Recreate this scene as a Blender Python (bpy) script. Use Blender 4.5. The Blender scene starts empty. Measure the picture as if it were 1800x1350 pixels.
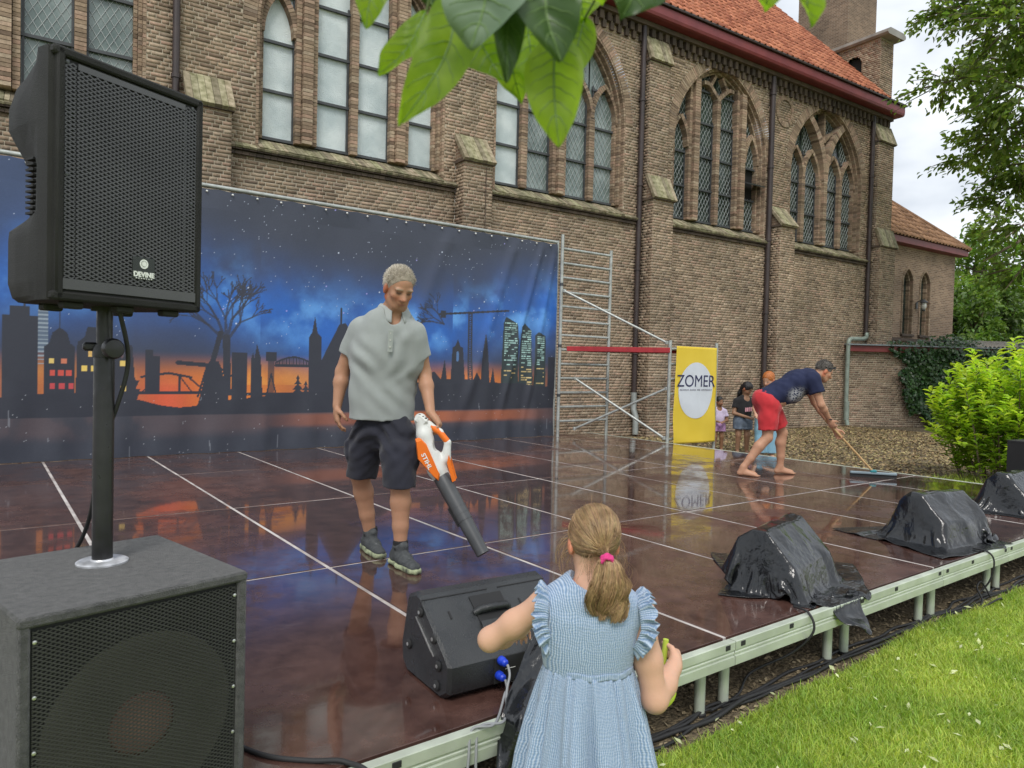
import bpy, bmesh, math, random
import numpy as np
from mathutils import Vector, Matrix
random.seed(7); RNG = np.random.default_rng(11)
R_ = math.radians
scene = bpy.context.scene
col = scene.collection
# ------------------------------------------------------------------ camera
PITCH, ROLL = math.atan(31.5/1251), math.atan(.025)
F0 = Vector((.6,.8,0)); R0 = Vector((.8,-.6,0)); U0 = Vector((0,0,1))
CF = F0*math.cos(PITCH) - U0*math.sin(PITCH); CU = U0*math.cos(PITCH) + F0*math.sin(PITCH)
CR = R0*math.cos(ROLL) + CU*math.sin(ROLL); CV = CU*math.cos(ROLL) - R0*math.sin(ROLL)
cd = bpy.data.cameras.new('camera'); cam = bpy.data.objects.new('camera', cd); col.objects.link(cam)
m = Matrix((CR, CV, -CF)).transposed().to_4x4(); m.translation = Vector((0,0,1.53)); cam.matrix_world = m
cd.sensor_width = 36; cd.lens = 25.02; cd.clip_start = .02; cd.clip_end = 900
cd.dof.use_dof = True; cd.dof.focus_distance = 4.6; cd.dof.aperture_fstop = 8.5
scene.camera = cam
# ------------------------------------------------------------------ sky: overcast, thin blue between the clouds
SUN_EL, SUN_AZ = R_(58), R_(205)
w = bpy.data.worlds.new('World'); scene.world = w; w.use_nodes = True
nt = w.node_tree; nt.nodes.clear()
def WN(t, **k):
    n = nt.nodes.new(t)
    for a, b in k.items(): setattr(n, a, b)
    return n
wo = WN('ShaderNodeOutputWorld'); bg = WN('ShaderNodeBackground'); bg.inputs[1].default_value = .106
sky = WN('ShaderNodeTexSky', sky_type='NISHITA', sun_disc=False, sun_elevation=SUN_EL, sun_rotation=SUN_AZ)
sky.air_density = 1.2; sky.dust_density = 2.5
tc = WN('ShaderNodeTexCoord'); mp = WN('ShaderNodeMapping'); mp.inputs['Scale'].default_value = (1,1,2.2)
n1 = WN('ShaderNodeTexNoise'); n1.inputs['Scale'].default_value = 2.3; n1.inputs['Detail'].default_value = 7; n1.inputs['Roughness'].default_value = .5
n2 = WN('ShaderNodeTexNoise'); n2.inputs['Scale'].default_value = 3.1; n2.inputs['Detail'].default_value = 5
rp1 = WN('ShaderNodeValToRGB'); rp1.color_ramp.elements[0].position = .25; rp1.color_ramp.elements[1].position = .42
rp2 = WN('ShaderNodeValToRGB'); rp2.color_ramp.elements[0].position = .36; rp2.color_ramp.elements[1].position = .58
rp2.color_ramp.elements[0].color = (4.2,4.65,5.3,1); rp2.color_ramp.elements[1].color = (7.6,7.9,8.2,1)
mx = WN('ShaderNodeMix', data_type='RGBA')
L = nt.links.new
L(tc.outputs['Generated'], mp.inputs[0]); L(mp.outputs[0], n1.inputs['Vector']); L(mp.outputs[0], n2.inputs['Vector'])
L(n1.outputs[0], rp1.inputs[0]); L(n2.outputs[0], rp2.inputs[0])
L(rp1.outputs[0], mx.inputs[0]); L(sky.outputs[0], mx.inputs[6]); L(rp2.outputs[0], mx.inputs[7])
L(mx.outputs[2], bg.inputs[0]); L(bg.outputs[0], wo.inputs[0])
# ------------------------------------------------------------------ sun behind the cloud
sd = bpy.data.lights.new('sun','SUN'); sd.energy = 1.5; sd.angle = R_(22); sd.color = (1,.96,.9)
sun = bpy.data.objects.new('sun', sd); col.objects.link(sun)
sv = Vector((-.55,-.62,1.05)).normalized()       # towards the sun: behind and left of the camera
sun.rotation_euler = (-sv).to_track_quat('-Z','Y').to_euler(); sun.location = (-6,-8,14)
sky.sun_elevation = math.asin(sv.z); sky.sun_rotation = math.atan2(sv.x, sv.y)
vs = scene.view_settings; vs.view_transform = 'Standard'; vs.look = 'None'; vs.exposure = .52; vs.gamma = 1; vs.use_curve_mapping = False
scene.render.engine = 'CYCLES'
scene.cycles.max_bounces = 6; scene.cycles.transparent_max_bounces = 6
scene.render.resolution_x, scene.render.resolution_y = 1024, 768
# ------------------------------------------------------------------ helpers
def tag(o, label=None, cat=None, group=None, kind=None):
    if label: o['label'] = label
    if cat: o['category'] = cat
    if group: o['group'] = group
    if kind: o['kind'] = kind
    return o
def empty(name, loc=(0,0,0), rz=0, label=None, cat=None, group=None):
    o = bpy.data.objects.new(name, None); col.objects.link(o); o.location = loc; o.rotation_euler = (0,0,rz)
    o.empty_display_size = .1
    return tag(o, label, cat, group)
def link(name, me, parent=None, mat=None, smooth=False, **k):
    if mat and not me.materials: me.materials.append(mat)
    if smooth: me.polygons.foreach_set('use_smooth', [True]*len(me.polygons))
    o = bpy.data.objects.new(name, me); col.objects.link(o)
    if parent: o.parent = parent
    return tag(o, **k)
def V(*a): return np.array(a, float)
def unit(v): v = np.asarray(v, float); return v/(np.linalg.norm(v)+1e-12)
class MB:
    def __init__(s): s.v = []; s.f = []; s.n = 0; s.c = []
    def add(s, v, f, c=None):
        v = np.asarray(v, float).reshape(-1,3); s.v.append(v)
        s.f.extend([tuple(i+s.n for i in q) for q in f]); s.n += len(v)
        if c is not None:
            c = np.asarray(c, float); s.c.append(np.tile(c, (len(v),1)) if c.ndim == 1 else c)
        return s
    def box(s, c, size, ax=None, bevel=0):
        c = np.asarray(c, float); h = np.asarray(size, float)/2
        A = np.eye(3) if ax is None else np.asarray(ax, float)
        if bevel <= 0:
            q = np.array([[x,y,z] for x in (-1,1) for y in (-1,1) for z in (-1,1)])*h
            return s.add(q@A+c, BOXF)
        b = min(bevel, *(h*.49)); vv = []; 
        key = {}
        for i,(x,y,z) in enumerate([(x,y,z) for x in (-1,1) for y in (-1,1) for z in (-1,1)]):
            sg = np.array([x,y,z])
            for k in range(3):
                p = sg*(h-b); p[k] = sg[k]*h[k]; key[(x,y,z,k)] = len(vv); vv.append(p)
        ff = []
        for k in range(3):
            i, j = (k+1)%3, (k+2)%3
            for sg in (-1,1):
                loop = []
                for a, d in ((-1,-1),(1,-1),(1,1),(-1,1)):
                    t = [0,0,0]; t[k] = sg; t[i] = a; t[j] = d; loop.append(key[(*t,k)])
                ff.append(loop if sg > 0 else loop[::-1])
        for k in range(3):
            i, j = (k+1)%3, (k+2)%3
            for a in (-1,1):
                for d in (-1,1):
                    t = [0,0,0]; t[i] = a; t[j] = d; t[k] = -1; lo = tuple(t); t[k] = 1; hi = tuple(t)
                    q = [key[(*lo,i)], key[(*lo,j)], key[(*hi,j)], key[(*hi,i)]]
                    ff.append(q[::-1] if a*d > 0 else q)
        for x in (-1,1):
            for y in (-1,1):
                for z in (-1,1):
                    q = [key[(x,y,z,0)], key[(x,y,z,1)], key[(x,y,z,2)]]
                    ff.append(q if x*y*z > 0 else q[::-1])
        return s.add(np.array(vv)@A+c, ff)
    def bar(s, a, b, w, h, up=(0,0,1), bevel=0):
        a, b = np.asarray(a,float), np.asarray(b,float); d = b-a; L_ = np.linalg.norm(d); x = d/L_
        y = unit(np.cross(up, x)); z = np.cross(x, y)
        return s.box((a+b)/2, (L_,w,h), (x,y,z), bevel)
    def tube(s, path, r, n=10, cap=True, flat=1.0, up=(0,0,1)):
        P = np.asarray(path, float); m_ = len(P); r = np.broadcast_to(np.asarray(r,float), (m_,))
        T = np.gradient(P, axis=0); T /= np.linalg.norm(T,axis=1,keepdims=True)+1e-12
        u = np.asarray(up,float)
        if abs(T[0]@u) > .95: u = V(1,.1,0)
        vs_ = []; x = unit(np.cross(u, T[0]))
        an = np.arange(n)*2*math.pi/n
        for i in range(m_):
            x = unit(x - (x@T[i])*T[i]); y = np.cross(T[i], x)
            vs_.append(P[i] + r[i]*(np.cos(an)[:,None]*x + flat*np.sin(an)[:,None]*y))
        f = [(i*n+j, i*n+(j+1)%n, (i+1)*n+(j+1)%n, (i+1)*n+j) for i in range(m_-1) for j in range(n)]
        if cap: f += [tuple(range(n-1,-1,-1)), tuple((m_-1)*n+j for j in range(n))]
        return s.add(np.concatenate(vs_), f)
    def lathe(s, prof, n=24, o=(0,0,0), ax=None):
        A = np.eye(3) if ax is None else np.asarray(ax,float)
        an = np.arange(n)*2*math.pi/n; v = []
        for r, z in prof: v.append(np.stack([r*np.cos(an), r*np.sin(an), np.full(n,z)],1))
        v = np.concatenate(v)@A + np.asarray(o,float); k = len(prof)
        f = [(i*n+j, i*n+(j+1)%n, (i+1)*n+(j+1)%n, (i+1)*n+j) for i in range(k-1) for j in range(n)]
        f += [tuple(range(n-1,-1,-1)), tuple((k-1)*n+j for j in range(n))]
        return s.add(v, f)
    def prism(s, poly, o, ux, uy, un, depth):
        """polygon in (ux,uy) at o, pushed along un by depth"""
        P = np.asarray(poly,float); ux,uy,un,o = map(lambda q: np.asarray(q,float), (ux,uy,un,o)); n = len(P)
        a = o + P[:,:1]*ux + P[:,1:]*uy; b = a + un*depth
        f = [tuple(range(n)), tuple(range(2*n-1,n-1,-1))] + [(i, i+n, (i+1)%n+n, (i+1)%n) for i in range(n)]
        return s.add(np.concatenate([a,b]), f)
    def grid(s, G, wrap=False, c=None):
        G = np.asarray(G,float); a, b = G.shape[:2]
        idx = np.arange(a*b).reshape(a,b)
        if wrap: idx = np.concatenate([idx, idx[:,:1]],1)
        q = np.stack([idx[:-1,:-1], idx[:-1,1:], idx[1:,1:], idx[1:,:-1]],-1).reshape(-1,4)
        s.v.append(G.reshape(-1,3)); s.f.extend(map(tuple, (q+s.n).tolist())); s.n += a*b
        if c is not None: s.c.append(np.asarray(c,float).reshape(-1,3))
        return s
    def mesh(s, name):
        me = bpy.data.meshes.new(name); v = np.concatenate(s.v) if s.v else np.zeros((0,3))
        me.from_pydata(v.tolist(), [], s.f); 
        if s.c and sum(map(len,s.c)) == len(v): vcol(me, np.concatenate(s.c))
        me.update(); return me
    def build(s, name, mat, parent=None, smooth=False, fix=True, **k):
        me = s.mesh(name)
        if fix and len(me.polygons) < 60000:
            bm = bmesh.new(); bm.from_mesh(me); bmesh.ops.recalc_face_normals(bm, faces=bm.faces); bm.to_mesh(me); bm.free()
        o = link(name, me, parent, mat, False, **k)
        if smooth:
            me.polygons.foreach_set('use_smooth', [True]*len(me.polygons))
            if smooth is not True: me.set_sharp_from_angle(angle=R_(smooth))
        return o
BOXF = [(0,1,3,2),(4,6,7,5),(0,4,5,1),(2,3,7,6),(0,2,6,4),(1,5,7,3)]
def fastmesh(name, v, quads=None, tris=None, c=None):
    """numpy arrays straight into a mesh"""
    me = bpy.data.meshes.new(name); v = np.asarray(v, np.float32); me.vertices.add(len(v)); me.vertices.foreach_set('co', v.ravel())
    fs = quads if quads is not None else tris; k = 4 if quads is not None else 3
    fs = np.asarray(fs, np.int32); n = len(fs)
    me.loops.add(n*k); me.loops.foreach_set('vertex_index', fs.ravel())
    me.polygons.add(n); me.polygons.foreach_set('loop_start', np.arange(0,n*k,k,dtype=np.int32))
    try: me.polygons.foreach_set('loop_total', np.full(n,k,dtype=np.int32))
    except Exception: pass
    me.update(calc_edges=True)
    if c is not None: vcol(me, c)
    return me
def vcol(me, c, name='Col'):
    c = np.asarray(c, np.float32); a = me.color_attributes.new(name, 'FLOAT_COLOR', 'POINT')
    a.data.foreach_set('color', np.concatenate([c, np.ones((len(c),1),np.float32)],1).ravel())
# ------------------------------------------------------------------ materials
def newmat(name):
    m = bpy.data.materials.new(name); m.use_nodes = True; t = m.node_tree
    return m, t, t.nodes['Principled BSDF'], t.links.new
def mat(name, c, rough=.6, metal=0, var=.12, vscale=6, bump=0, bscale=60, island=0, c2=None, spec=.5, rvar=0, attr=False, coords='Object', detail=5, trans=0, sheen=0, hue=0):
    """principled with a noise tint, optional tint per piece (island), noise bump, optional vertex colours"""
    m, t, b, L = newmat(name); N = t.nodes.new
    co = N('ShaderNodeTexCoord'); nz = N('ShaderNodeTexNoise'); nz.inputs['Scale'].default_value = vscale; nz.inputs['Detail'].default_value = detail
    L(co.outputs[coords], nz.inputs['Vector'])
    rp = N('ShaderNodeValToRGB'); rp.color_ramp.elements[0].position = .3; rp.color_ramp.elements[1].position = .7
    c = np.array(c, float)
    a_, b_ = (c*(1-var), c*(1+var)) if c2 is None else (c, np.array(c2,float))
    rp.color_ramp.elements[0].color = (*a_,1); rp.color_ramp.elements[1].color = (*np.minimum(b_,1),1)
    L(nz.outputs[0], rp.inputs[0]); out = rp.outputs[0]
    if attr:
        at = N('ShaderNodeVertexColor'); at.layer_name = 'Col'
        mx = N('ShaderNodeMix'); mx.data_type = 'RGBA'; mx.blend_type = 'MULTIPLY'; mx.inputs[0].default_value = 1
        L(out, mx.inputs[6]); L(at.outputs[0], mx.inputs[7]); out = mx.outputs[2]
    if island or hue:
        g = N('ShaderNodeNewGeometry'); hs = N('ShaderNodeHueSaturation')
        mr = N('ShaderNodeMapRange'); mr.inputs[3].default_value = 1-island; mr.inputs[4].default_value = 1+island
        L(g.outputs['Random Per Island'], mr.inputs[0]); L(mr.outputs[0], hs.inputs['Value'])
        if hue:
            wn = N('ShaderNodeTexWhiteNoise'); wn.noise_dimensions = '1D'; L(g.outputs['Random Per Island'], wn.inputs['W'])
            m2 = N('ShaderNodeMapRange'); m2.inputs[3].default_value = .5-hue; m2.inputs[4].default_value = .5+hue
            L(wn.outputs[0], m2.inputs[0]); L(m2.outputs[0], hs.inputs['Hue'])
        L(out, hs.inputs['Color']); out = hs.outputs[0]
    L(out, b.inputs['Base Color'])
    b.inputs['Roughness'].default_value = rough; b.inputs['Metallic'].default_value = metal; b.inputs['Specular IOR Level'].default_value = spec
    if trans:
        b.inputs['Subsurface Weight'].default_value = 0
    if sheen: b.inputs['Sheen Weight'].default_value = sheen
    if rvar:
        n3 = N('ShaderNodeTexNoise'); n3.inputs['Scale'].default_value = vscale*2.3; L(co.outputs[coords], n3.inputs['Vector'])
        mr = N('ShaderNodeMapRange'); mr.inputs[1].default_value = .3; mr.inputs[2].default_value = .7
        mr.inputs[3].default_value = max(0,rough-rvar); mr.inputs[4].default_value = rough+rvar
        L(n3.outputs[0], mr.inputs[0]); L(mr.outputs[0], b.inputs['Roughness'])
    if bump:
        n2 = N('ShaderNodeTexNoise'); n2.inputs['Scale'].default_value = bscale; n2.inputs['Detail'].default_value = 4
        bp = N('ShaderNodeBump'); bp.inputs['Strength'].default_value = bump; bp.inputs['Distance'].default_value = .01
        L(co.outputs[coords], n2.inputs['Vector']); L(n2.outputs[0], bp.inputs['Height']); L(bp.outputs[0], b.inputs['Normal'])
    return m
def leafmat(name, c, c2, island=.3, trans=.45, rough=.45, vscale=1.5, tmul=1.5, hue=.02):
    """leaf: diffuse + gloss on the face, light coming through from behind"""
    m, t, b, L = newmat(name); N = t.nodes.new
    co = N('ShaderNodeTexCoord'); nz = N('ShaderNodeTexNoise'); nz.inputs['Scale'].default_value = vscale; nz.inputs['Detail'].default_value = 3
    L(co.outputs['Object'], nz.inputs['Vector'])
    rp = N('ShaderNodeValToRGB'); rp.color_ramp.elements[0].position = .32; rp.color_ramp.elements[1].position = .68
    rp.color_ramp.elements[0].color = (*c,1); rp.color_ramp.elements[1].color = (*c2,1); L(nz.outputs[0], rp.inputs[0])
    g = N('ShaderNodeNewGeometry'); hs = N('ShaderNodeHueSaturation'); mr = N('ShaderNodeMapRange')
    mr.inputs[3].default_value = 1-island; mr.inputs[4].default_value = 1+island
    L(g.outputs['Random Per Island'], mr.inputs[0]); L(mr.outputs[0], hs.inputs['Value'])
    wn = N('ShaderNodeTexWhiteNoise'); wn.noise_dimensions = '1D'; L(g.outputs['Random Per Island'], wn.inputs['W'])
    m2 = N('ShaderNodeMapRange'); m2.inputs[3].default_value = .5-hue; m2.inputs[4].default_value = .5+hue
    L(wn.outputs[0], m2.inputs[0]); L(m2.outputs[0], hs.inputs['Hue'])
    L(rp.outputs[0], hs.inputs['Color']); L(hs.outputs[0], b.inputs['Base Color'])
    b.inputs['Roughness'].default_value = rough
    tr = N('ShaderNodeBsdfTranslucent'); mu = N('ShaderNodeMix'); mu.data_type = 'RGBA'; mu.blend_type = 'MULTIPLY'; mu.inputs[0].default_value = 1
    mu.inputs[7].default_value = (tmul*1.05,tmul*1.15,tmul*.5,1); L(hs.outputs[0], mu.inputs[6]); L(mu.outputs[2], tr.inputs[0])
    ms = N('ShaderNodeMixShader'); ms.inputs[0].default_value = trans
    L(b.outputs[0], ms.inputs[1]); L(tr.outputs[0], ms.inputs[2]); L(ms.outputs[0], t.nodes['Material Output'].inputs[0])
    return m
# ================================================================== ground
def soil_mat():
    m, t, b, L = newmat('soil'); N = t.nodes.new
    co = N('ShaderNodeTexCoord'); n1 = N('ShaderNodeTexNoise'); n1.inputs['Scale'].default_value = .6; n1.inputs['Detail'].default_value = 6
    v = N('ShaderNodeTexVoronoi'); v.inputs['Scale'].default_value = 70
    L(co.outputs['Object'], n1.inputs['Vector']); L(co.outputs['Object'], v.inputs['Vector'])
    r1 = N('ShaderNodeValToRGB'); r1.color_ramp.elements[0].color = (.10,.075,.045,1); r1.color_ramp.elements[1].color = (.19,.15,.09,1)
    r1.color_ramp.elements[0].position = .3; r1.color_ramp.elements[1].position = .7
    L(n1.outputs[0], r1.inputs[0])
    hs = N('ShaderNodeMix'); hs.data_type = 'RGBA'; hs.blend_type = 'OVERLAY'; hs.inputs[0].default_value = .6
    bw = N('ShaderNodeRGBToBW'); L(v.outputs['Color'], bw.inputs[0])
    L(r1.outputs[0], hs.inputs[6]); L(bw.outputs[0], hs.inputs[7]); L(hs.outputs[2], b.inputs['Base Color'])
    bp = N('ShaderNodeBump'); bp.inputs['Strength'].default_value = .9; bp.inputs['Distance'].default_value = .012; bp.invert = True
    L(v.outputs['Distance'], bp.inputs['Height']); L(bp.outputs[0], b.inputs['Normal']); b.inputs['Roughness'].default_value = .85
    return m
g = MB().grid(np.array([[[x,y,0] for x in (-300,0,300)] for y in (-300,0,500)])).build('ground', soil_mat()); tag(g, kind='structure')
lawn_m = mat('lawn_soil', (.17,.24,.04), .9, c2=(.27,.32,.07), vscale=3, bump=.6, bscale=90)
def lawn_edge(x): return 1.875 + .03*np.sin(x*1.7) + .02*np.sin(x*4.3+1)
xs = np.linspace(-25, 60, 400)
lw = MB().grid(np.array([[[x, -40, .005] for x in xs], [[x, lawn_edge(x), .005] for x in xs]])).build('lawn', lawn_m); tag(lw, kind='structure')
# grass blades, one mass
grass_m = leafmat('grass', (.28,.40,.060), (.46,.54,.10), island=.35, trans=.35, rough=.5, vscale=2.2, tmul=1.35, hue=.025)
def grass(name, pts, hmin, hmax, wd, label):
    n = len(pts); a = RNG.uniform(0, 2*math.pi, n); h = RNG.uniform(hmin, hmax, n); w_ = wd*RNG.uniform(.7,1.3,n)
    dx = np.stack([np.cos(a), np.sin(a), np.zeros(n)],1)*w_[:,None]/2
    lean = np.stack([np.cos(a*3.1+1), np.sin(a*3.1+1), np.zeros(n)],1)*(h*RNG.uniform(.2,1.05,n))[:,None]
    up = np.stack([np.zeros(n),np.zeros(n),h],1)
    mid = pts + lean*.35 + up*.62; tip = pts + lean + up*RNG.uniform(.75,1.0,n)[:,None]
    v = np.stack([pts-dx, pts+dx, mid+dx*.75, mid-dx*.75, tip],1).reshape(-1,3); b_ = np.arange(n)[:,None]*5
    tr = np.concatenate([b_+[0,1,2], b_+[0,2,3], b_+[3,2,4]])
    o = link(name, fastmesh(name, v, tris=tr), None, grass_m)
    return tag(o, label, 'grass', kind='stuff')
def pts_in(n, x0, x1, y0, y1, keep=None, z=.004):
    p = np.stack([RNG.uniform(x0,x1,n), RNG.uniform(y0,y1,n), np.full(n,z)],1)
    if keep is not None: p = p[keep(p)]
    return p
near = pts_in(330000, .9, 6.6, -.9, 1.95, lambda p: (p[:,1] < lawn_edge(p[:,0]) - np.abs(RNG.normal(0,.03,len(p)))) & (p[:,1] > .62*p[:,0]-3.1-.0*p[:,0]))
far = pts_in(60000, 6.4, 13, -2, 1.95, lambda p: p[:,1] < lawn_edge(p[:,0]))
grass('grass', np.concatenate([near, far]), .018, .055, .0042, 'short bright green mown lawn in front of the stage rail')
# stray blades and weeds at the foot of the shrub, beyond the stage end
wp = pts_in(5000, 9.3, 12.2, 2.2, 4.6)
grass('weeds', wp, .04, .14, .008, 'rough grass at the foot of the bright green shrub')
# dry leaves on the ground between stage and church
def leafscatter(name, P, size, m, label, cat, flat=.35):
    n = len(P); a = RNG.uniform(0,2*math.pi,n); s_ = size*RNG.uniform(.6,1.4,n)
    nx = RNG.normal(0,flat,(n,3)); nx[:,2] = 1; nx /= np.linalg.norm(nx,axis=1,keepdims=True)
    t = np.stack([np.cos(a),np.sin(a),np.zeros(n)],1); t -= (t*nx).sum(1,keepdims=True)*nx; t /= np.linalg.norm(t,axis=1,keepdims=True)
    bt = np.cross(nx,t); S = s_[:,None]
    v = np.stack([P-t*S, P+bt*S*.45+nx*S*.12, P+t*S, P-bt*S*.45+nx*S*.12],1).reshape(-1,3); b_ = np.arange(n)[:,None]*4
    o = link(name, fastmesh(name, v, tris=np.concatenate([b_+[0,1,2], b_+[0,2,3]])), None, m)
    return tag(o, label, cat, kind='stuff')
dry_m = mat('dry_leaf', (.22,.16,.07), .8, c2=(.40,.31,.16), vscale=1.2, island=.45, hue=.03)
leafscatter('leaf_litter', pts_in(42000, 9.25, 20.5, 1.9, 11.0, z=.014), .030, dry_m, 'tan dry leaves covering the ground between stage and church', 'leaf litter')
leafscatter('clippings', pts_in(500, .9, 7, -.5, 1.88, z=.035), .018, mat('pale_clipping', (.35,.38,.16), .8, c2=(.62,.66,.40), island=.3), 'pale clippings and petals strewn over the lawn', 'clippings')
leafscatter('gravel_debris', pts_in(9000, 1.0, 9.0, 1.86, 3.2, z=.008), .014, mat('debris', (.16,.12,.07), .9, c2=(.33,.27,.17), island=.4), 'brown grit and debris under the front of the stage', 'grit')
# ================================================================== stage
def deck_mat():
    m, t, b, L = newmat('wet_phenolic'); N = t.nodes.new
    co = N('ShaderNodeTexCoord'); oi = N('ShaderNodeObjectInfo')
    geo = N('ShaderNodeNewGeometry')
    n1 = N('ShaderNodeTexNoise'); n1.inputs['Scale'].default_value = 1.1; n1.inputs['Detail'].default_value = 9; n1.inputs['Roughness'].default_value = .68
    n2 = N('ShaderNodeTexNoise'); n2.inputs['Scale'].default_value = 7; n2.inputs['Detail'].default_value = 6; n2.inputs['Roughness'].default_value = .7
    L(geo.outputs['Position'], n1.inputs['Vector']); L(geo.outputs['Position'], n2.inputs['Vector'])
    r1 = N('ShaderNodeValToRGB'); e = r1.color_ramp.elements; e[0].position = .3; e[1].position = .72
    e[0].color = (.044,.020,.016,1); e[1].color = (.115,.060,.048,1); L(n2.outputs[0], r1.inputs[0])
    hs = N('ShaderNodeHueSaturation'); mr = N('ShaderNodeMapRange'); mr.inputs[3].default_value = .8; mr.inputs[4].default_value = 1.25
    L(oi.outputs['Random'], mr.inputs[0]); L(mr.outputs[0], hs.inputs['Value']); L(r1.outputs[0], hs.inputs['Color'])
    # worn pale scuffs
    sc = N('ShaderNodeTexNoise'); sc.inputs['Scale'].default_value = 3.1; sc.inputs['Detail'].default_value = 9; sc.inputs['Roughness'].default_value = .75
    mps = N('ShaderNodeMapping'); mps.inputs['Scale'].default_value = (1,3.5,1); mps.inputs['Rotation'].default_value = (0,0,.5); L(geo.outputs['Position'], mps.inputs[0]); L(mps.outputs[0], sc.inputs['Vector'])
    rs = N('ShaderNodeValToRGB'); rs.color_ramp.elements[0].position = .60; rs.color_ramp.elements[1].position = .78; L(sc.outputs[0], rs.inputs[0])
    mc = N('ShaderNodeMix'); mc.data_type = 'RGBA'; mc.inputs[7].default_value = (.13,.085,.075,1); L(rs.outputs[0], mc.inputs[0]); L(hs.outputs[0], mc.inputs[6]); L(mc.outputs[2], b.inputs['Base Color'])
    # water film: standing water in the low patches, damp elsewhere
    wet = N('ShaderNodeValToRGB'); wet.color_ramp.elements[0].position = .36; wet.color_ramp.elements[1].position = .52; L(n1.outputs[0], wet.inputs[0])
    ad = N('ShaderNodeMapRange'); L(wet.outputs[0], ad.inputs[0]); ad.inputs[3].default_value = .42; ad.inputs[4].default_value = .06
    rr = N('ShaderNodeMapRange'); L(n2.outputs[0], rr.inputs[0]); rr.inputs[3].default_value = -.07; rr.inputs[4].default_value = .11
    ar = N('ShaderNodeMath'); ar.operation = 'ADD'; ar.use_clamp = True; L(ad.outputs[0], ar.inputs[0]); L(rr.outputs[0], ar.inputs[1]); L(ar.outputs[0], b.inputs['Roughness'])
    b.inputs['IOR'].default_value = 1.42
    cw = N('ShaderNodeMapRange'); L(wet.outputs[0], cw.inputs[0]); cw.inputs[3].default_value = .12; cw.inputs[4].default_value = 1.0
    L(cw.outputs[0], b.inputs['Coat Weight']); b.inputs['Coat IOR'].default_value = 1.33; b.inputs['Coat Roughness'].default_value = .02
    # fine wire-mesh grain of the film, drowned where water stands
    wv = N('ShaderNodeTexVoronoi'); wv.inputs['Scale'].default_value = 190; L(geo.outputs['Position'], wv.inputs['Vector'])
    bs = N('ShaderNodeMapRange'); L(wet.outputs[0], bs.inputs[0]); bs.inputs[3].default_value = .3; bs.inputs[4].default_value = .03
    bp = N('ShaderNodeBump'); bp.inputs['Distance'].default_value = .002; L(bs.outputs[0], bp.inputs['Strength']); L(wv.outputs['Distance'], bp.inputs['Height']); L(bp.outputs[0], b.inputs['Normal'])
    rip = N('ShaderNodeBump'); rip.inputs['Distance'].default_value = .002; rip.inputs['Strength'].default_value = .10; L(n2.outputs[0], rip.inputs['Height']); L(rip.outputs[0], b.inputs['Coat Normal'])
    return m
DECK = deck_mat()
alu = mat('aluminium', (.62,.63,.62), .38, metal=.85, var=.15, vscale=9, rvar=.12)
rail_m = mat('pale_rail_aluminium', (.55,.60,.50), .45, metal=.35, var=.14, vscale=5, rvar=.12, bump=.05, bscale=30)
rim_m = mat('deck_rim', (.62,.58,.55), .6, c2=(.30,.26,.24), vscale=5, detail=9)
black_plastic = mat('black_plastic', (.018,.018,.02), .5, var=.2, vscale=20, bump=.12, bscale=160)
rubber = mat('black_rubber', (.02,.02,.021), .65, var=.2)
PX, PY, ZS = 1.06, 1.98, .33
X0, Y0 = .58, 1.94
stage = empty('stage', (4.3,5.9,0), label='low wet brown stage of square deck panels on pale aluminium legs', cat='stage')
so = V(-4.3,-5.9,0)
XL = [X0+PX*k for k in range(-3,9)]; YL = [Y0+PY*k for k in range(0,5)]
pm = MB().box((0,0,0), (PX-.025, PY-.025, .018), bevel=.0015).mesh('deck_panel'); pm.materials.append(DECK)
for i in range(len(XL)-1):
    for j in range(len(YL)-1):
        o = link('deck_panel', pm, stage); o.location = V(XL[i]+PX/2, YL[j]+PY/2, ZS-.009+random.uniform(-.0012,.0012))+so
        o.rotation_euler = (random.uniform(-.0006,.0006), random.uniform(-.001,.001), 0)
for i, x in enumerate(XL):
    MB().box(V(x,(YL[0]+YL[-1])/2,ZS-.052)+so, (.0235, YL[-1]-YL[0]-.03, .1), bevel=.001).build('frame_bar', rim_m, stage)
for j, y in enumerate(YL[1:]):
    MB().box(V((XL[0]+XL[-1])/2,y,ZS-.054)+so, (XL[-1]-XL[0]-.03,.0235,.1), bevel=.001).build('frame_bar', rim_m, stage)
prof = [(0,.002),(-.034,.002),(-.036,-.001),(-.036,-.036),(-.030,-.040),(-.030,-.047),(-.033,-.050),(-.033,-.056),(-.028,-.058),(-.028,-.064),(-.036,-.067),(-.036,-.105),(-.032,-.108),(0,-.108)]
rm = MB().prism(prof, (-(PX-.006)/2,0,0), (0,1,0), (0,0,1), (1,0,0), PX-.006).mesh('edge_rail')
bm = bmesh.new(); bm.from_mesh(rm); bmesh.ops.recalc_face_normals(bm, faces=bm.faces); bm.to_mesh(rm); bm.free(); rm.materials.append(rail_m)
slot_me = MB().box((0,0,0), (.032,.006,.022), bevel=.002).mesh('clamp_slot'); slot_me.materials.append(rubber)
for i in range(len(XL)-1):
    r = link('edge_rail', rm, stage); r.location = V(XL[i]+PX/2, Y0-.010, ZS)+so
    for dx in (-.475,.475, -.09):
        s_ = link('clamp_slot', slot_me, r); s_.location = (dx, -.036, -.017)
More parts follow.
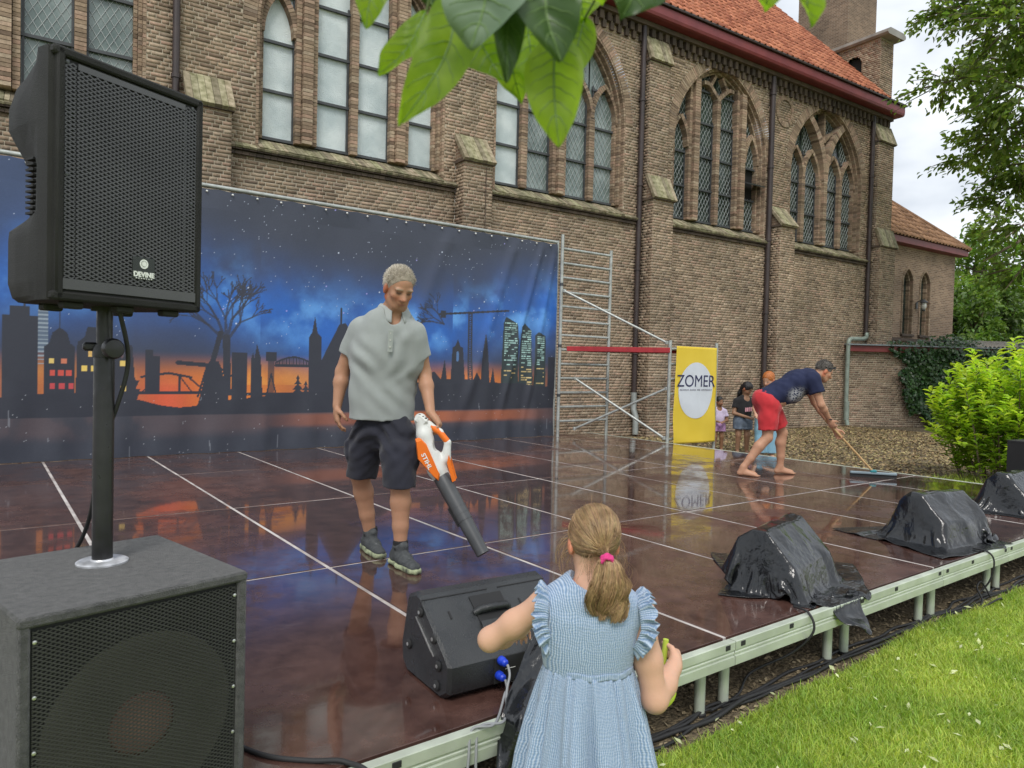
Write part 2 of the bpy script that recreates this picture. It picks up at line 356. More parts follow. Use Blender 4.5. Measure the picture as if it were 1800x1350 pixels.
# right-hand edge of the stage
for j in range(len(YL)-1):
    o = link('edge_rail', rm, stage); o.location = V(XL[-1]+.010, YL[j]+PY/2, ZS)+so; o.rotation_euler = (0,0,math.pi/2); o.scale = (PY/PX,1,1)
leg_me = MB().lathe([(.024,0),(.024,ZS-.105)], 16).mesh('leg'); leg_me.polygons.foreach_set('use_smooth',[True]*len(leg_me.polygons)); leg_me.set_sharp_from_angle(angle=.6); leg_me.materials.append(rail_m)
foot_me = MB().lathe([(.03,0),(.03,.012),(.026,.016)], 16).mesh('foot'); foot_me.materials.append(rubber)
for x in XL:
    for dx in (-.13,.04):
        for y in (Y0+.04, Y0+PY, Y0+2*PY, YL[-1]-.05):
            if x+dx > XL[-1]: continue
            o = link('leg', leg_me, stage); o.location = V(x+dx, y, 0)+so
            if y < 2.1: f_ = link('foot', foot_me, o)
# ================================================================== church
A325 = R_(3.25); W0 = V(0, 11+18.7*math.tan(A325), 0)
church = empty('church', W0, -A325, label='long brown brick church with pointed arch windows, buttresses and red tiled roof', cat='church')
CW = np.array([[math.cos(A325),-math.sin(A325),0],[math.sin(A325),math.cos(A325),0],[0,0,1]])   # rows: local axes in world
def c2w(p): return np.asarray(p,float)@CW + W0
def to_px(p):
    v = np.asarray(p,float)-V(0,0,1.53); z = v@np.array(CF); return 900+1251*(v@np.array(CR))/z, 675-1251*(v@np.array(CV))/z, z
BRICK_RAMP = [(0,(.16,.108,.072)),(.15,(.235,.163,.106)),(.4,(.30,.212,.138)),(.62,(.345,.247,.16)),(.78,(.36,.225,.155)),(.93,(.41,.315,.215)),(1,(.20,.142,.104))]
def brick_mat(name, source):
    m, t, b, L = newmat(name); N = t.nodes.new
    geo = N('ShaderNodeNewGeometry'); oi = N('ShaderNodeObjectInfo')
    r = N('ShaderNodeValToRGB'); cr = r.color_ramp
    while len(cr.elements) < len(BRICK_RAMP): cr.elements.new(.5)
    for e, (p, c) in zip(cr.elements, BRICK_RAMP): e.position = p; e.color = (*c,1)
    wn = N('ShaderNodeTexWhiteNoise'); wn.noise_dimensions = '1D'
    L(geo.outputs['Random Per Island'] if source == 'island' else oi.outputs['Random'], wn.inputs['W']); L(wn.outputs[0], r.inputs[0])
    n1 = N('ShaderNodeTexNoise'); n1.inputs['Scale'].default_value = .55; n1.inputs['Detail'].default_value = 6; L(geo.outputs['Position'], n1.inputs['Vector'])
    mr = N('ShaderNodeMapRange'); mr.inputs[1].default_value = .3; mr.inputs[2].default_value = .7; mr.inputs[3].default_value = .66; mr.inputs[4].default_value = 1.26; L(n1.outputs[0], mr.inputs[0])
    n2 = N('ShaderNodeTexNoise'); n2.inputs['Scale'].default_value = 26; n2.inputs['Detail'].default_value = 5; L(geo.outputs['Position'], n2.inputs['Vector'])
    m2 = N('ShaderNodeMapRange'); m2.inputs[1].default_value = .25; m2.inputs[2].default_value = .75; m2.inputs[3].default_value = .75; m2.inputs[4].default_value = 1.25; L(n2.outputs[0], m2.inputs[0])
    mu = N('ShaderNodeMath'); mu.operation = 'MULTIPLY'; L(mr.outputs[0], mu.inputs[0]); L(m2.outputs[0], mu.inputs[1])
    hs = N('ShaderNodeHueSaturation'); hs.inputs['Saturation'].default_value = .9; L(mu.outputs[0], hs.inputs['Value']); L(r.outputs[0], hs.inputs['Color'])
    # green-grey weathering in patches
    n3 = N('ShaderNodeTexNoise'); n3.inputs['Scale'].default_value = .9; n3.inputs['Detail'].default_value = 8; n3.inputs['Roughness'].default_value = .7; L(geo.outputs['Position'], n3.inputs['Vector'])
    r3 = N('ShaderNodeMapRange'); r3.inputs[1].default_value = .52; r3.inputs[2].default_value = .8; r3.inputs[4].default_value = .55; L(n3.outputs[0], r3.inputs[0])
    mx = N('ShaderNodeMix'); mx.data_type = 'RGBA'; mx.inputs[7].default_value = (.17,.145,.085,1); L(r3.outputs[0], mx.inputs[0]); L(hs.outputs[0], mx.inputs[6])
    st = N('ShaderNodeTexNoise'); st.inputs['Scale'].default_value = 1; st.inputs['Detail'].default_value = 6; ms = N('ShaderNodeMapping'); ms.inputs['Scale'].default_value = (3.2,3.2,.32); L(geo.outputs['Position'], ms.inputs[0]); L(ms.outputs[0], st.inputs['Vector'])
    sr = N('ShaderNodeMapRange'); sr.inputs[1].default_value = .54; sr.inputs[2].default_value = .74; sr.inputs[4].default_value = .42; L(st.outputs[0], sr.inputs[0])
    mz = N('ShaderNodeMix'); mz.data_type = 'RGBA'; mz.inputs[7].default_value = (.075,.06,.045,1); L(sr.outputs[0], mz.inputs[0]); L(mx.outputs[2], mz.inputs[6]); mx = mz
    L(mx.outputs[2], b.inputs['Base Color']); b.inputs['Roughness'].default_value = .88; b.inputs['Specular IOR Level'].default_value = .25
    bp = N('ShaderNodeBump'); bp.inputs['Strength'].default_value = .5; bp.inputs['Distance'].default_value = .006; L(n2.outputs[0], bp.inputs['Height']); L(bp.outputs[0], b.inputs['Normal'])
    return m
BR = brick_mat('brick', 'island'); BR1 = brick_mat('brick_single', 'object')
MORTAR = mat('mortar', (.38,.33,.25), .9, c2=(.52,.455,.35), vscale=1.4, bump=.4, bscale=70, coords='Object')
def far_brick(name, sc=1.0, dark=1.0):
    m, t, b, L = newmat(name); N = t.nodes.new; co = N('ShaderNodeTexCoord')
    sp = N('ShaderNodeSeparateXYZ'); L(co.outputs['Object'], sp.inputs[0]); ad = N('ShaderNodeMath'); L(sp.outputs[0], ad.inputs[0]); L(sp.outputs[1], ad.inputs[1])
    cb = N('ShaderNodeCombineXYZ'); L(ad.outputs[0], cb.inputs[0]); L(sp.outputs[2], cb.inputs[1])
    bt = N('ShaderNodeTexBrick'); bt.inputs['Scale'].default_value = 1; bt.inputs['Brick Width'].default_value = .225*sc; bt.inputs['Row Height'].default_value = .0625*sc; bt.inputs['Mortar Size'].default_value = .007*sc
    bt.inputs['Color1'].default_value = (.16*dark,.10*dark,.065*dark,1); bt.inputs['Color2'].default_value = (.30*dark,.20*dark,.13*dark,1); bt.inputs['Mortar'].default_value = (.36*dark,.30*dark,.23*dark,1)
    L(cb.outputs[0], bt.inputs['Vector'])
    nz = N('ShaderNodeTexNoise'); nz.inputs['Scale'].default_value = .6; nz.inputs['Detail'].default_value = 7; L(co.outputs['Object'], nz.inputs['Vector'])
    mr = N('ShaderNodeMapRange'); mr.inputs[1].default_value = .3; mr.inputs[2].default_value = .7; mr.inputs[3].default_value = .65; mr.inputs[4].default_value = 1.25; L(nz.outputs[0], mr.inputs[0])
    hs = N('ShaderNodeHueSaturation'); L(mr.outputs[0], hs.inputs['Value']); L(bt.outputs[0], hs.inputs['Color']); L(hs.outputs[0], b.inputs['Base Color'])
    bp = N('ShaderNodeBump'); bp.inputs['Strength'].default_value = .6; bp.inputs['Distance'].default_value = .006; bp.invert = True; L(bt.outputs['Fac'], bp.inputs['Height']); L(bp.outputs[0], b.inputs['Normal'])
    b.inputs['Roughness'].default_value = .9
    return m
FARB = far_brick('far_brick')
moss_m = mat('mossy_tile', (.125,.115,.055), .9, c2=(.35,.31,.21), vscale=11, island=.35, hue=.03, bump=.5, bscale=60, detail=8)
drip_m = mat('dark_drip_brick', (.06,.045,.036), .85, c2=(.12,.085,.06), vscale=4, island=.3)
dark_metal = mat('dark_window_metal', (.055,.06,.065), .5, var=.2)
lead_m = mat('lead_came', (.42,.45,.45), .55, metal=.2, var=.2)
pipe_m = mat('dark_downpipe', (.035,.026,.026), .45, c2=(.06,.042,.040), vscale=3)
red_paint = mat('red_fascia_paint', (.15,.022,.025), .45, c2=(.21,.036,.036), vscale=3)
def glass_mat(name, c, c2, rough, bumpd=.3, bs=14, spec=.5, met=0):
    m, t, b, L = newmat(name); N = t.nodes.new; geo = N('ShaderNodeNewGeometry')
    n = N('ShaderNodeTexNoise'); n.inputs['Scale'].default_value = 2.2; n.inputs['Detail'].default_value = 4; L(geo.outputs['Position'], n.inputs['Vector'])
    r = N('ShaderNodeValToRGB'); r.color_ramp.elements[0].color = (*c,1); r.color_ramp.elements[1].color = (*c2,1); r.color_ramp.elements[0].position = .35; r.color_ramp.elements[1].position = .68
    L(n.outputs[0], r.inputs[0]); L(r.outputs[0], b.inputs['Base Color']); b.inputs['Roughness'].default_value = rough; b.inputs['Specular IOR Level'].default_value = spec; b.inputs['Metallic'].default_value = met
    n2 = N('ShaderNodeTexNoise'); n2.inputs['Scale'].default_value = bs; n2.inputs['Detail'].default_value = 3; L(geo.outputs['Position'], n2.inputs['Vector'])
    bp = N('ShaderNodeBump'); bp.inputs['Strength'].default_value = bumpd; bp.inputs['Distance'].default_value = .02; L(n2.outputs[0], bp.inputs['Height']); L(bp.outputs[0], b.inputs['Normal'])
    return m
GL_SKY = glass_mat('sky_pale_glass', (.46,.54,.56), (.68,.75,.76), .3, .6, 60)  # textured panes; pale base colour stands in for the sky they reflect
GL_DARK = glass_mat('old_green_glass', (.010,.018,.016), (.045,.065,.055), .12, .12, 5, spec=.8)
GL_MID = glass_mat('grey_green_glass', (.09,.13,.12), (.24,.29,.28), .16, .15, 5, spec=.8)
COURSE, HGT = .0625, .0525
def brick_rows(L_, z0, z1, holes=None, phase=0):
    """flemish bond rectangles (a,b,z) on a face L_ long"""
    out = []; k = 0; z = z0
    while z + HGT <= z1 + .002:
        hs = sorted(holes(z+HGT/2)) if holes else []
        free = []; p = 0
        for a, b_ in hs:
            if a > p: free.append((p, min(a,L_)))
            p = max(p, b_)
        if p < L_: free.append((p, L_))
        x = -.33*((k*37)%10)/10 - phase - (.165 if k % 2 else 0)
        seq = k % 2
        while x < L_:
            ln = (.215 if (seq % 2 == 0) else .103); seq += 1
            if random.random() < .06: ln = .215
            for a, b_ in free:
                u0, u1 = max(x,a), min(x+ln,b_)
                if u1-u0 > .028: out.append((u0,u1,z))
            x += ln+.0095
        k += 1; z = z0 + k*COURSE
    return out
def add_bricks(v_acc, f_acc, rows, o, u, n, out=.0):
    """five-sided bricks, face proud of the mortar"""
    if not rows: return
    R = np.array(rows); m_ = len(R); o, u, n = map(np.asarray, (o,u,n))
    jz = RNG.uniform(-.0012,.0012,m_); pr = out + RNG.uniform(-.002,.0028,m_)
    def P(a, z, d): return o + a[:,None]*u + np.stack([0*z,0*z,z],1) + d[:,None]*n
    z0_, z1_ = R[:,2]+jz, R[:,2]+HGT+jz; back = np.full(m_,-.02); bv = .003
    q = [P(R[:,0],z0_,back),P(R[:,1],z0_,back),P(R[:,1],z1_,back),P(R[:,0],z1_,back),
         P(R[:,0]+bv,z0_+bv,pr),P(R[:,1]-bv,z0_+bv,pr),P(R[:,1]-bv,z1_-bv,pr),P(R[:,0]+bv,z1_-bv,pr)]
    base = sum(len(a) for a in v_acc)
    v_acc.append(np.stack(q,1).reshape(-1,3)); i = np.arange(m_)[:,None]*8 + base
    flip = np.cross(u,(0,0,1))@n < 0
    fs = [[4,5,6,7],[0,1,5,4],[1,2,6,5],[2,3,7,6],[3,0,4,7]]
    for q_ in fs: f_acc.append(i + (q_[::-1] if flip else q_))
def mortar_face(mb, o, u, n, L_, z0, z1, holes=None, inset=-.0075):
    o, u, n = map(lambda q: np.asarray(q,float), (o,u,n)); up = V(0,0,1)
    if not holes:
        mb.grid(np.array([[o+u*a+up*z+n*inset for a in (0,L_)] for z in (z0,z1)])); return
    z = z0
    while z < z1-.001:
        zt = min(z+COURSE/2, z1); p = 0; seg = []
        for a, b_ in sorted(holes((z+zt)/2)):
            if a > p: seg.append((p,min(a,L_)))
            p = max(p,b_)
        if p < L_: seg.append((p,L_))
        for a, b_ in seg: mb.grid(np.array([[o+u*q+up*h+n*inset for q in (a,b_)] for h in (z,zt)]))
        z = zt
# ---- window geometry
HW, ZSP, RISE, ZB = 1.68, 6.98, 2.08, 5.2
RAD = (HW*HW+RISE*RISE)/(2*HW)
WINDOWS = [(.26,'pair','M'),(5.30,'tall','F'),(9.84,'pair','C'),(14.80,'tall','D'),(19.25,'pair','D')]
def half_w(z, d=0):
    """half width of the opening, outline grown by d"""
    if z <= ZSP: return HW+d
    q = (RAD+d)**2-(z-ZSP)**2
    return max(0, math.sqrt(q)-(RAD-HW)) if q > 0 else 0
def apex(d=0): return ZSP+math.sqrt((RAD+d)**2-(RAD-HW)**2)
def outline(d, z0=ZB, side=-1, n=40):
    pts = [(side*(HW+d), z0), (side*(HW+d), ZSP)]
    a1 = math.asin((apex(d)-ZSP)/(RAD+d))
    for k in range(1,n+1):
        a = a1*k/n; pts.append((side*(-(RAD-HW)+(RAD+d)*math.cos(a)), ZSP+(RAD+d)*math.sin(a)))
    return pts
def resample(pts, step):
    P = np.array(pts,float); d = np.linalg.norm(np.diff(P,axis=0),axis=1); s = np.concatenate([[0],np.cumsum(d)]); n = max(2,int(round(s[-1]/step)))
    t = np.linspace(0,s[-1],n+1); return np.stack([np.interp(t,s,P[:,k]) for k in range(P.shape[1])],1)
def chain(mb, pts, width, y0, y1, cs, step=.0625, gap=.008, off=0, taper=0):
    """bricks laid one after another along a line in the wall plane"""
    Q = resample(pts, step)
    for a, b_ in zip(Q[:-1], Q[1:]):
        t = b_-a; l = np.linalg.norm(t); t = t/l; nr = V(-t[1],t[0]); c = (a+b_)/2+nr*off
        j = random.uniform(-.003,.003)
        mb.box((cs+c[0], (y0+y1)/2+j, c[1]), (l-gap, y1-y0, width), ((t[0],0,t[1]),(0,1,0),(nr[0],0,nr[1])))
BUTT = [(2.52,3.14,.34,'low'),(7.27,7.90,.34,'low'),(12.08,12.72,.42,'tall'),(16.72,17.34,.36,'low'),(21.46,22.30,.36,'corner')]
S0, S1, ZT = -2.2, 22.28, 9.35
def wall_holes(z):
    h = []
    if 4.94 < z < apex(.27):
        for c, k, _ in WINDOWS:
            w_ = half_w(z, .045) if z <= ZSP else half_w(z, .27)
            if w_ > 0: h.append((c-w_-S0, c+w_-S0))
    for s0, s1, d, k in BUTT:
        top = {'low':5.4,'tall':9.0,'corner':9.28}[k]
        if z < top: h.append((s0-S0, s1-S0))
    return h
wallmb = MB(); mortar_face(wallmb, (S0,0,0), (1,0,0), (0,-1,0), S1-S0, 0, ZT, lambda z: [(a+.01,b-.01) for a, b in wall_holes(z)])
bv, bf = [], []
rows = [(a+S0,b+S0,z) for a,b,z in brick_rows(S1-S0, .005, ZT, wall_holes)]
# the 300 bricks that show largest in the photograph: the near bays left of the man, above the backdrop
cand = []
for i, (a,b_,z) in enumerate(rows):
    if b_-a > .19 and 3.2 < a < 8 and z > 3.9:
        x, y, d = to_px(c2w(((a+b_)/2,0,z+.026)))
        if 372 < x < 640 and y > 4 and y < 300+.16*(x-365)+20: cand.append((d,i))
cand.sort(); single = {i for _, i in cand[:300]}
add_bricks(bv, bf, [r for i, r in enumerate(rows) if i not in single], (0,0,0), (1,0,0), (0,-1,0))
for s0, s1, d, k in BUTT:
    dl, dh = d, {'low':5.4,'tall':5.4,'corner':5.4}[k]
    faces = [((s0,-d,0),(1,0,0),(0,-1,0),s1-s0,0,dh), ((s0,0,0),(0,-1,0),(-1,0,0),d,0,dh), ((s1,-d,0),(0,1,0),(1,0,0),d,0,dh)]
    if k != 'low':
        d2 = .2; top = 9.0 if k == 'tall' else 9.28; zt = 8.5
        faces += [((s0,-d2,0),(1,0,0),(0,-1,0),s1-s0,5.4,zt), ((s0,0,0),(0,-1,0),(-1,0,0),d2,5.4,zt), ((s1,-d2,0),(0,1,0),(1,0,0),d2,5.4,zt)]
        faces += [((s0,-.03,0),(1,0,0),(0,-1,0),s1-s0,zt,top)]
    for o, u, n, l, z0, z1 in faces:
        mortar_face(wallmb, o, u, n, l, z0, z1)
        add_bricks(bv, bf, brick_rows(l, z0+.005, z1, None, .05), o, u, n)
# right-hand end of the nave
mortar_face(wallmb, (S1,0,0), (0,1,0), (1,0,0), 9, 0, 9.34); add_bricks(bv, bf, brick_rows(1.2,.005,9.34), (S1,0,0), (0,1,0), (1,0,0))
wall = wallmb.build('wall', MORTAR, church, fix=False)
bricks = link('brickwork', fastmesh('brickwork', np.concatenate(bv), quads=np.concatenate(bf)), wall, BR); tag(bricks, kind='stuff')
bl = {}
for i in sorted(single):
    a, b_, z = rows[i]; key = round(b_-a,2)
    if key not in bl:
        vv, ff = [], []; add_bricks(vv, ff, [(-key/2,key/2,0)], (0,0,0), (1,0,0), (0,-1,0))
        bl[key] = fastmesh('brick', np.concatenate(vv), quads=np.concatenate(ff)); bl[key].materials.append(BR1)
    o = link('brick', bl[key], wall); o.location = ((a+b_)/2, random.uniform(-.002,.002), z)
# ---- windows
INTERIOR = mat('dark_interior',(.012,.013,.013),.9)
def make_window(cs, kind, glass):
    tr = MB()
    for sd_ in (-1,1):
        chain(tr, outline(.02, 4.98, sd_), .045, -.002, .34, cs, step=.0625)
        chain(tr, outline(-.03, ZB, sd_), .05, .09, .34, cs)
        chain(tr, outline(-.085, ZB, sd_), .05, .19, .34, cs)
        arc = [p for p in outline(.155, ZB, sd_) if p[1] >= ZSP]
        chain(tr, arc, .215, -.008, .10, cs, step=.062)
    def arc_rib(x0, x1, z0, rise, wd, y0=.12):
        """curved bar from x0 at z0 up to x1 at z0+rise, springing upright"""
        w_ = abs(x1-x0); R2 = (w_*w_+rise*rise)/(2*w_); sgn = 1 if x1 > x0 else -1; a1 = math.asin(min(1,rise/R2))
        if rise > R2: a1 = math.pi-a1
        chain(tr, [(x0+sgn*(R2-R2*math.cos(a1*k/14)), z0+R2*math.sin(a1*k/14)) for k in range(15)], wd, y0, .34, cs)
    if kind == 'pair':
        cols = [(-1.60,-.98),(-.80,-.20),(.20,.80),(.98,1.60)]
        chain(tr, [(0,ZB),(0,7.05)], .15, .05, .34, cs); 
        for sd_ in (-1,1): chain(tr, [(sd_*.13,ZB),(sd_*.13,7.0)], .09, .13, .34, cs)
        for sd_ in (-1,1):
            chain(tr, [(sd_*.89,ZB),(sd_*.89,7.0)], .15, .15, .34, cs)
            xm = sd_*.84; zr = math.sqrt(RAD**2-(RAD-abs(xm))**2)
            arc_rib(0, xm, 7.0, zr, .19, .05)
            arc_rib(sd_*.89, sd_*.52, 7.0, .78, .09, .14); arc_rib(sd_*.89, sd_*1.27, 7.0, .78, .09, .14)
            arc_rib(sd_*.14, sd_*.54, 7.0, .80, .09, .16); arc_rib(sd_*1.62, sd_*1.27, 6.98, .78, .07, .16)
            chain(tr, [(0,8.12),(sd_*.33,8.42),(sd_*.42,8.40)], .08, .14, .34, cs)
        chain(tr, [(0,8.1),(0,apex(-.08))], .08, .14, .34, cs); chain(tr, [(0,8.1),(0.01,7.1)], .05, .27, .33, cs)
        tops = lambda x: apex()
    else:
        cols = [(-1.60,-1.05),(-.68,-.09),(.09,.68),(1.05,1.60)]
        for sd_ in (-1,1):
            zt = ZSP+math.sqrt(RAD**2-(RAD-HW+.86)**2)
            chain(tr, [(sd_*.86,ZB),(sd_*.86,zt-.05)], .17, .05, .34, cs)
            chain(tr, [(sd_*.72,ZB),(sd_*.72,zt+.05)], .09, .13, .34, cs); chain(tr, [(sd_*1.0,ZB),(sd_*1.0,zt-.12)], .09, .13, .34, cs)
            arc_rib(sd_*1.04, sd_*1.32, 6.95, .72, .10, .14); arc_rib(sd_*1.60, sd_*1.32, 6.95, .72, .08, .16)
            chain(tr, [(0,8.32),(sd_*.36,8.62),(sd_*.55,8.62)], .09, .14, .34, cs)
            chain(tr, [(sd_*.30,8.60),(sd_*.12,8.88)], .08, .15, .34, cs)
        chain(tr, [(0,ZB),(0,8.34)], .13, .14, .34, cs)
    win = tr.build('window', BR, church)
    zz_ = np.linspace(5.0,apex(.0)-.01,30); bp2 = [(-half_w(z,.03),z) for z in zz_]+[(half_w(z,.03),z) for z in zz_[::-1]]
    MB().prism(bp2,(cs,.345,0),(1,0,0),(0,0,1),(0,1,0),.05).build('dark_interior', INTERIOR, win)
    # sloping lichen-covered sill tiles
    si = MB(); n = int(2*HW/.066)
    for k in range(n):
        x = cs-HW+(k+.5)*2*HW/n
        si.box((x, .09, 5.055+random.uniform(-.004,.004)), (2*HW/n-.006,.46,.055), ((1,0,0),(0,.86,.51),(0,-.51,.86)))
    si.build('sill', moss_m, win)
    pane_tone = {'F':[1,1,1,1],'C':[1,.5,.5,.5],'D':[0,0,0,0],'M':[.5]*4}[glass]
    for (xl, xr), fr in zip(cols, pane_tone):
        gm = GL_SKY if fr == 1 else GL_MID if fr == .5 else GL_DARK
        ztops = min(8.98, ZSP+math.sqrt(max(.01, RAD**2-(RAD-HW+min(abs(xl),abs(xr)))**2)))
        bars = [ZB+.03] + [z for z in (6.02,6.84,7.66,8.45) if z < ztops-.15 and (z < 7.7 or kind == 'tall')]
        fm = MB()
        opened = (glass == 'D' and kind == 'tall' and xl > 1)
        for z in bars: fm.box((cs+(xl+xr)/2,.262,z), (xr-xl+.06,.045,.045))
        for x in (xl+.004, xr-.004): fm.box((cs+x,.268,(ZB+min(ztops,7.75))/2), (.03,.03,min(ztops,7.75)-ZB))
        fm.build('frame', dark_metal, win)
        edges = bars+[ztops+.05]
        for q, (za, zb_) in enumerate(zip(edges[:-1], edges[1:])):
            if opened and q == 1: continue
            zz = np.linspace(za+.002, zb_-.002, 2 if zb_ <= ZSP else 9); lft, rgt = [], []
            for z in zz:
                h = half_w(z, .01); a, b_ = max(xl-.07,-h), min(xr+.07,h)
                if b_ > a: lft.append((a,z)); rgt.append((b_,z))
            poly = lft+rgt[::-1]
            if len(poly) < 3: continue
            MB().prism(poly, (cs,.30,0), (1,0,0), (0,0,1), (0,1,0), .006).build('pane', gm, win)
        if fr < 1 :
            lt = MB(); sl, sp = 1.75, .2
            zmin = ZB+.05
            for sg in (-1,1):
                z0 = zmin-2
                while z0 < ztops+2:
                    N_ = 5; xx = np.linspace(xl,xr,N_+1)
                    for x0_, x1_ in zip(xx[:-1],xx[1:]):
                        za, zb_ = z0+sg*sl*(x0_-xl), z0+sg*sl*(x1_-xl); zm = (za+zb_)/2; xm = (x0_+x1_)/2
                        if zmin < zm < ztops-.03 and abs(xm) < half_w(zm,-.02) and not (opened and 6.0 < zm < 6.86):
                            lt.bar((cs+x0_,.294,za),(cs+x1_,.294,zb_),.006,.010,up=(0,1,0))
                    z0 += sp
            tag(lt.build('lead_lattice', lead_m, win), kind='stuff')
        if opened:      # the casement that hangs open, tilted out
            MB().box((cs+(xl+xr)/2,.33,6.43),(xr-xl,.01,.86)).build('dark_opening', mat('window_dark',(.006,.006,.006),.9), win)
            MB().box((cs+(xl+xr)/2,.10,6.42),(xr-xl+.02,.34,.03),((1,0,0),(0,.93,.36),(0,-.36,.93))).build('open_casement', dark_metal, win)
for wdef in WINDOWS: make_window(*wdef)
# ---- string course under the sills, between the buttresses
for a, b_ in ((S0,2.52),(3.14,7.27),(7.90,12.08),(12.72,16.72),(17.34,21.46)):
    sc = MB(); n = int((b_-a)/.11)
    for k in range(n):
        x = a+(k+.5)*(b_-a)/n
        sc.box((x,-.03+random.uniform(-.003,.003),4.905),((b_-a)/n-.006,.12,.055)); sc.box((x,-.015,4.835),((b_-a)/n-.006,.07,.05))
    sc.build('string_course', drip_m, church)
    sl = MB(); n = int((b_-a)/.11)
    for k in range(n):
        x = a+(k+.5)*(b_-a)/n
        sl.box((x,-.035,4.965+random.uniform(-.003,.003)),((b_-a)/n-.006,.19,.035),((1,0,0),(0,.85,.53),(0,-.53,.85)))
    sl.build('weathering', moss_m, church)
# ---- buttress caps
def cap(s0, s1, d_out, d_in, z0, z1):
    c = MB(); n = max(3,int((s1-s0+.08)/.10)); ang = math.atan2(z1-z0, d_out-d_in); L_ = math.hypot(z1-z0, d_out-d_in)+.12
    for k in range(n):
        x = s0-.04+(k+.5)*(s1-s0+.08)/n
        c.box((x,-(d_out+d_in)/2-.03,(z0+z1)/2-.0+random.uniform(-.006,.006)),((s1-s0+.08)/n-.006,L_,.07),((1,0,0),(0,math.cos(ang),math.sin(ang)),(0,-math.sin(ang),math.cos(ang))))
    c.build('buttress_cap', moss_m, church)
    poly = [(-d_in,z0-.02),(-d_out,z0-.02),(-d_in,z1-.04)]
    MB().prism(poly,(s0,0,0),(0,1,0),(0,0,1),(1,0,0),s1-s0).build('buttress_shoulder', FARB, church)
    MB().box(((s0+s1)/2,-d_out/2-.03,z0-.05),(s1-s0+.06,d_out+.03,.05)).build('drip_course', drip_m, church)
for s0, s1, d, k in BUTT:
    cap(s0, s1, d, 0 if k == 'low' else .2, 5.42, 5.86)
    if k != 'low': cap(s0, s1, .2, .03, 8.56, 9.0)
# ---- blind roundel between the two right-hand windows
rd = MB(); chain(rd, [(.33*math.cos(t),8.5+.36*math.sin(t)) for t in np.linspace(0,2*math.pi,50)], .11, -.022, .05, 17.22, step=.055); rd.build('roundel', BR, church)
# ---- corbel frieze and gutter
fz = MB(); x = 10.5
while x < S1:
    fz.box((x,-.05,9.17),(.11,.10,.20)); fz.box((x+.11,-.03,9.00),(.10,.06,.16)); x += .22
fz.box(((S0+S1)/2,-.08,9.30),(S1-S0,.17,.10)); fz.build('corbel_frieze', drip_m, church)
gt = MB(); gt.prism([(-.05,9.36),(-.36,9.36),(-.40,9.38),(-.42,9.44),(-.42,9.62),(-.40,9.64),(-.05,9.64)],(S0,0,0),(0,1,0),(0,0,1),(1,0,0),S1-S0+.15); gt.build('fascia', red_paint, church)
MB().prism([(-.20,9.645),(-.47,9.645),(-.48,9.68),(-.46,9.705),(-.20,9.705)],(S0,0,0),(0,1,0),(0,0,1),(1,0,0),S1-S0+.2).build('gutter', pipe_m, church)
def downpipe(pts, r, m_, name='downpipe'):
    p = MB(); p.tube(resample(pts,.12), r, 12); o = p.build(name, m_, church, smooth=50)
    P = np.array(pts); 
    c = MB()
    for z in np.arange(min(P[:,2])+.9, max(P[:,2]), 1.9): 
        t = [q for q in P if True]; c.lathe([(r*1.25,-.03),(r*1.25,.03)],12,(P[0][0],P[0][1],z))
    for z in np.arange(min(P[:,2])+.9, max(P[:,2]), 1.9): MB().lathe([(r*1.25,-.03),(r*1.25,.03)],12,(P[0][0],P[0][1],z)).build('pipe_collar', m_, o)
downpipe([(2.38,-.07,9.3),(2.38,-.07,3.0)], .055, pipe_m)
downpipe([(11.98,-.08,9.3),(11.98,-.08,1.0)], .062, pipe_m)
MB().tube([(11.98,-.08,1.0),(11.98,-.08,.62),(11.98,-.16,.45),(11.98,-.16,.05)],.07,12).build('standpipe', mat('zinc_pipe',(.34,.37,.36),.5,metal=.3), church, smooth=50)
downpipe([(16.60,-.08,9.3),(16.60,-.08,.3)], .07, pipe_m)
downpipe([(21.34,-.08,9.3),(21.34,-.08,2.75)], .06, pipe_m)
zinc = mat('green_grey_pipe',(.25,.30,.26),.5,metal=.2,var=.2)
zp = MB(); zp.tube(resample([(21.34,-.10,2.78),(21.32,-.13,2.66),(21.1,-.15,2.60),(20.42,-.15,2.58),(20.34,-.15,2.52),(20.32,-.15,2.3),(20.32,-.15,.35),(20.32,-.22,.05)],.09),.06,12)
zp.build('drain_pipe', zinc, church, smooth=50)
MB().lathe([(.075,0),(.075,.55)],12,(20.32,-.17,.2)).build('standpipe', zinc, church, smooth=50)
# thin cracks and cable on the wall
MB().tube([(8.0-.25,-.012-.34,5.3),(7.75,-.352,4.4),(7.74,-.352,3.4)],.008,5).build('cable', drip_m, church)
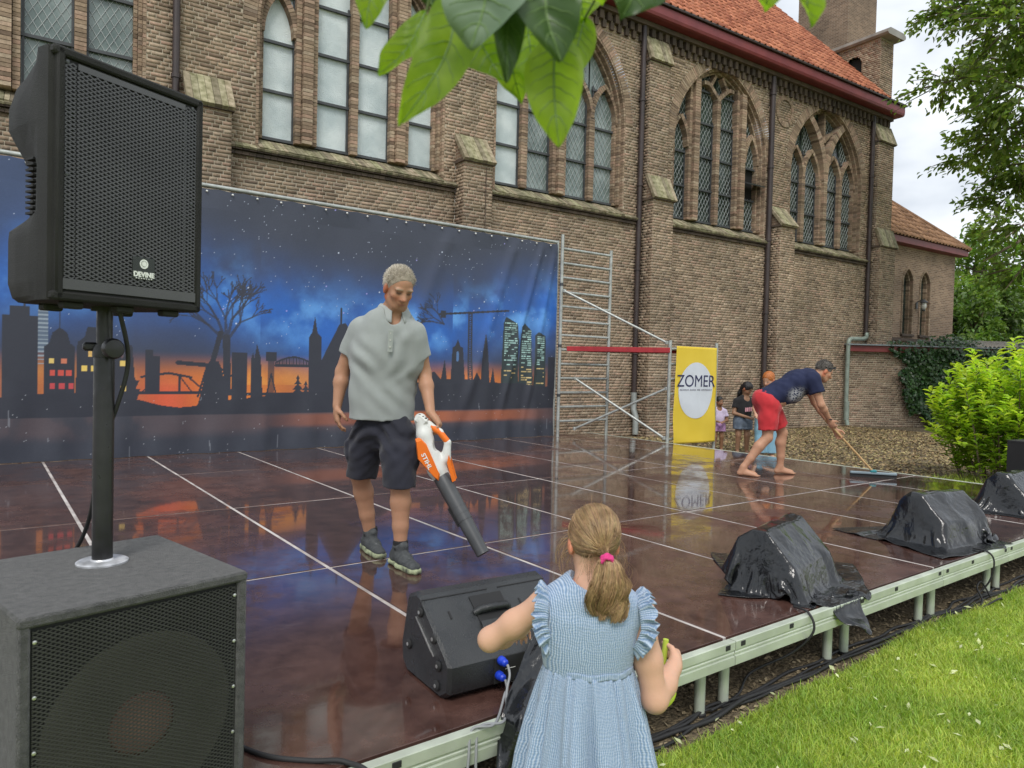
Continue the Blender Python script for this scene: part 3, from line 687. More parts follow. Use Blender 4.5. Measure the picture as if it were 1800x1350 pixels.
# ---- main roof with pantiles
PIT = R_(46.5); rl = 11.0
ro = V(0,-.44,9.67); ru = V(0,math.cos(PIT),math.sin(PIT)); rn = V(0,-math.sin(PIT),math.cos(PIT)); rx = V(1,0,0)
roof = MB().prism([(0,-.05),(rl,-.05),(rl,-.25),(0.1,-.25)], (S0,*ro[1:]), ru, rn, rx, 21.82-S0).build('roof', mat('roof_underlay',(.16,.06,.035),.8), church)
tile_m1 = mat('pantile', (.36,.115,.055), .7, c2=(.50,.19,.10), vscale=3, bump=.2, bscale=40, coords='Object')
def tile_var(name, src):
    m, t, b, L = newmat(name); N = t.nodes.new; g_ = N('ShaderNodeNewGeometry'); oi = N('ShaderNodeObjectInfo'); wn = N('ShaderNodeTexWhiteNoise'); wn.noise_dimensions = '1D'
    L(g_.outputs['Random Per Island'] if src == 'island' else oi.outputs['Random'], wn.inputs['W'])
    r = N('ShaderNodeValToRGB'); r.color_ramp.elements[0].color = (.30,.085,.04,1); r.color_ramp.elements[1].color = (.56,.21,.11,1); L(wn.outputs[0], r.inputs[0])
    n = N('ShaderNodeTexNoise'); n.inputs['Scale'].default_value = 9; n.inputs['Detail'].default_value = 5; L(g_.outputs['Position'], n.inputs['Vector'])
    mr = N('ShaderNodeMapRange'); mr.inputs[1].default_value = .3; mr.inputs[2].default_value = .7; mr.inputs[3].default_value = .7; mr.inputs[4].default_value = 1.2; L(n.outputs[0], mr.inputs[0])
    hs = N('ShaderNodeHueSaturation'); L(mr.outputs[0], hs.inputs['Value']); L(r.outputs[0], hs.inputs['Color']); L(hs.outputs[0], b.inputs['Base Color']); b.inputs['Roughness'].default_value = .75
    return m
TI, TS = tile_var('pantile_mass','island'), tile_var('pantile','object')
TWD, TLN = .222, .33
def tile_geo():
    xs = np.linspace(0,1,9); prof = np.concatenate([.045*np.sin(np.pi*np.minimum(xs/.42,1))**1.0*(xs<.42) + (-.012)*np.sin(np.pi*(xs-.42)/.58)*(xs>=.42)])
    v = []
    for t, lift in ((0,.034),(1.22,.004)):
        for x, h in zip(xs, prof): v.append((x*TWD*1.06, t*TLN, h+lift))
    for x, h in zip(xs, prof): v.append((x*TWD*1.06, 0, h+.016))
    n = 9; f = [(i,i+1,i+1+n,i+n) for i in range(8)] + [(2*n+i,2*n+i+1,i+1,i) for i in range(8)]
    return np.array(v), f
tv, tf = tile_geo(); tfa = np.array(tf)
tme = fastmesh('roof_tile', tv@np.array([rx,ru,rn]), quads=tfa, ); tme.materials.append(TS)
tiles = []
ns = int((21.75-9.0)/TWD)
for r in range(26):
    for k in range(ns): tiles.append((9.0+k*TWD, r*TLN))
tc_ = []
for i, (s_, q) in enumerate(tiles):
    x, y, d = to_px(c2w(V(s_+.1,0,0)+ro+ru*(q+.15)))
    if -2 < y and 1140 < x < 1530: tc_.append((d,i))
tc_.sort(); pick = {i for _, i in tc_[:300]}
tvv = []
for i, (s_, q) in enumerate(tiles):
    o = V(s_,0,0)+ro+ru*q
    if i in pick: t_ = link('roof_tile', tme, roof); t_.location = o + rn*random.uniform(-.004,.004)
    else: tvv.append(tv@np.array([rx,ru,rn])+o)
tm = link('tile_mass', fastmesh('tile_mass', np.concatenate(tvv), quads=np.concatenate([tfa+i*len(tv) for i in range(len(tvv))])), roof, TI); tag(tm, kind='stuff')
# ---- parapet at the roof's right-hand end, with arched niche
pv, pf = [], []; pmb = MB(); PS0, PS1, PZ = 21.72, 22.42, 11.70
def niche(z):
    zs_ = 11.12; hw_ = .27
    if 10.1 < z < zs_: return [(.60,.60+2*hw_)]
    if zs_ <= z < zs_+hw_: h = math.sqrt(hw_**2-(z-zs_)**2); return [(.87-h,.87+h)]
    return []
for o, u, n, l, z0, z1, hl in (((PS0,0,0),(0,1,0),(-1,0,0),1.35,9.3,PZ,niche), ((PS0,0,0),(1,0,0),(0,-1,0),.70,9.66,PZ,None), ((PS1,0,0),(0,1,0),(1,0,0),1.35,9.3,PZ,None)):
    mortar_face(pmb, o, u, n, l, z0, z1, hl); add_bricks(pv, pf, brick_rows(l, z0, z1, hl), o, u, n)
par = pmb.build('parapet', MORTAR, church, fix=False)
tag(link('parapet_bricks', fastmesh('parapet_bricks', np.concatenate(pv), quads=np.concatenate(pf)), par, BR), kind='stuff')
MB().box((22.12,.87,10.7),(.5,.7,1.3)).build('niche_recess', mat('niche_dark',(.02,.018,.016),.9), par)
nr_ = MB(); 
stone = mat('grey_coping_stone',(.22,.21,.19),.85,c2=(.36,.35,.32),vscale=3,bump=.4,bscale=25)
cp = MB(); cp.prism([(-.14,PZ+.05),(-.08,PZ),(.78,PZ),(.86,PZ+.06),(.86,PZ+.14),(.74,PZ+.2),(0,PZ+.2),(-.14,PZ+.13)],(PS0,-.28,0),(1,0,0),(0,0,1),(0,1,0),2.3); cp.build('coping', stone, par)
MB().prism([(1.3,10.9),(2.1,11.75),(1.3,11.75)],(PS0+.02,0,0),(0,1,0),(0,0,1),(1,0,0),.62).build('lead_flashing', mat('lead_sheet',(.25,.28,.31),.5,metal=.3,var=.2), par)
# ---- stair tower rising behind
TB = V(29.2,16,0); loc = (TB-W0)@CW.T
tw = MB(); tw.prism([(0,0),(2.1,0),(2.7,.6),(2.7,2.4),(0,2.4)], (loc[0],loc[1],0), (1,0,0), (0,1,0), (0,0,1), 26); tw.build('tower', far_brick('tower_brick',1.1,.8), church)
# ================================================================== side chapel beyond the nave
chapel = empty('side_chapel', c2w((26,1.0,0)), -A325, label='lower brick side building with two lancet windows and hipped tiled roof', cat='building')
AX0, AX1 = -3.7, 2.95
cm = MB()
wins = [(-.30,.30),(.86,.30)]
def ch_holes(z):
    h = []
    for c, hw_ in wins:
        if 2.98 < z < 4.75: h.append((c-hw_-AX0, c+hw_-AX0))
        elif 4.75 <= z < 5.4:
            R2 = hw_*1.7; q = R2*R2-(z-4.75)**2
            if q > 0 and math.sqrt(q)-(R2-hw_) > 0: e = math.sqrt(q)-(R2-hw_); h.append((c-e-AX0,c+e-AX0))
    return h
mortar_face(cm, (AX0,0,0),(1,0,0),(0,-1,0),AX1-AX0,0,6.1,ch_holes,0)
mortar_face(cm, (AX1,0,0),(0,1,0),(1,0,0),5,0,6.1,None,0)
cw_ = cm.build('wall', FARB, chapel, fix=False)
for c, hw_ in wins:
    fr_ = MB(); R2 = hw_*1.7
    for sd_ in (-1,1):
        for dd, y0_ in ((.05,-.02),(-.03,.08)):
            pts = [(sd_*(hw_+dd),2.98),(sd_*(hw_+dd),4.75)]+[(sd_*(-(R2-hw_)+(R2+dd)*math.cos(a)),4.75+(R2+dd)*math.sin(a)) for a in np.linspace(.05,math.acos((R2-hw_)/(R2+dd)),12)]
            chain(fr_, pts, .08, y0_, .25, c, step=.0625)
    wn_ = fr_.build('window', BR, chapel)
    MB().box((c,.2,4.15),(2*hw_,.02,2.4)).build('pane', GL_DARK, wn_)
    MB().box((c,.02,2.94),(2*hw_+.2,.2,.09),bevel=.01).build('sill', drip_m, wn_)
MB().box(((AX0+AX1)/2,-.03,2.78),(AX1-AX0,.1,.1)).build('string_course', drip_m, chapel)
MB().prism([(0,5.98),(-.28,6.0),(-.30,6.2),(0,6.2)],(AX0,0,0),(0,1,0),(0,0,1),(1,0,0),AX1-AX0+.35).build('fascia', red_paint, chapel)
P2 = R_(43); u2 = V(0,math.cos(P2),math.sin(P2)); n2_ = V(0,-math.sin(P2),math.cos(P2)); e0 = V(AX1+.38,-.34,6.2)
H = 3.4
rf = MB(); ridge_a = V(AX0,-.34+H,6.2+H*math.tan(P2)); rb = V(AX1+.38-H,-.34+H,6.2+H*math.tan(P2)); 
rf.add([V(AX0,-.34,6.2),e0,rb,ridge_a,V(AX1+.38,-.34+2*H,6.2),V(AX0,-.34+2*H,6.2)], [(0,1,2,3),(1,4,2),(3,2,4,5)]); rfo = rf.build('roof', mat('chapel_underlay',(.2,.09,.05),.8), chapel)
tvv = []; B3 = np.array([V(1,0,0),u2,n2_])
for r in range(14):
    q = r*TLN; lim = AX1+.38-q*math.cos(P2)
    for k in range(int((lim-AX0-.1)/TWD)): tvv.append(tv@B3+V(AX0+k*TWD,-.36,6.2)+u2*q)
tag(link('tile_mass', fastmesh('tile_mass', np.concatenate(tvv), quads=np.concatenate([tfa+i*len(tv) for i in range(len(tvv))])), rfo, tile_var('old_pantile','island')), kind='stuff')
ct = bpy.data.materials['old_pantile']; 
for n_ in ct.node_tree.nodes:
    if n_.type == 'VALTORGB': n_.color_ramp.elements[0].color = (.17,.085,.04,1); n_.color_ramp.elements[1].color = (.36,.20,.11,1)
hp = MB(); hp.tube([e0+V(0,0,.03), rb+V(0,0,.03)], .09, 8); hp.build('hip_ridge', ct, rfo)
# wall lantern between the lancets
lan = empty('wall_lantern', c2w((26.28,.97,4.0)), -A325, label='small black lantern with pale globe fixed between the lancet windows', cat='lantern')
lm = MB(); lm.bar((0,0,.12),(0,-.22,.2),.03,.03); lm.box((0,.0,.0),(.1,.03,.22)); lm.lathe([(.02,.14),(.12,.06),(.13,.03),(.02,.04)],12,(0,-.24,.06)); lm.lathe([(.05,-.2),(.06,-.16),(.05,-.15)],12,(0,-.24,0)); lm.build('bracket', dark_metal, lan)
MB().lathe([(.03,-.15),(.075,-.10),(.085,0),(.07,.08),(.03,.1)],14,(0,-.24,0)).build('globe', mat('opal_glass',(.75,.74,.68),.3), lan, smooth=True)
# ================================================================== low outbuilding wall with red fascia
LA = c2w((20.42,0,0)); ld = unit(V(.853,-.522,0)); ln_ = V(-ld[1]*-1, 0, 0); ln_ = unit(V(ld[1],-ld[0],0))
low = empty('garden_building', LA, math.atan2(ld[1],ld[0]), label='low brick garden building with red fascia, half covered by ivy', cat='building')
lv, lf = [], []; lmb = MB(); LL = 11
mortar_face(lmb,(0,0,0),(1,0,0),(0,-1,0),LL,0,2.25); lw_ = lmb.build('wall', MORTAR, low, fix=False)
add_bricks(lv, lf, brick_rows(4.2,.005,2.25), (0,0,0),(1,0,0),(0,-1,0)); tag(link('brickwork', fastmesh('brickwork', np.concatenate(lv), quads=np.concatenate(lf)), lw_, BR), kind='stuff')
MB().box((LL/2,-.08,2.30),(LL,.18,.18),bevel=.01).build('fascia', red_paint, low)
MB().box((LL/2,1.0,2.41),(LL+.1,2.5,.04),bevel=.008).build('roof', mat('lead_roof',(.22,.25,.27),.5,metal=.2), low)
crg = MB(); xs = np.linspace(4.2,LL,150); crg.grid(np.array([[[x,y,2.46+.12*(y+.15)+.03*math.sin(x*46)] for x in xs] for y in (-.2,2.2)])); crg.build('corrugated_roof', mat('fibre_cement',(.30,.27,.23),.85,var=.25), low, smooth=True, fix=False)
# ================================================================== text helper
def text_mesh(txt, size, extrude=.001, bold=0, spacing=1.0):
    cu = bpy.data.curves.new('t','FONT'); cu.body = txt; cu.size = size; cu.extrude = extrude; cu.offset = bold; cu.align_x = 'CENTER'; cu.align_y = 'CENTER'; cu.space_character = spacing
    o = bpy.data.objects.new('t', cu); col.objects.link(o); bpy.context.view_layer.update()
    me = bpy.data.meshes.new_from_object(o.evaluated_get(bpy.context.evaluated_depsgraph_get())); bpy.data.objects.remove(o); return me
def place_text(name, txt, size, m_, parent, loc, rot, bold=0, spacing=1.0, sx=1):
    me = text_mesh(txt, size, .0008, bold, spacing); me.materials.clear(); me.materials.append(m_); o = link(name, me, parent); o.location = loc; o.rotation_euler = rot; o.scale = (sx,1,1); return o
def grille(mb, x0, x1, z0, z1, y, sp, slope, w_, th=.0012):
    """expanded-metal lattice: two families of slanted strands"""
    for sg in (-1,1):
        L_ = x1-x0; z = z0-slope*L_ if sg > 0 else z0
        zend = z1 if sg > 0 else z1+slope*L_
        while z < zend:
            pts = []
            xa, xb = x0, x1
            # z(x) = z + sg*slope*(x-x0)
            if slope > 0:
                t0, t1 = sorted(((z0-z)/(sg*slope), (z1-z)/(sg*slope))); xa, xb = max(x0,x0+t0), min(x1,x0+t1)
            if xb-xa > .004: mb.bar((xa,y+sg*.0006,z+sg*slope*(xa-x0)),(xb,y+sg*.0006,z+sg*slope*(xb-x0)), th, w_, up=(0,0,1))
            z += sp
# ================================================================== subwoofer
carpet = mat('worn_speaker_carpet', (.04,.041,.040), .95, c2=(.10,.10,.097), vscale=45, bump=1.0, bscale=300, detail=9, sheen=.2)
sub_black = mat('black_front', (.012,.012,.013), .7)
gr_m = mat('grille_metal', (.085,.085,.09), .42, metal=.3); gr_sub = mat('sub_grille_metal', (.05,.05,.05), .5, metal=.3)
def subwoofer(loc, rz, wd, dp, ht, label, skin=None):
    s_ = empty('subwoofer', loc, rz, label, 'subwoofer')
    b_ = MB(); t_ = .026; fy = -dp/2
    b_.box((0,.012,ht/2),(wd-.004,dp-.03,ht-.004),bevel=.012)
    b_.box((-wd/2+t_/2,0,ht/2),(t_,dp-.004,ht-.008),bevel=.011); b_.box((wd/2-t_/2,0,ht/2),(t_,dp-.004,ht-.008),bevel=.011)
    b_.box((0,0,ht-t_/2),(wd+.003,dp,t_),bevel=.012); b_.box((0,0,t_/2),(wd+.003,dp,t_),bevel=.012)
    b_.build('cabinet', skin or carpet, s_, smooth=40)
    MB().box((0,fy+.020,ht/2),(wd-.05,.008,ht-.05)).build('baffle', sub_black, s_)
    g_ = MB(); grille(g_, -wd/2+.03, wd/2-.03, .035, ht-.035, fy+.009, .0098, .55, .0030); g_.build('grille', gr_sub, s_, fix=False)
    ax = ((1,0,0),(0,0,1),(0,-1,0)); R2 = min(wd,ht)*.42
    MB().lathe([(R2,.0),(R2,.003),(R2*.93,.003),(R2*.86,.002),(R2*.80,.001),(R2*.33,.0005)],40,(0,fy+.0155,ht*.47),ax).build('cone', mat('speaker_cone',(.11,.107,.08),.8,var=.2,vscale=8), s_, smooth=30)
    MB().lathe([(R2*.35,.0),(R2*.3,.0015),(R2*.15,.003),(.002,.0035)],30,(0,fy+.0145,ht*.47),ax).build('dust_cap', mat('dust_cap',(.22,.13,.095),.7), s_, smooth=True)
    sc = MB()
    for x in (-wd/2+.034,wd/2-.034):
        for z in np.linspace(.06,ht-.06,5):
            MB().lathe([(.0045,0),(.0045,.002),(.002,.003)],8,(x,fy+.008,z),ax).build('screw', alu, s_)
    return s_
sub = subwoofer((.272,2.204,ZS), R_(12), .535, .58, .62, 'worn carpeted subwoofer with wire grille holding the speaker pole')
subwoofer((9.12-.32,2.54,ZS), R_(-8), .5, .5, .56, 'black bass speaker on the far right end of the stage', mat('black_paint_cabinet',(.012,.012,.013),.6))
# ================================================================== speaker pole
PXY = V(.281,2.275)
pole = empty('speaker_pole', (PXY[0],PXY[1],.95), 0, 'black telescopic pole standing on the worn subwoofer', 'pole')
pole_m = mat('black_pole', (.016,.016,.017), .38, var=.3, vscale=15, rvar=.12)
MB().lathe([(.0265,.0),(.0265,.60),(.0245,.61)],20).build('outer_tube', pole_m, pole, smooth=40)
MB().lathe([(.0205,.6),(.0205,.80)],20).build('inner_tube', pole_m, pole, smooth=40)
MB().lathe([(.023,.0),(.030,.001),(.030,.02),(.028,.03),(.0225,.03)],20,(0,0,.575)).build('clamp_collar', pole_m, pole, smooth=40)
kb = MB(); kb.tube([V(0,0,.60),V(*(R0*.05-F0*.02))+V(0,0,.6)],.010,10); kb.lathe([(.012,0),(.027,.004),(.029,.02),(.024,.032),(.008,.034)],18,V(*(R0*.033-F0*.025))+V(0,0,.6),np.array([V(0,0,1),np.cross(V(*(R0*.7-F0*.7)),V(0,0,1)),V(*(R0*.7-F0*.7))])); kb.box(V(*(-R0*.035))+V(0,0,.605),(.045,.03,.024),bevel=.006); kb.build('clamp_knob', pole_m, pole, smooth=40)
MB().lathe([(.021,-.0),(.066,.0),(.066,.004),(.060,.0075),(.030,.008),(.027,.012),(.021,.012)],32).build('flange', mat('worn_flange',(.55,.56,.58),.4,metal=.5,var=.4,vscale=30), pole, smooth=40)
# ================================================================== loudspeaker on the pole
SA = R_(25)
spk = empty('loudspeaker', (PXY[0]-.005,PXY[1],1.665), SA, 'large black loudspeaker with metal grille raised on the pole', 'loudspeaker')
SW, SH, SD = .46, .655, .38
def spk_body():
    lv = [(0,.90,0.0),(.012,.96,0),(.05,1,0),(.17,1,0),(.195,.99,.0),(.235,.84,.03),(.36,.82,.03),(.42,.93,.02),(.47,1,0),(.53,1,0),(.585,.97,.03),(.625,.90,.07),(SH,.78,.12)]
    # plan ring: x half, y from front to back
    ring = []
    base = [(.215,-.18),(.23,-.165),(.23,-.10),(.227,-.04),(.215,.08),(.20,.17),(.16,.20),(0,.20)]
    full = base + [(-x,y) for x,y in base[-2::-1]] + [(-.205,-.18+0)] 
    full = base + [(-x,y) for x,y in base[-2::-1]]
    G = []
    for z, k, b_ in lv:
        row = []
        for x, y in full:
            t = max(0,(y+.10)/.28)                  # 0 at the front, 1 at the back
            kx = 1-(1-k)*min(1,t*1.6) if y > -.1 else 1
            yy = y-(b_+(1-k)*.22)*t
            row.append((x*kx, yy, z))
        G.append(row)
    G = np.array(G); m_ = MB(); m_.grid(G, wrap=True); n = len(full)
    m_.f.append(tuple(range(n-1,-1,-1))); m_.f.append(tuple((len(lv)-1)*n+i for i in range(n)))
    return m_
spk_m = mat('textured_black_cabinet', (.014,.014,.013), .6, c2=(.026,.026,.024), vscale=6, bump=.5, bscale=420, spec=.25)
spk.scale = (.92,.68,.945)
bd = spk_body().build('cabinet', spk_m, spk, smooth=38)
fr = MB()
for a, b_ in (((-.23,-.185,.012),(.23,-.185,.012)),((-.23,-.185,SH-.012),(.23,-.185,SH-.012))): fr.bar(a,b_,.03,.024,bevel=.009)
for x in (-.209,.219): fr.box((x,-.185,SH/2),(.022,.03,SH-.002),bevel=.009)
fr.build('front_frame', spk_m, spk, smooth=40)
MB().box((0,-.178,SH/2),(.43,.012,SH-.04)).build('baffle', sub_black, spk)
gg = MB(); grille(gg, -.168, .168, .06, SH-.05, -.1975, .0112, .5, .0036); grille(gg, -.209,-.168,.03,SH-.035,-.193,.0112,.5,.0036); grille(gg, .168,.209,.03,SH-.035,-.193,.0112,.5,.0036); gg.build('grille', gr_m, spk, fix=False)
MB().box((0,-.1965,SH-.040),(.33,.003,.016)).build('grille_edge', gr_m, spk)
MB().box((0,-.1965,.044),(.418,.003,.028)).build('grille_edge', gr_m, spk)
plate = MB().box((.03,-.200,.112),(.07,.004,.062),bevel=.001).build('logo_plate', mat('logo_plate',(.016,.021,.018),.35), spk)
white_ink = mat('white_ink',(.78,.80,.76),.5,var=.05)
place_text('lettering','DEVINE',.0195,white_ink,plate,(.03,-.2028,.093),(math.pi/2,0,0),bold=.0009)
em = MB(); ax = ((1,0,0),(0,0,1),(0,-1,0))
em.lathe([(.0135,0),(.0135,.0008),(.0098,.0008),(.0098,0)],24,(.03,-.2022,.124),ax); em.lathe([(.0065,0),(.0065,.0009),(.001,.0009)],20,(.031,-.2022,.1245),ax); em.build('emblem', white_ink, plate)
ud = MB()
for k in range(7): ud.box((.006+k*.008,-.2030,.0825),(.0045,.001,.0022))
ud.build('small_lettering', white_ink, plate)
for x in (-.192,.192):
    for z in (.05,.33,SH-.035): MB().lathe([(.005,0),(.005,.003),(.002,.004)],10,(x,-.1935,z),ax).build('screw', dark_metal, spk)
for x, y in ((-.15,-.13),(.15,-.13),(-.11,.10),(.11,.10),(.0,-.13)): MB().box((x,y,-.008),(.055,.045,.02),bevel=.006).build('rubber_foot', rubber, spk)
MB().lathe([(.034,-.012),(.034,.001)],16,(0,0,0)).build('pole_socket', rubber, spk)
vt = MB()
for k in range(11): vt.box((-.203,-.005,.235+k*.0145),(.02,.05,.006))
vt.build('side_vent', sub_black, spk)
# cable from the loudspeaker to the stage
def cable(name, pts, r, label, m_=None, group=None, n=8, smooth_n=10):
    P = np.array(pts,float); t = np.arange(len(P)); tt = np.linspace(0,len(P)-1,(len(P)-1)*smooth_n+1)
    Q = np.zeros((len(tt),3))
    for i, u in enumerate(tt):
        k = min(int(u),len(P)-2); f = u-k; p0,p1,p2,p3 = P[max(k-1,0)],P[k],P[k+1],P[min(k+2,len(P)-1)]
        Q[i] = .5*((2*p1)+(p2-p0)*f+(2*p0-5*p1+4*p2-p3)*f*f+(3*p1-p0-3*p2+p3)*f**3)
    o = MB().tube(Q, r, n).build(name, m_ or rubber, None, smooth=50)
    return tag(o, label, 'cable', group)
def cp_(px, py, d):     # a point at distance d on the line of sight, used while laying out
    q = np.array(CF)+np.array(CR)*(px-900)/1251-np.array(CV)*(py-675)/1251; return V(0,0,1.53)+q*d
cable('speaker_cable', [(.305,2.20,1.66),(.335,2.24,1.52),(.31,2.27,1.38),(.270,2.33,1.24),(.268,2.36,1.12),(.255,2.45,1.0),(.21,2.56,.85),(.12,2.62,.55),(.02,2.68,ZS+.008),(-.15,2.75,ZS+.008)], .0062, 'black cable hanging from the loudspeaker down beside its pole')
cable('power_cable', [(.50,2.42,.36),(.62,2.28,ZS+.008),(.70,2.12,ZS+.007),(.80,2.02,ZS+.007),(.88,1.95,ZS+.010),(.93,1.86,.30),(.95,1.84,.02)], .008, 'thick black cable leaving the subwoofer at the stage edge')
# ================================================================== floor monitor
wed = empty('floor_monitor', (1.625,2.285,ZS), R_(-3), 'wet black wedge shaped floor monitor with handle and blue plugs', 'floor monitor')
WL = .575
sec = [(-.195,.03),(-.205,.06),(-.205,.13),(-.185,.15),(.035,.322),(.07,.330),(.14,.30),(.19,.10),(.18,.03),(.14,.0),(-.15,.0)]
wet_plastic = mat('wet_black_plastic', (.016,.017,.019), .3, c2=(.035,.038,.041), vscale=4, rvar=.16, bump=.35, bscale=260)
def wedge_body(sec, L_):
    m_ = MB(); G = []
    P = np.array(sec); c = P.mean(0)
    for x, k in ((-L_/2,.93),(-L_/2+.012,1),(L_/2-.012,1),(L_/2,.93)): G.append([(x,*(c+(p-c)*k)) for p in P])
    m_.grid(np.array(G), wrap=True); n = len(sec); m_.f.append(tuple(range(n-1,-1,-1))); m_.f.append(tuple(3*n+i for i in range(n))); return m_
cab = wedge_body(sec, WL).build('cabinet', wet_plastic, wed, smooth=25)
sd = unit(V(0,.22,.172)); sn = unit(V(0,-.172,.22)); so_ = V(0,-.185,.15)
def slope(x, t, h): return V(x,0,0)+so_+sd*t+sn*h
hx = -.02
MB().box(slope(hx,.145,.0015),(.145,.185,.004),(V(1,0,0),sd,sn)).build('handle_recess', sub_black, wed)
MB().box(slope(hx,.085,.004),(.15,.07,.004),(V(1,0,0),unit(sd+sn*.25),unit(sn-sd*.25))).build('recess_floor', wet_plastic, wed)
MB().tube([slope(hx-.075,.165,.0),slope(hx-.06,.165,.018),slope(hx,.165,.022),slope(hx+.06,.165,.018),slope(hx+.075,.165,.0)],.0145,12).build('handle', wet_plastic, wed, smooth=60)
for x0, x1 in ((-.29,.0),(.05,.28)): MB().box(slope((x0+x1)/2,.258,.001),(x1-x0,.004,.003),(V(1,0,0),sd,sn)).build('groove', sub_black, wed)
for x in (-.20,.12): MB().box(slope(x,.175,.001),(.008,.034,.004),(V(1,0,0),sd,sn),bevel=.003).build('fly_point', sub_black, wed)
pan = MB().box((.06,-.2065,.082),(.32,.004,.095),bevel=.001).build('connector_panel', sub_black, wed)
pk = MB()
for k in range(6): pk.box((.03+k*.016,-.209,.10-(k%2)*.01),(.0022,.001,.03))
pk.box((.08,-.209,.062),(.13,.001,.0018)); pk.box((-.03,-.209,.082),(.045,.001,.0018)); pk.box((.115,-.209,.122),(.006,.001,.016)); pk.build('panel_print', white_ink, pan)
blue = mat('blue_plug',(.012,.05,.55),.4)
for x, z in ((-.075,.120),(-.083,.067)):
    p_ = MB(); p_.lathe([(.0,0),(.014,0),(.0165,.003),(.0165,.018),(.013,.023),(.0135,.034),(.008,.04)],18,(x,-.207,z),ax); p_.build('blue_plug', blue, wed, smooth=40)
end_x = -WL/2-.001; ex = ((0,1,0),(0,0,1),(-1,0,0))
for y, z in ((-.09,.20),(-.13,.115),(.11,.115),(-.12,.04),(.02,.265)):
    f_ = MB(); f_.lathe([(.019,0),(.019,.006),(.015,.009),(.002,.009)],16,(end_x,y,z),ex); fo = f_.build('end_foot', rubber, wed, smooth=40)
    MB().lathe([(.007,.009),(.007,.0105),(.002,.0105)],10,(end_x,y,z),ex).build('screw', alu, fo)
MB().bar((end_x-.001,.06,.235),(end_x-.001,-.07,.145),.003,.004).build('cap_groove', alu, wed)
MB().bar((end_x-.001,.04,.225),(end_x-.001,-.09,.135),.003,.004).build('cap_groove', alu, wed)
grey_cable = mat('grey_cable',(.28,.29,.30),.45)
w2 = lambda x,y,z: (1.625+x*math.cos(R_(-3))-y*math.sin(R_(-3)), 2.285+x*math.sin(R_(-3))+y*math.cos(R_(-3)), ZS+z)
for k, (x, z) in enumerate(((-.075,.120),(-.083,.067))):
    cable('signal_cable', [w2(x,-.255,z),w2(x-.003,-.275,z-.03),w2(x-.03,-.30,.05-.01*k),w2(x-.08-.02*k,-.37,.008),w2(x-.13-.03*k,-.42,.012),(1.33-.03*k,1.905,ZS+.004),(1.30-.03*k,1.878,.25),(1.29-.05*k,1.86,.10),(1.26-.10*k,1.84,.02),(1.05-.1*k,1.80,.012)], .0048, ['grey signal cable from the upper blue plug of the monitor','grey signal cable from the lower blue plug of the monitor'][k], grey_cable)
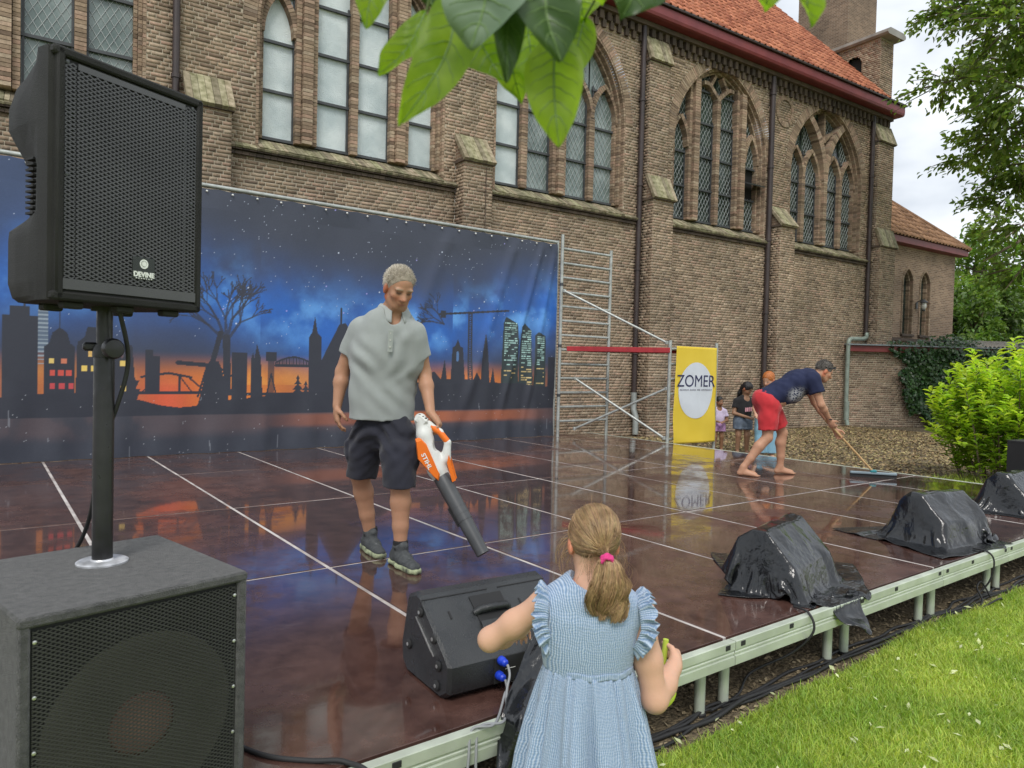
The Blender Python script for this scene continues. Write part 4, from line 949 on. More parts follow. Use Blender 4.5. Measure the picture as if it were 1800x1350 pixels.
# ================================================================== bin-bag covers, draped by a small cloth solver
plastic = mat('black_bin_bag', (.010,.011,.013), .16, var=.25, vscale=5, rvar=.1, bump=.6, bscale=24, spec=.6, detail=7)
def drape(size, res, centre, rz, hfun, seed, pull=(0,0), steps=85, z0=.9, crumple=.05):
    rg = np.random.default_rng(seed); nx, ny = res
    u, v = np.meshgrid(np.linspace(-.5,.5,nx), np.linspace(-.5,.5,ny), indexing='ij')
    c, s = math.cos(rz), math.sin(rz)
    X = u*size[0]; Y = v*size[1]
    rest = np.stack([X,Y,np.zeros_like(X)],-1)
    P = np.stack([centre[0]+(c*X-s*Y)*.93, centre[1]+(s*X+c*Y)*.93, np.full_like(X,z0)],-1)
    for _ in range(9):
        k = rg.normal(0,1,2); k = k/np.linalg.norm(k)*rg.uniform(4,16); ph = rg.uniform(0,6.28)
        P[...,2] += crumple*np.abs(((k[0]*X+k[1]*Y+ph)/3.14)%2-1)
    Q = P.copy()
    cons = []
    for di, dj, st in ((1,0,1),(0,1,1),(1,1,.7),(1,-1,.7),(2,0,.16),(0,2,.16),(4,0,.05),(0,4,.05)):
        i0 = slice(0,nx-di); i1 = slice(di,nx)
        j0, j1 = (slice(0,ny-dj),slice(dj,ny)) if dj >= 0 else (slice(-dj,ny),slice(0,ny+dj))
        cons.append((i0,j0,i1,j1,np.linalg.norm(rest[i1,j1]-rest[i0,j0],axis=-1),st))
    for it in range(steps):
        vel = (P-Q)*.95; Q = P.copy(); P = P+vel; P[...,2] -= .0026; P[...,0] += pull[0]*1e-4; P[...,1] += pull[1]*1e-4
        for _ in range(7):
            for i0,j0,i1,j1,L0,st in cons:
                d = P[i1,j1]-P[i0,j0]; l = np.linalg.norm(d,axis=-1)+1e-9
                if st < .5: e = np.where(l < L0, (l-L0)/l, 0)*st*.5
                else: e = (l-L0)/l*st*.33
                corr = d*e[...,None]; P[i0,j0] += corr*.5; P[i1,j1] -= corr*.5
            h = hfun(P[...,0],P[...,1])+.006; under = P[...,2] < h
            P[...,2] = np.where(under, h, P[...,2])
            Q[...,:2] = np.where(under[...,None], Q[...,:2]*.3+P[...,:2]*.7, Q[...,:2])
    # finer mesh, then the sharp creases of the stiff film
    def up2(a):
        for ax_ in (0,1):
            a = np.moveaxis(a,ax_,0); b2 = np.empty((2*a.shape[0]-1,)+a.shape[1:]); b2[::2] = a; b2[1::2] = (a[1:]+a[:-1])/2; a = np.moveaxis(b2,0,ax_)
        return a
    P, u, v, X, Y = up2(P), up2(u), up2(v), up2(X), up2(Y)
    N_ = np.cross(np.gradient(P,axis=0),np.gradient(P,axis=1)); N_ /= np.linalg.norm(N_,axis=-1,keepdims=True)+1e-9
    cr = np.zeros(P.shape[:2])
    for _ in range(18):
        k = rg.normal(0,1,2); k = k/np.linalg.norm(k)*rg.uniform(8,34); ph = rg.uniform(0,20); a, b_ = rg.uniform(-.5,.5,2)
        wgt = np.exp(-(((u-a)**2+(v-b_)**2)/rg.uniform(.03,.10))); cr += wgt*(np.abs(((k[0]*X+k[1]*Y+ph)/3.14)%2-1)-.5)*rg.uniform(.008,.022)
    P = P+N_*cr[...,None]; P[...,2] = np.maximum(P[...,2], hfun(P[...,0],P[...,1])+.003)
    return P
def sheet_obj(name, P, label, group=None, parent=None):
    m_ = MB(); m_.grid(P); o = m_.build(name, plastic, None, smooth=True, fix=False)
    md = o.modifiers.new('thick','SOLIDIFY'); md.thickness = .0015
    return tag(o, label, 'plastic cover', group)
def mon_height(cx, cy, rz, L_=.56, D_=.36, H_=.335):
    c, s = math.cos(rz), math.sin(rz)
    def f(x, y):
        dx, dy = x-cx, y-cy; a = c*dx+s*dy; b = -s*dx+c*dy
        base = np.where(y < 1.895, .0, ZS)
        ex = np.clip((L_/2+.05-np.abs(a))/.05,0,1); 
        prof = np.interp(b, [-D_/2-.06,-D_/2,-.02,.06,D_/2-.04,D_/2+.08],[0,.16,H_,H_,.28,0])
        return np.maximum(base, np.where((ex>0)&(prof>0), ZS+prof*ex**.5, base))
    return f
bags = [((3.68,2.30),R_(12),(1.08,.92),(3.72,2.30),R_(38),3,(.8,-.4),'crumpled black bin bag over a floor monitor, nearest the girl'),
        ((5.74,2.30),R_(-6),(1.12,.95),(5.72,2.33),R_(-14),8,(-.5,-.4),'crumpled black bin bag over a floor monitor, second along the rail'),
        ((7.62,2.42),R_(0),(1.1,.95),(7.62,2.40),R_(15),5,(0,-.5),'black bin bag over a monitor at the right edge of the photo')]
for (mc, mr_, sz, sc, sr, seed, pull, lb) in bags:
    hf = mon_height(mc[0],mc[1],mr_)
    P = drape(sz,(64,58),sc,sr,hf,seed,pull)
    sheet_obj('monitor_cover', P, lb, 'black bin bags covering the monitors along the stage front')
# the bag pulled half off the uncovered monitor, hanging over the stage edge
def hang():
    n, m_ = 46, 26; t = np.linspace(0,1,n); path = np.array([[1.80,2.09,.54],[1.75,2.05,.50],[1.69,2.01,.45],[1.63,1.97,.40],[1.57,1.92,.372],[1.525,1.865,.345],[1.50,1.84,.24],[1.48,1.825,.12],[1.45,1.80,.03],[1.38,1.74,.012]])
    s = np.linspace(0,1,len(path)); c = np.stack([np.interp(t,s,path[:,k]) for k in range(3)],1)
    wdt = np.interp(t,[0,.2,.45,.6,.8,1],[.13,.17,.21,.23,.27,.32]); side = unit(V(.93,-.36,0)); nrm = unit(V(-.3,-.8,.5))
    G = np.zeros((n,m_,3)); v = np.linspace(-1,1,m_)
    for i in range(n):
        k = 3.2+3*t[i]
        f = .016*np.sin(v*k*1.3+1.3+5*t[i])+.022*np.abs(((v*2.3+5*t[i]+.4)%2)-1)+.02*np.abs(((v*1.7-9*t[i]+.2)%2)-1)+.012*np.sin(v*5+t[i]*17)*t[i]
        G[i] = c[i]+np.outer(v*wdt[i]*.5,side)+np.outer(f*(.5+t[i]),nrm)
        G[i,:,2] = np.maximum(G[i,:,2],.012)
    return G
sheet_obj('loose_cover', hang(), 'black bin bag slipping off the uncovered monitor beside the girl')
# ================================================================== scaffold
scf = empty('scaffold', (8.6,8.6,0), 0, 'aluminium scaffold with ladder frames, diagonal braces and red platform', 'scaffold')
sf = V(-8.6,-8.6,0); galv = mat('galvanised_tube',(.42,.44,.42),.5,metal=.45,var=.18,vscale=12,rvar=.1)
FA, FB = (7.99,9.15,9.31), (9.14,10.36,7.86)
def post(x,y,z0,z1,r=.029): return MB().tube([V(x,y,z0)+sf,V(x,y,z1)+sf],r,12).build('post', galv, scf, smooth=50)
post(FA[0],FA[2],ZS,3.80); post(FA[1],FA[2],0,3.66); post(FB[0],FB[2],0,2.02); post(FB[1],FB[2],0,2.02)
for k in range(13): MB().tube([V(FA[0],FA[2],.60+.247*k)+sf,V(FA[1],FA[2],.60+.247*k)+sf],.023,10).build('rung', galv, scf, smooth=50)
for k in range(7): MB().tube([V(FB[0],FB[2],.38+.25*k)+sf,V(FB[1],FB[2],.38+.25*k)+sf],.023,10).build('rung', galv, scf, smooth=50)
for a, b_ in (((8.02,9.27,2.84),(9.10,7.90,1.98)),((8.34,9.29,1.34),(9.10,7.90,.40)),((8.36,9.29,.46),(9.12,7.90,1.22))):
    q = MB().tube([V(*a)+sf,V(*b_)+sf],.021,10).build('brace', galv, scf, smooth=50)
    cl_ = MB()
    for e in (a,b_): MB().box(V(*e)+sf,(.05,.05,.06),bevel=.008).build('hook', galv, q)
redp = mat('red_platform_edge',(.36,.022,.03),.5,var=.2,vscale=8)
pl = MB(); pl.bar(V(8.14,9.30,1.855)+sf,V(9.12,7.84,1.855)+sf,.03,.085,bevel=.006); pl.build('platform_beam', redp, scf)
pl = MB(); pl.bar(V(8.64,9.30,1.855)+sf,V(9.64,7.84,1.855)+sf,.03,.085,bevel=.006); pl.build('platform_beam', redp, scf)
pl = MB(); pl.prism([(8.16,9.29),(8.62,9.29),(9.62,7.86),(9.14,7.86)], V(0,0,1.885)+sf,(1,0,0),(0,1,0),(0,0,1),.012); pl.build('platform_deck', mat('plywood_deck',(.22,.14,.08),.7), scf)
for z in (1.05,1.9,2.95): MB().lathe([(.034,-.025),(.034,.025)],12,V(FA[0],FA[2],z)+sf).build('coupler', dark_metal, scf, smooth=40)
# ================================================================== yellow banner
yb = empty('yellow_banner', (9.72,7.80,0), 0, 'yellow fabric banner reading ZOMER in a white circle', 'banner')
n, m_ = 50, 40; G = np.zeros((n,m_,3)); H1, H0 = 1.93, .30
for i in range(n):
    for j in range(m_):
        x = -.50+1.05*j/(m_-1); z = H0+(H1-H0)*i/(n-1); k = (1-(z-H0)/(H1-H0))
        G[i,j] = (x+.012*math.sin(z*5)*k+.035*k*(1 if x>0 else -.6), -.018-.018*k*math.sin(x*7+z*1.5)-.01*math.sin(x*3-1)*(.3+k)-.008*math.sin(z*9+x*4)*k, z)
cl_ = MB().grid(G).build('cloth', mat('yellow_fabric',(.70,.50,.03),.7,c2=(.78,.58,.06),vscale=1.4,bump=.15,bscale=200), yb, smooth=True, fix=False)
md = cl_.modifiers.new('thick','SOLIDIFY'); md.thickness = .002; md.offset = -1
def on_cloth(x, z):  
    k = (1-(z-H0)/(H1-H0)); return -.018-.018*k*math.sin(x*7+z*1.5)-.01*math.sin(x*3-1)*(.3+k)-.008*math.sin(z*9+x*4)*k
disc = MB(); rr = np.linspace(.001,.475,14); an = np.linspace(0,2*math.pi,61)
disc.grid(np.array([[(.02+r*math.cos(a)*.93, on_cloth(.02+r*math.cos(a)*.93,1.195+r*math.sin(a))-.006, 1.195+r*math.sin(a)) for a in an] for r in rr]))
disc.build('white_circle', mat('white_fabric',(.62,.66,.72),.7,var=.04), cl_, smooth=True, fix=False)
navy = mat('navy_print',(.012,.014,.075),.6)
def cloth_text(name, txt, size, z, m__, sx, bold):
    me = text_mesh(txt,size,.0006,bold); me.materials.clear(); me.materials.append(m__); o = link(name, me, cl_)
    v = np.zeros(len(me.vertices)*3); me.vertices.foreach_get('co',v); v = v.reshape(-1,3); x = .02+v[:,0]*sx; zz = z+v[:,1]
    me.vertices.foreach_set('co', np.stack([x,[on_cloth(a,b_)-.0095-c for a,b_,c in zip(x,zz,v[:,2])],zz],1).ravel()); me.update()
cloth_text('lettering','ZOMER',.285,1.345,navy,1.03,.0)
sm_ = MB(); xx_ = -.40
while xx_ < .43:
    w_ = random.uniform(.018,.032); sm_.box((.02+xx_,on_cloth(.02+xx_,1.205)-.010,1.205+random.uniform(-.002,.002)),(w_,.001,.026)); xx_ += w_+.011+(.02 if random.random() < .15 else 0)
tag(sm_.build('small_lettering',mat('grey_print',(.30,.31,.36),.6),cl_),kind='stuff')
# ================================================================== printed backdrop
bk = empty('backdrop', (3.9,9.5,ZS), 0, 'wide printed backdrop of a night city skyline with orange horizon', 'backdrop')
BX0, BX1, BZ0, BZ1 = -1.3, 8.02, .335, 3.66
def paint():
    nx, nz = 980, 360; x = np.linspace(BX0,BX1,nx)[None,:].repeat(nz,0); z = np.linspace(BZ0,BZ1,nz)[:,None].repeat(nx,1)
    rg = np.random.default_rng(4)
    def noise(sc, seed, oct=5):
        r = np.random.default_rng(seed); out = np.zeros_like(x); amp = 1; tot = 0
        for o in range(oct):
            g_ = r.random((64,64)); fx = (x*sc*2**o+50)%63; fz = (z*sc*2**o+20)%63; i, j = fx.astype(int), fz.astype(int); u, v = fx-i, fz-j; u = u*u*(3-2*u); v = v*v*(3-2*v)
            out += amp*(g_[i,j]*(1-u)*(1-v)+g_[i+1,j]*u*(1-v)+g_[i,j+1]*(1-u)*v+g_[i+1,j+1]*u*v); tot += amp; amp *= .55
        return out/tot
    def lerp(a, b_, t): t = np.clip(t,0,1)[...,None]; return a*(1-t)+b_*t
    def sm(a, b_, t): t = np.clip((t-a)/(b_-a),0,1); return t*t*(3-2*t)
    dark = V(.058,.066,.092); blue = V(.032,.14,.50); lblue = V(.14,.38,.80); org = V(.80,.24,.045); gold = V(.80,.36,.08)
    C_ = np.ones(x.shape+(3,))*dark
    n1, n2 = noise(1.1,1), noise(2.2,2)
    band = np.exp(-((z-2.25-.25*np.sin(x*.9+.6))/.55)**2)
    C_ = lerp(C_, blue, band*(.62+1.7*(n1-.35))); C_ = lerp(C_, lblue, band**2*sm(.44,.68,n2*.6+n1*.4)*.95)
    C_ = lerp(C_, V(.06,.10,.22), np.exp(-((x-.3)/.6)**2)*sm(2.4,3.4,z)*.6)
    glow = sm(1.62,1.25,z)
    side = .25+.75*(np.exp(-((x-2.6)/1.25)**2)+np.exp(-((x-6.3)/1.0)**2)+.5*np.exp(-((x-.6)/.5)**2)).clip(0,1)
    C_ = lerp(C_, org, glow*side*.85); C_ = lerp(C_, gold, glow*side*sm(.45,.6,n1)*.6*(z>1.2))
    C_ = lerp(C_, V(.75,.10,.06), (np.exp(-((x-1.85)/.35)**2))*sm(1.45,1.05,z)*.7)
    st = rg.random(x.shape) > .9972; C_[st & (z>1.7) & (n2>.42)] = V(.50,.56,.70)
    big = rg.integers(0,x.size,60)
    for b_ in big:
        i, j = divmod(b_, nx)
        if z[i,j] > 1.9: C_[max(0,i-1):i+1, max(0,j-1):j+1] = V(.35,.33,.72) if rg.random()<.4 else V(.55,.62,.75)
    SIL = V(.042,.046,.062)
    def poly(pts, c=SIL, a=1.0):
        ins = np.zeros(x.shape,bool); p = list(pts)
        for (x0,z0),(x1,z1) in zip(p, p[1:]+p[:1]):
            if z0 == z1: continue
            cnd = (z0 > z) != (z1 > z); xi = (x1-x0)*(z-z0)/(z1-z0)+x0; ins ^= cnd & (x < xi)
        C_[ins] = C_[ins]*(1-a)+np.asarray(c)*a
    def rect(x0,x1,z0,z1,c=SIL,a=1.0): 
        k = (x>=x0)&(x<=x1)&(z>=z0)&(z<=z1); C_[k] = C_[k]*(1-a)+np.asarray(c)*a
    def line(a, b_, w_, c=SIL, al=1.0):
        a, b_ = V(*a), V(*b_); d = b_-a; L_ = d@d+1e-9; t = np.clip(((x-a[0])*d[0]+(z-a[1])*d[1])/L_,0,1)
        k = np.hypot(x-a[0]-t*d[0], z-a[1]-t*d[1]) < w_; C_[k] = C_[k]*(1-al)+np.asarray(c)*al
    # bare tree
    def twig(p, ang, ln, w_, dep):
        q = (p[0]+ln*math.cos(ang), p[1]+ln*math.sin(ang)); line(p, q, w_, V(.045,.05,.07), .8)
        if dep:
            for _ in range(3 if dep > 1 else 2): twig(q, ang+rg.uniform(-.65,.65), ln*rg.uniform(.55,.8), max(.006,w_*.62), dep-1)
    line((2.55,1.1),(2.53,1.8),.045); 
    for a in (1.0,1.35,1.62,1.95,2.4): twig((2.53,1.75), a, .30, .018, 4)
    for a in (2.2,2.7,3.0): twig((5.75,2.15), a, .2, .012, 3)
    # left: towers and gabled houses
    rect(.20,.52,.9,1.95); rect(.27,.45,1.9,2.05); rect(.52,.62,1.55,2.03,V(.12,.16,.22)); line((.40,2.0),(.40,2.35),.008)
    for k in range(14): rect(.52,.62,1.42+k*.045,1.435+k*.045,V(.30,.36,.42))
    poly([(.58,.9),(.58,1.62),(.63,1.66),(.66,1.78),(.73,1.84),(.80,1.78),(.83,1.66),(.88,1.62),(.88,.9)]); line((.73,1.8),(.73,2.1),.006)
    poly([(.88,.9),(.90,1.68),(.97,1.74),(1.0,1.86),(1.08,1.86),(1.12,1.74),(1.20,1.70),(1.20,.9)])
    poly([(1.2,.9),(1.2,1.5),(1.28,1.62),(1.36,1.5),(1.40,1.66),(1.46,1.66),(1.52,.9)])
    for wx, wz, c in ((.65,1.46,V(.75,.55,.18)),(.77,1.46,V(.6,.2,.12)),(.66,1.33,V(.62,.10,.08)),(.74,1.33,V(.62,.10,.08)),(.82,1.33,V(.62,.10,.08)),(.66,1.18,V(.55,.08,.09)),(.75,1.18,V(.55,.08,.09)),(.84,1.18,V(.55,.08,.09)),(.97,1.38,V(.8,.58,.15)),(1.06,1.38,V(.8,.58,.15)),(1.03,1.55,V(.7,.45,.15)),(1.36,1.45,V(.75,.55,.16)),(1.37,1.15,V(.72,.52,.16)),(.30,1.02,V(.55,.08,.2))):
        rect(wx-.026,wx+.026,wz-.032,wz+.032,c)
    rect(1.60,1.68,1.1,1.62); rect(1.68,1.76,1.1,1.54)
    poly([(1.5,.95),(1.55,1.15),(1.50,1.15),(1.54,1.25),(1.50,1.25),(1.48,1.32),(1.44,.95)])
    # drawbridge
    line((1.50,1.10),(2.6,1.10),.022); line((1.56,1.29),(1.86,1.34),.014); line((1.86,1.34),(2.12,1.29),.014)
    for q in (1.74,1.98): line((q,1.1),(q,1.31),.014)
    line((1.74,1.31),(1.58,1.12),.008); line((1.98,1.31),(2.12,1.12),.008)
    # windmill
    poly([(2.18,.85),(2.30,1.40),(2.33,1.50),(2.44,1.50),(2.48,1.40),(2.60,.85)]); line((2.36,1.45),(2.46,1.86),.032); line((2.40,1.44),(1.96,1.47),.026); line((2.4,1.45),(2.62,1.30),.012); line((2.25,1.15),(2.1,1.28),.01); line((2.3,1.42),(2.2,1.05),.012)
    rect(2.60,2.79,.9,1.62); poly([(2.83,.9),(2.84,1.55),(2.86,1.62),(2.88,1.55),(2.91,1.74),(2.96,1.55),(3.0,.9)])
    # lift bridge and fir trees
    rect(3.06,3.14,.9,1.62,a=.75); rect(3.03,3.17,1.52,1.64); line((3.1,1.35),(3.02,.95),.01); line((3.1,1.35),(3.2,.95),.01)
    for k in range(22):
        a = k/21; line((3.16+.5*a,1.47),(3.16+.5*a,1.5+.075*math.sin(math.pi*a)),.006)
    line((3.16,1.46),(3.7,1.46),.018)
    for k in range(20): a = k/20; b_ = (k+1)/20; line((3.16+.5*a,1.5+.075*math.sin(math.pi*a)),(3.16+.5*b_,1.5+.075*math.sin(math.pi*b_)),.012)
    line((2.5,1.08),(3.7,1.08),.018)
    for fx, fz in ((3.47,1.34),(3.58,1.26)): 
        for k in range(4): poly([(fx-.03-.022*k,fz-.06-.07*k),(fx,fz-.06*k),(fx+.03+.022*k,fz-.06-.07*k)])
        line((fx,fz-.05),(fx,.9),.012)
    # hall with turret and steep roof
    poly([(3.62,.9),(3.62,1.86),(3.66,1.92),(3.70,2.15),(3.74,1.92),(3.80,1.86),(3.80,1.55),(4.05,2.05),(4.14,2.08),(4.6,1.5),(4.9,1.3),(4.9,.9)]); line((4.08,2.0),(4.08,2.28),.012)
    # right: spires, crane, office towers
    poly([(5.4,.9),(5.4,1.35),(5.6,1.42),(5.72,1.30),(5.78,1.62),(5.83,1.3),(5.9,1.3),(5.92,1.80),(5.97,1.82),(6.02,1.93),(6.07,1.82),(6.12,1.80),(6.16,1.3),(6.3,1.3),(6.36,1.42),(6.46,1.3),(6.47,1.72),(6.53,2.05),(6.60,1.72),(6.64,1.2),(6.7,1.5),(6.76,1.2),(6.85,1.2),(6.85,.9)])
    line((6.02,1.6),(6.02,1.72),.02,V(.10,.2,.4))
    for k in range(34): zz = 1.2+k*.034; line((6.215,zz),(6.285,zz+.034),.006); line((6.285,zz),(6.215,zz+.034),.006)
    line((6.215,1.2),(6.215,2.36),.010); line((6.285,1.2),(6.285,2.36),.010); line((5.66,2.30),(7.0,2.44),.016); rect(5.68,5.78,2.25,2.36)
    for pts in ([(6.86,.9),(6.90,2.22),(6.95,2.34),(7.20,2.24),(7.26,.9)],[(7.24,.9),(7.27,2.18),(7.34,2.26),(7.50,2.14),(7.54,.9)],[(7.54,.9),(7.58,2.06),(7.64,2.12),(7.80,2.06),(7.82,.9)]): poly(pts, V(.040,.055,.060))
    for x0, x1, zt in ((6.93,7.19,2.24),(7.30,7.50,2.13),(7.62,7.78,2.04)):
        for r in range(26):
            zz = zt-r*.036
            if zz < 1.22: break
            xx = x0
            while xx < x1:
                ln = rg.uniform(.02,.13)
                if rg.random() < (.72 if zz > 1.62 else .42): rect(xx,min(xx+ln,x1),zz-.009,zz+.008, (V(.42,.66,.62) if zz > 1.55 else V(.72,.55,.25))*rg.uniform(.6,1.1))
                xx += ln+.015
    rect(7.86,8.02,.9,1.7); rect(4.9,5.5,.9,1.25)
    # near bank, water, quay
    bank = .98+.07*noise(1.6,9)+.05*np.sin(x*2.1)-.08*np.exp(-((x-1.95)/.35)**2); k = (z<bank+.03)&(z>.8); C_[k] = SIL*.95
    C_[(z<bank+.2)&(z>.8)&(x>4.4)] = SIL*.95
    wz_ = z <= .82; wat = lerp(np.ones_like(C_)*V(.095,.078,.090), V(.058,.062,.080), sm(.5,.75,n2))
    wat = lerp(wat, V(.62,.17,.05), (np.exp(-((x-5.2)/.9)**2)+.6*np.exp(-((x-6.9)/.7)**2)+.3*np.exp(-((x-3.7)/.6)**2)).clip(0,1)*.75*sm(.60,.68,z)*sm(.83,.78,z))
    wat = lerp(wat, V(.050,.056,.075), sm(.66,.50,z)); C_ = np.where(wz_[...,None], wat, C_)
    # water spray marks on the vinyl
    for _ in range(9):
        xx = rg.uniform(BX0,BX1); zz = rg.uniform(.4,1.1); line((xx,zz),(xx+rg.uniform(-.01,.01),zz-rg.uniform(.03,.25)),.006,V(.28,.30,.34),.5)
    sp = (rg.random(x.shape) > .9985) & (z < 1.1); C_[sp] = V(.4,.42,.46)
    C_ *= (1+.10*(rg.random(x.shape)-.5))[...,None]
    return x, z, C_
bx, bz, bc = paint()
fold = .012*np.sin(bx*2.2+bz*.7)+.010*np.sin(bx*5.1-bz*1.3+1)+np.clip((1.25-bz)/.9,0,1)*(.022*np.sin(bx*11+.6*np.sin(bz*5))+.014*np.sin(bx*19+bz*3))
dg = np.exp(-((bx-6.9-.35*(bz-3))/.10)**2)+np.exp(-((bx-7.5-.28*(bz-3))/.07)**2)+.7*np.exp(-((bx-5.6-.4*(bz-3))/.12)**2)+.8*np.exp(-((bx-7.85-.2*(bz-3))/.06)**2)+.6*np.exp(-((bx-.05+.3*(bz-1))/.07)**2)
fold = fold+.035*dg*np.clip((bz-.4)/.7,0,1)
fold = fold*np.clip((BZ1-bz)/.25,0.05,1)
scal = .012*np.abs(np.sin((bx-BX0)/.31*math.pi))*np.clip((bz-(BZ1-.25))/.25,0,1)
bp_ = np.stack([bx-3.9, -.03-fold*1.0, bz-ZS-scal],-1)
nz_, nx_ = bx.shape; idx = np.arange(nz_*nx_).reshape(nz_,nx_)
pm_ = fastmesh('print', bp_.reshape(-1,3), quads=np.stack([idx[:-1,:-1],idx[:-1,1:],idx[1:,1:],idx[1:,:-1]],-1).reshape(-1,4), c=bc.reshape(-1,3))
vinyl = mat('printed_vinyl',(1,1,1),.42,var=.03,vscale=3,attr=True,rvar=.1,spec=.35)
pr = link('printed_sheet', pm_, bk, vinyl, smooth=True)
MB().tube([V(BX0-3.9,0.02,3.70-ZS),V(8.03-3.9,.02,3.70-ZS)],.028,12).build('top_tube', galv, bk, smooth=50)
MB().tube([V(8.06-3.9,.02,-.0),V(8.06-3.9,.02,3.73-ZS)],.026,12).build('side_tube', galv, bk, smooth=50)
tie = MB().lathe([(.002,-.016),(.011,-.010),(.0145,0),(.011,.010),(.002,.016)],10,(0,0,0),((1,0,0),(0,0,1),(0,-1,0))).mesh('tie_ball'); tie.materials.append(mat('white_tie',(.75,.76,.74),.5)); tie.polygons.foreach_set('use_smooth',[True]*len(tie.polygons))
k = BX0+.155
while k < BX1:
    o = link('tie_ball', tie, bk); o.location = (k-3.9,-.05,3.66-ZS-.045); k += .31
# ================================================================== cables along the stage edge
rgc = np.random.default_rng(3)
specs = [(1.9,9.0,1.93,.010,'thick black cable lying along the lawn edge below the rail'),(2.0,7.2,1.905,.007,'thin black cable lying nearest the grass below the rail'),(2.2,8.8,1.97,.008,'black cable running farthest under the stage rail'),(2.1,5.0,1.95,.006,'short black cable twisting between the first rail legs')]
for x0, x1, y, r, lb in specs:
    n = int((x1-x0)/.22); cable('ground_cable', [(x0+(x1-x0)*i/n, y+rgc.normal(0,.014), r+.004+abs(rgc.normal(0,.006))) for i in range(n+1)], r, lb, smooth_n=5, group='cables below the stage rail')
cable('hanging_cable', [(3.33,2.0,ZS+.012),(3.30,1.90,ZS+.012),(3.29,1.868,.26),(3.24,1.95,.14),(3.05,2.05,.05),(2.85,1.98,.02),(2.6,1.94,.03)], .006, 'black cable dropping over the rail from the first bin bag')
cable('hanging_cable', [(5.55,2.0,ZS+.012),(5.53,1.90,ZS+.010),(5.53,1.862,.28),(5.52,1.88,.15),(5.48,1.93,.06),(5.3,1.95,.02),(5.0,1.92,.02)], .006, 'black cable dropping over the rail from the second bin bag')
cable('hanging_cable', [(5.60,1.90,.02),(5.55,1.94,.12),(5.45,1.93,.10),(5.35,1.86,.05),(5.25,1.84,.02),(5.45,1.80,.06),(5.6,1.83,.02)], .006, 'tangled black cable loop on the grass below the second bag')
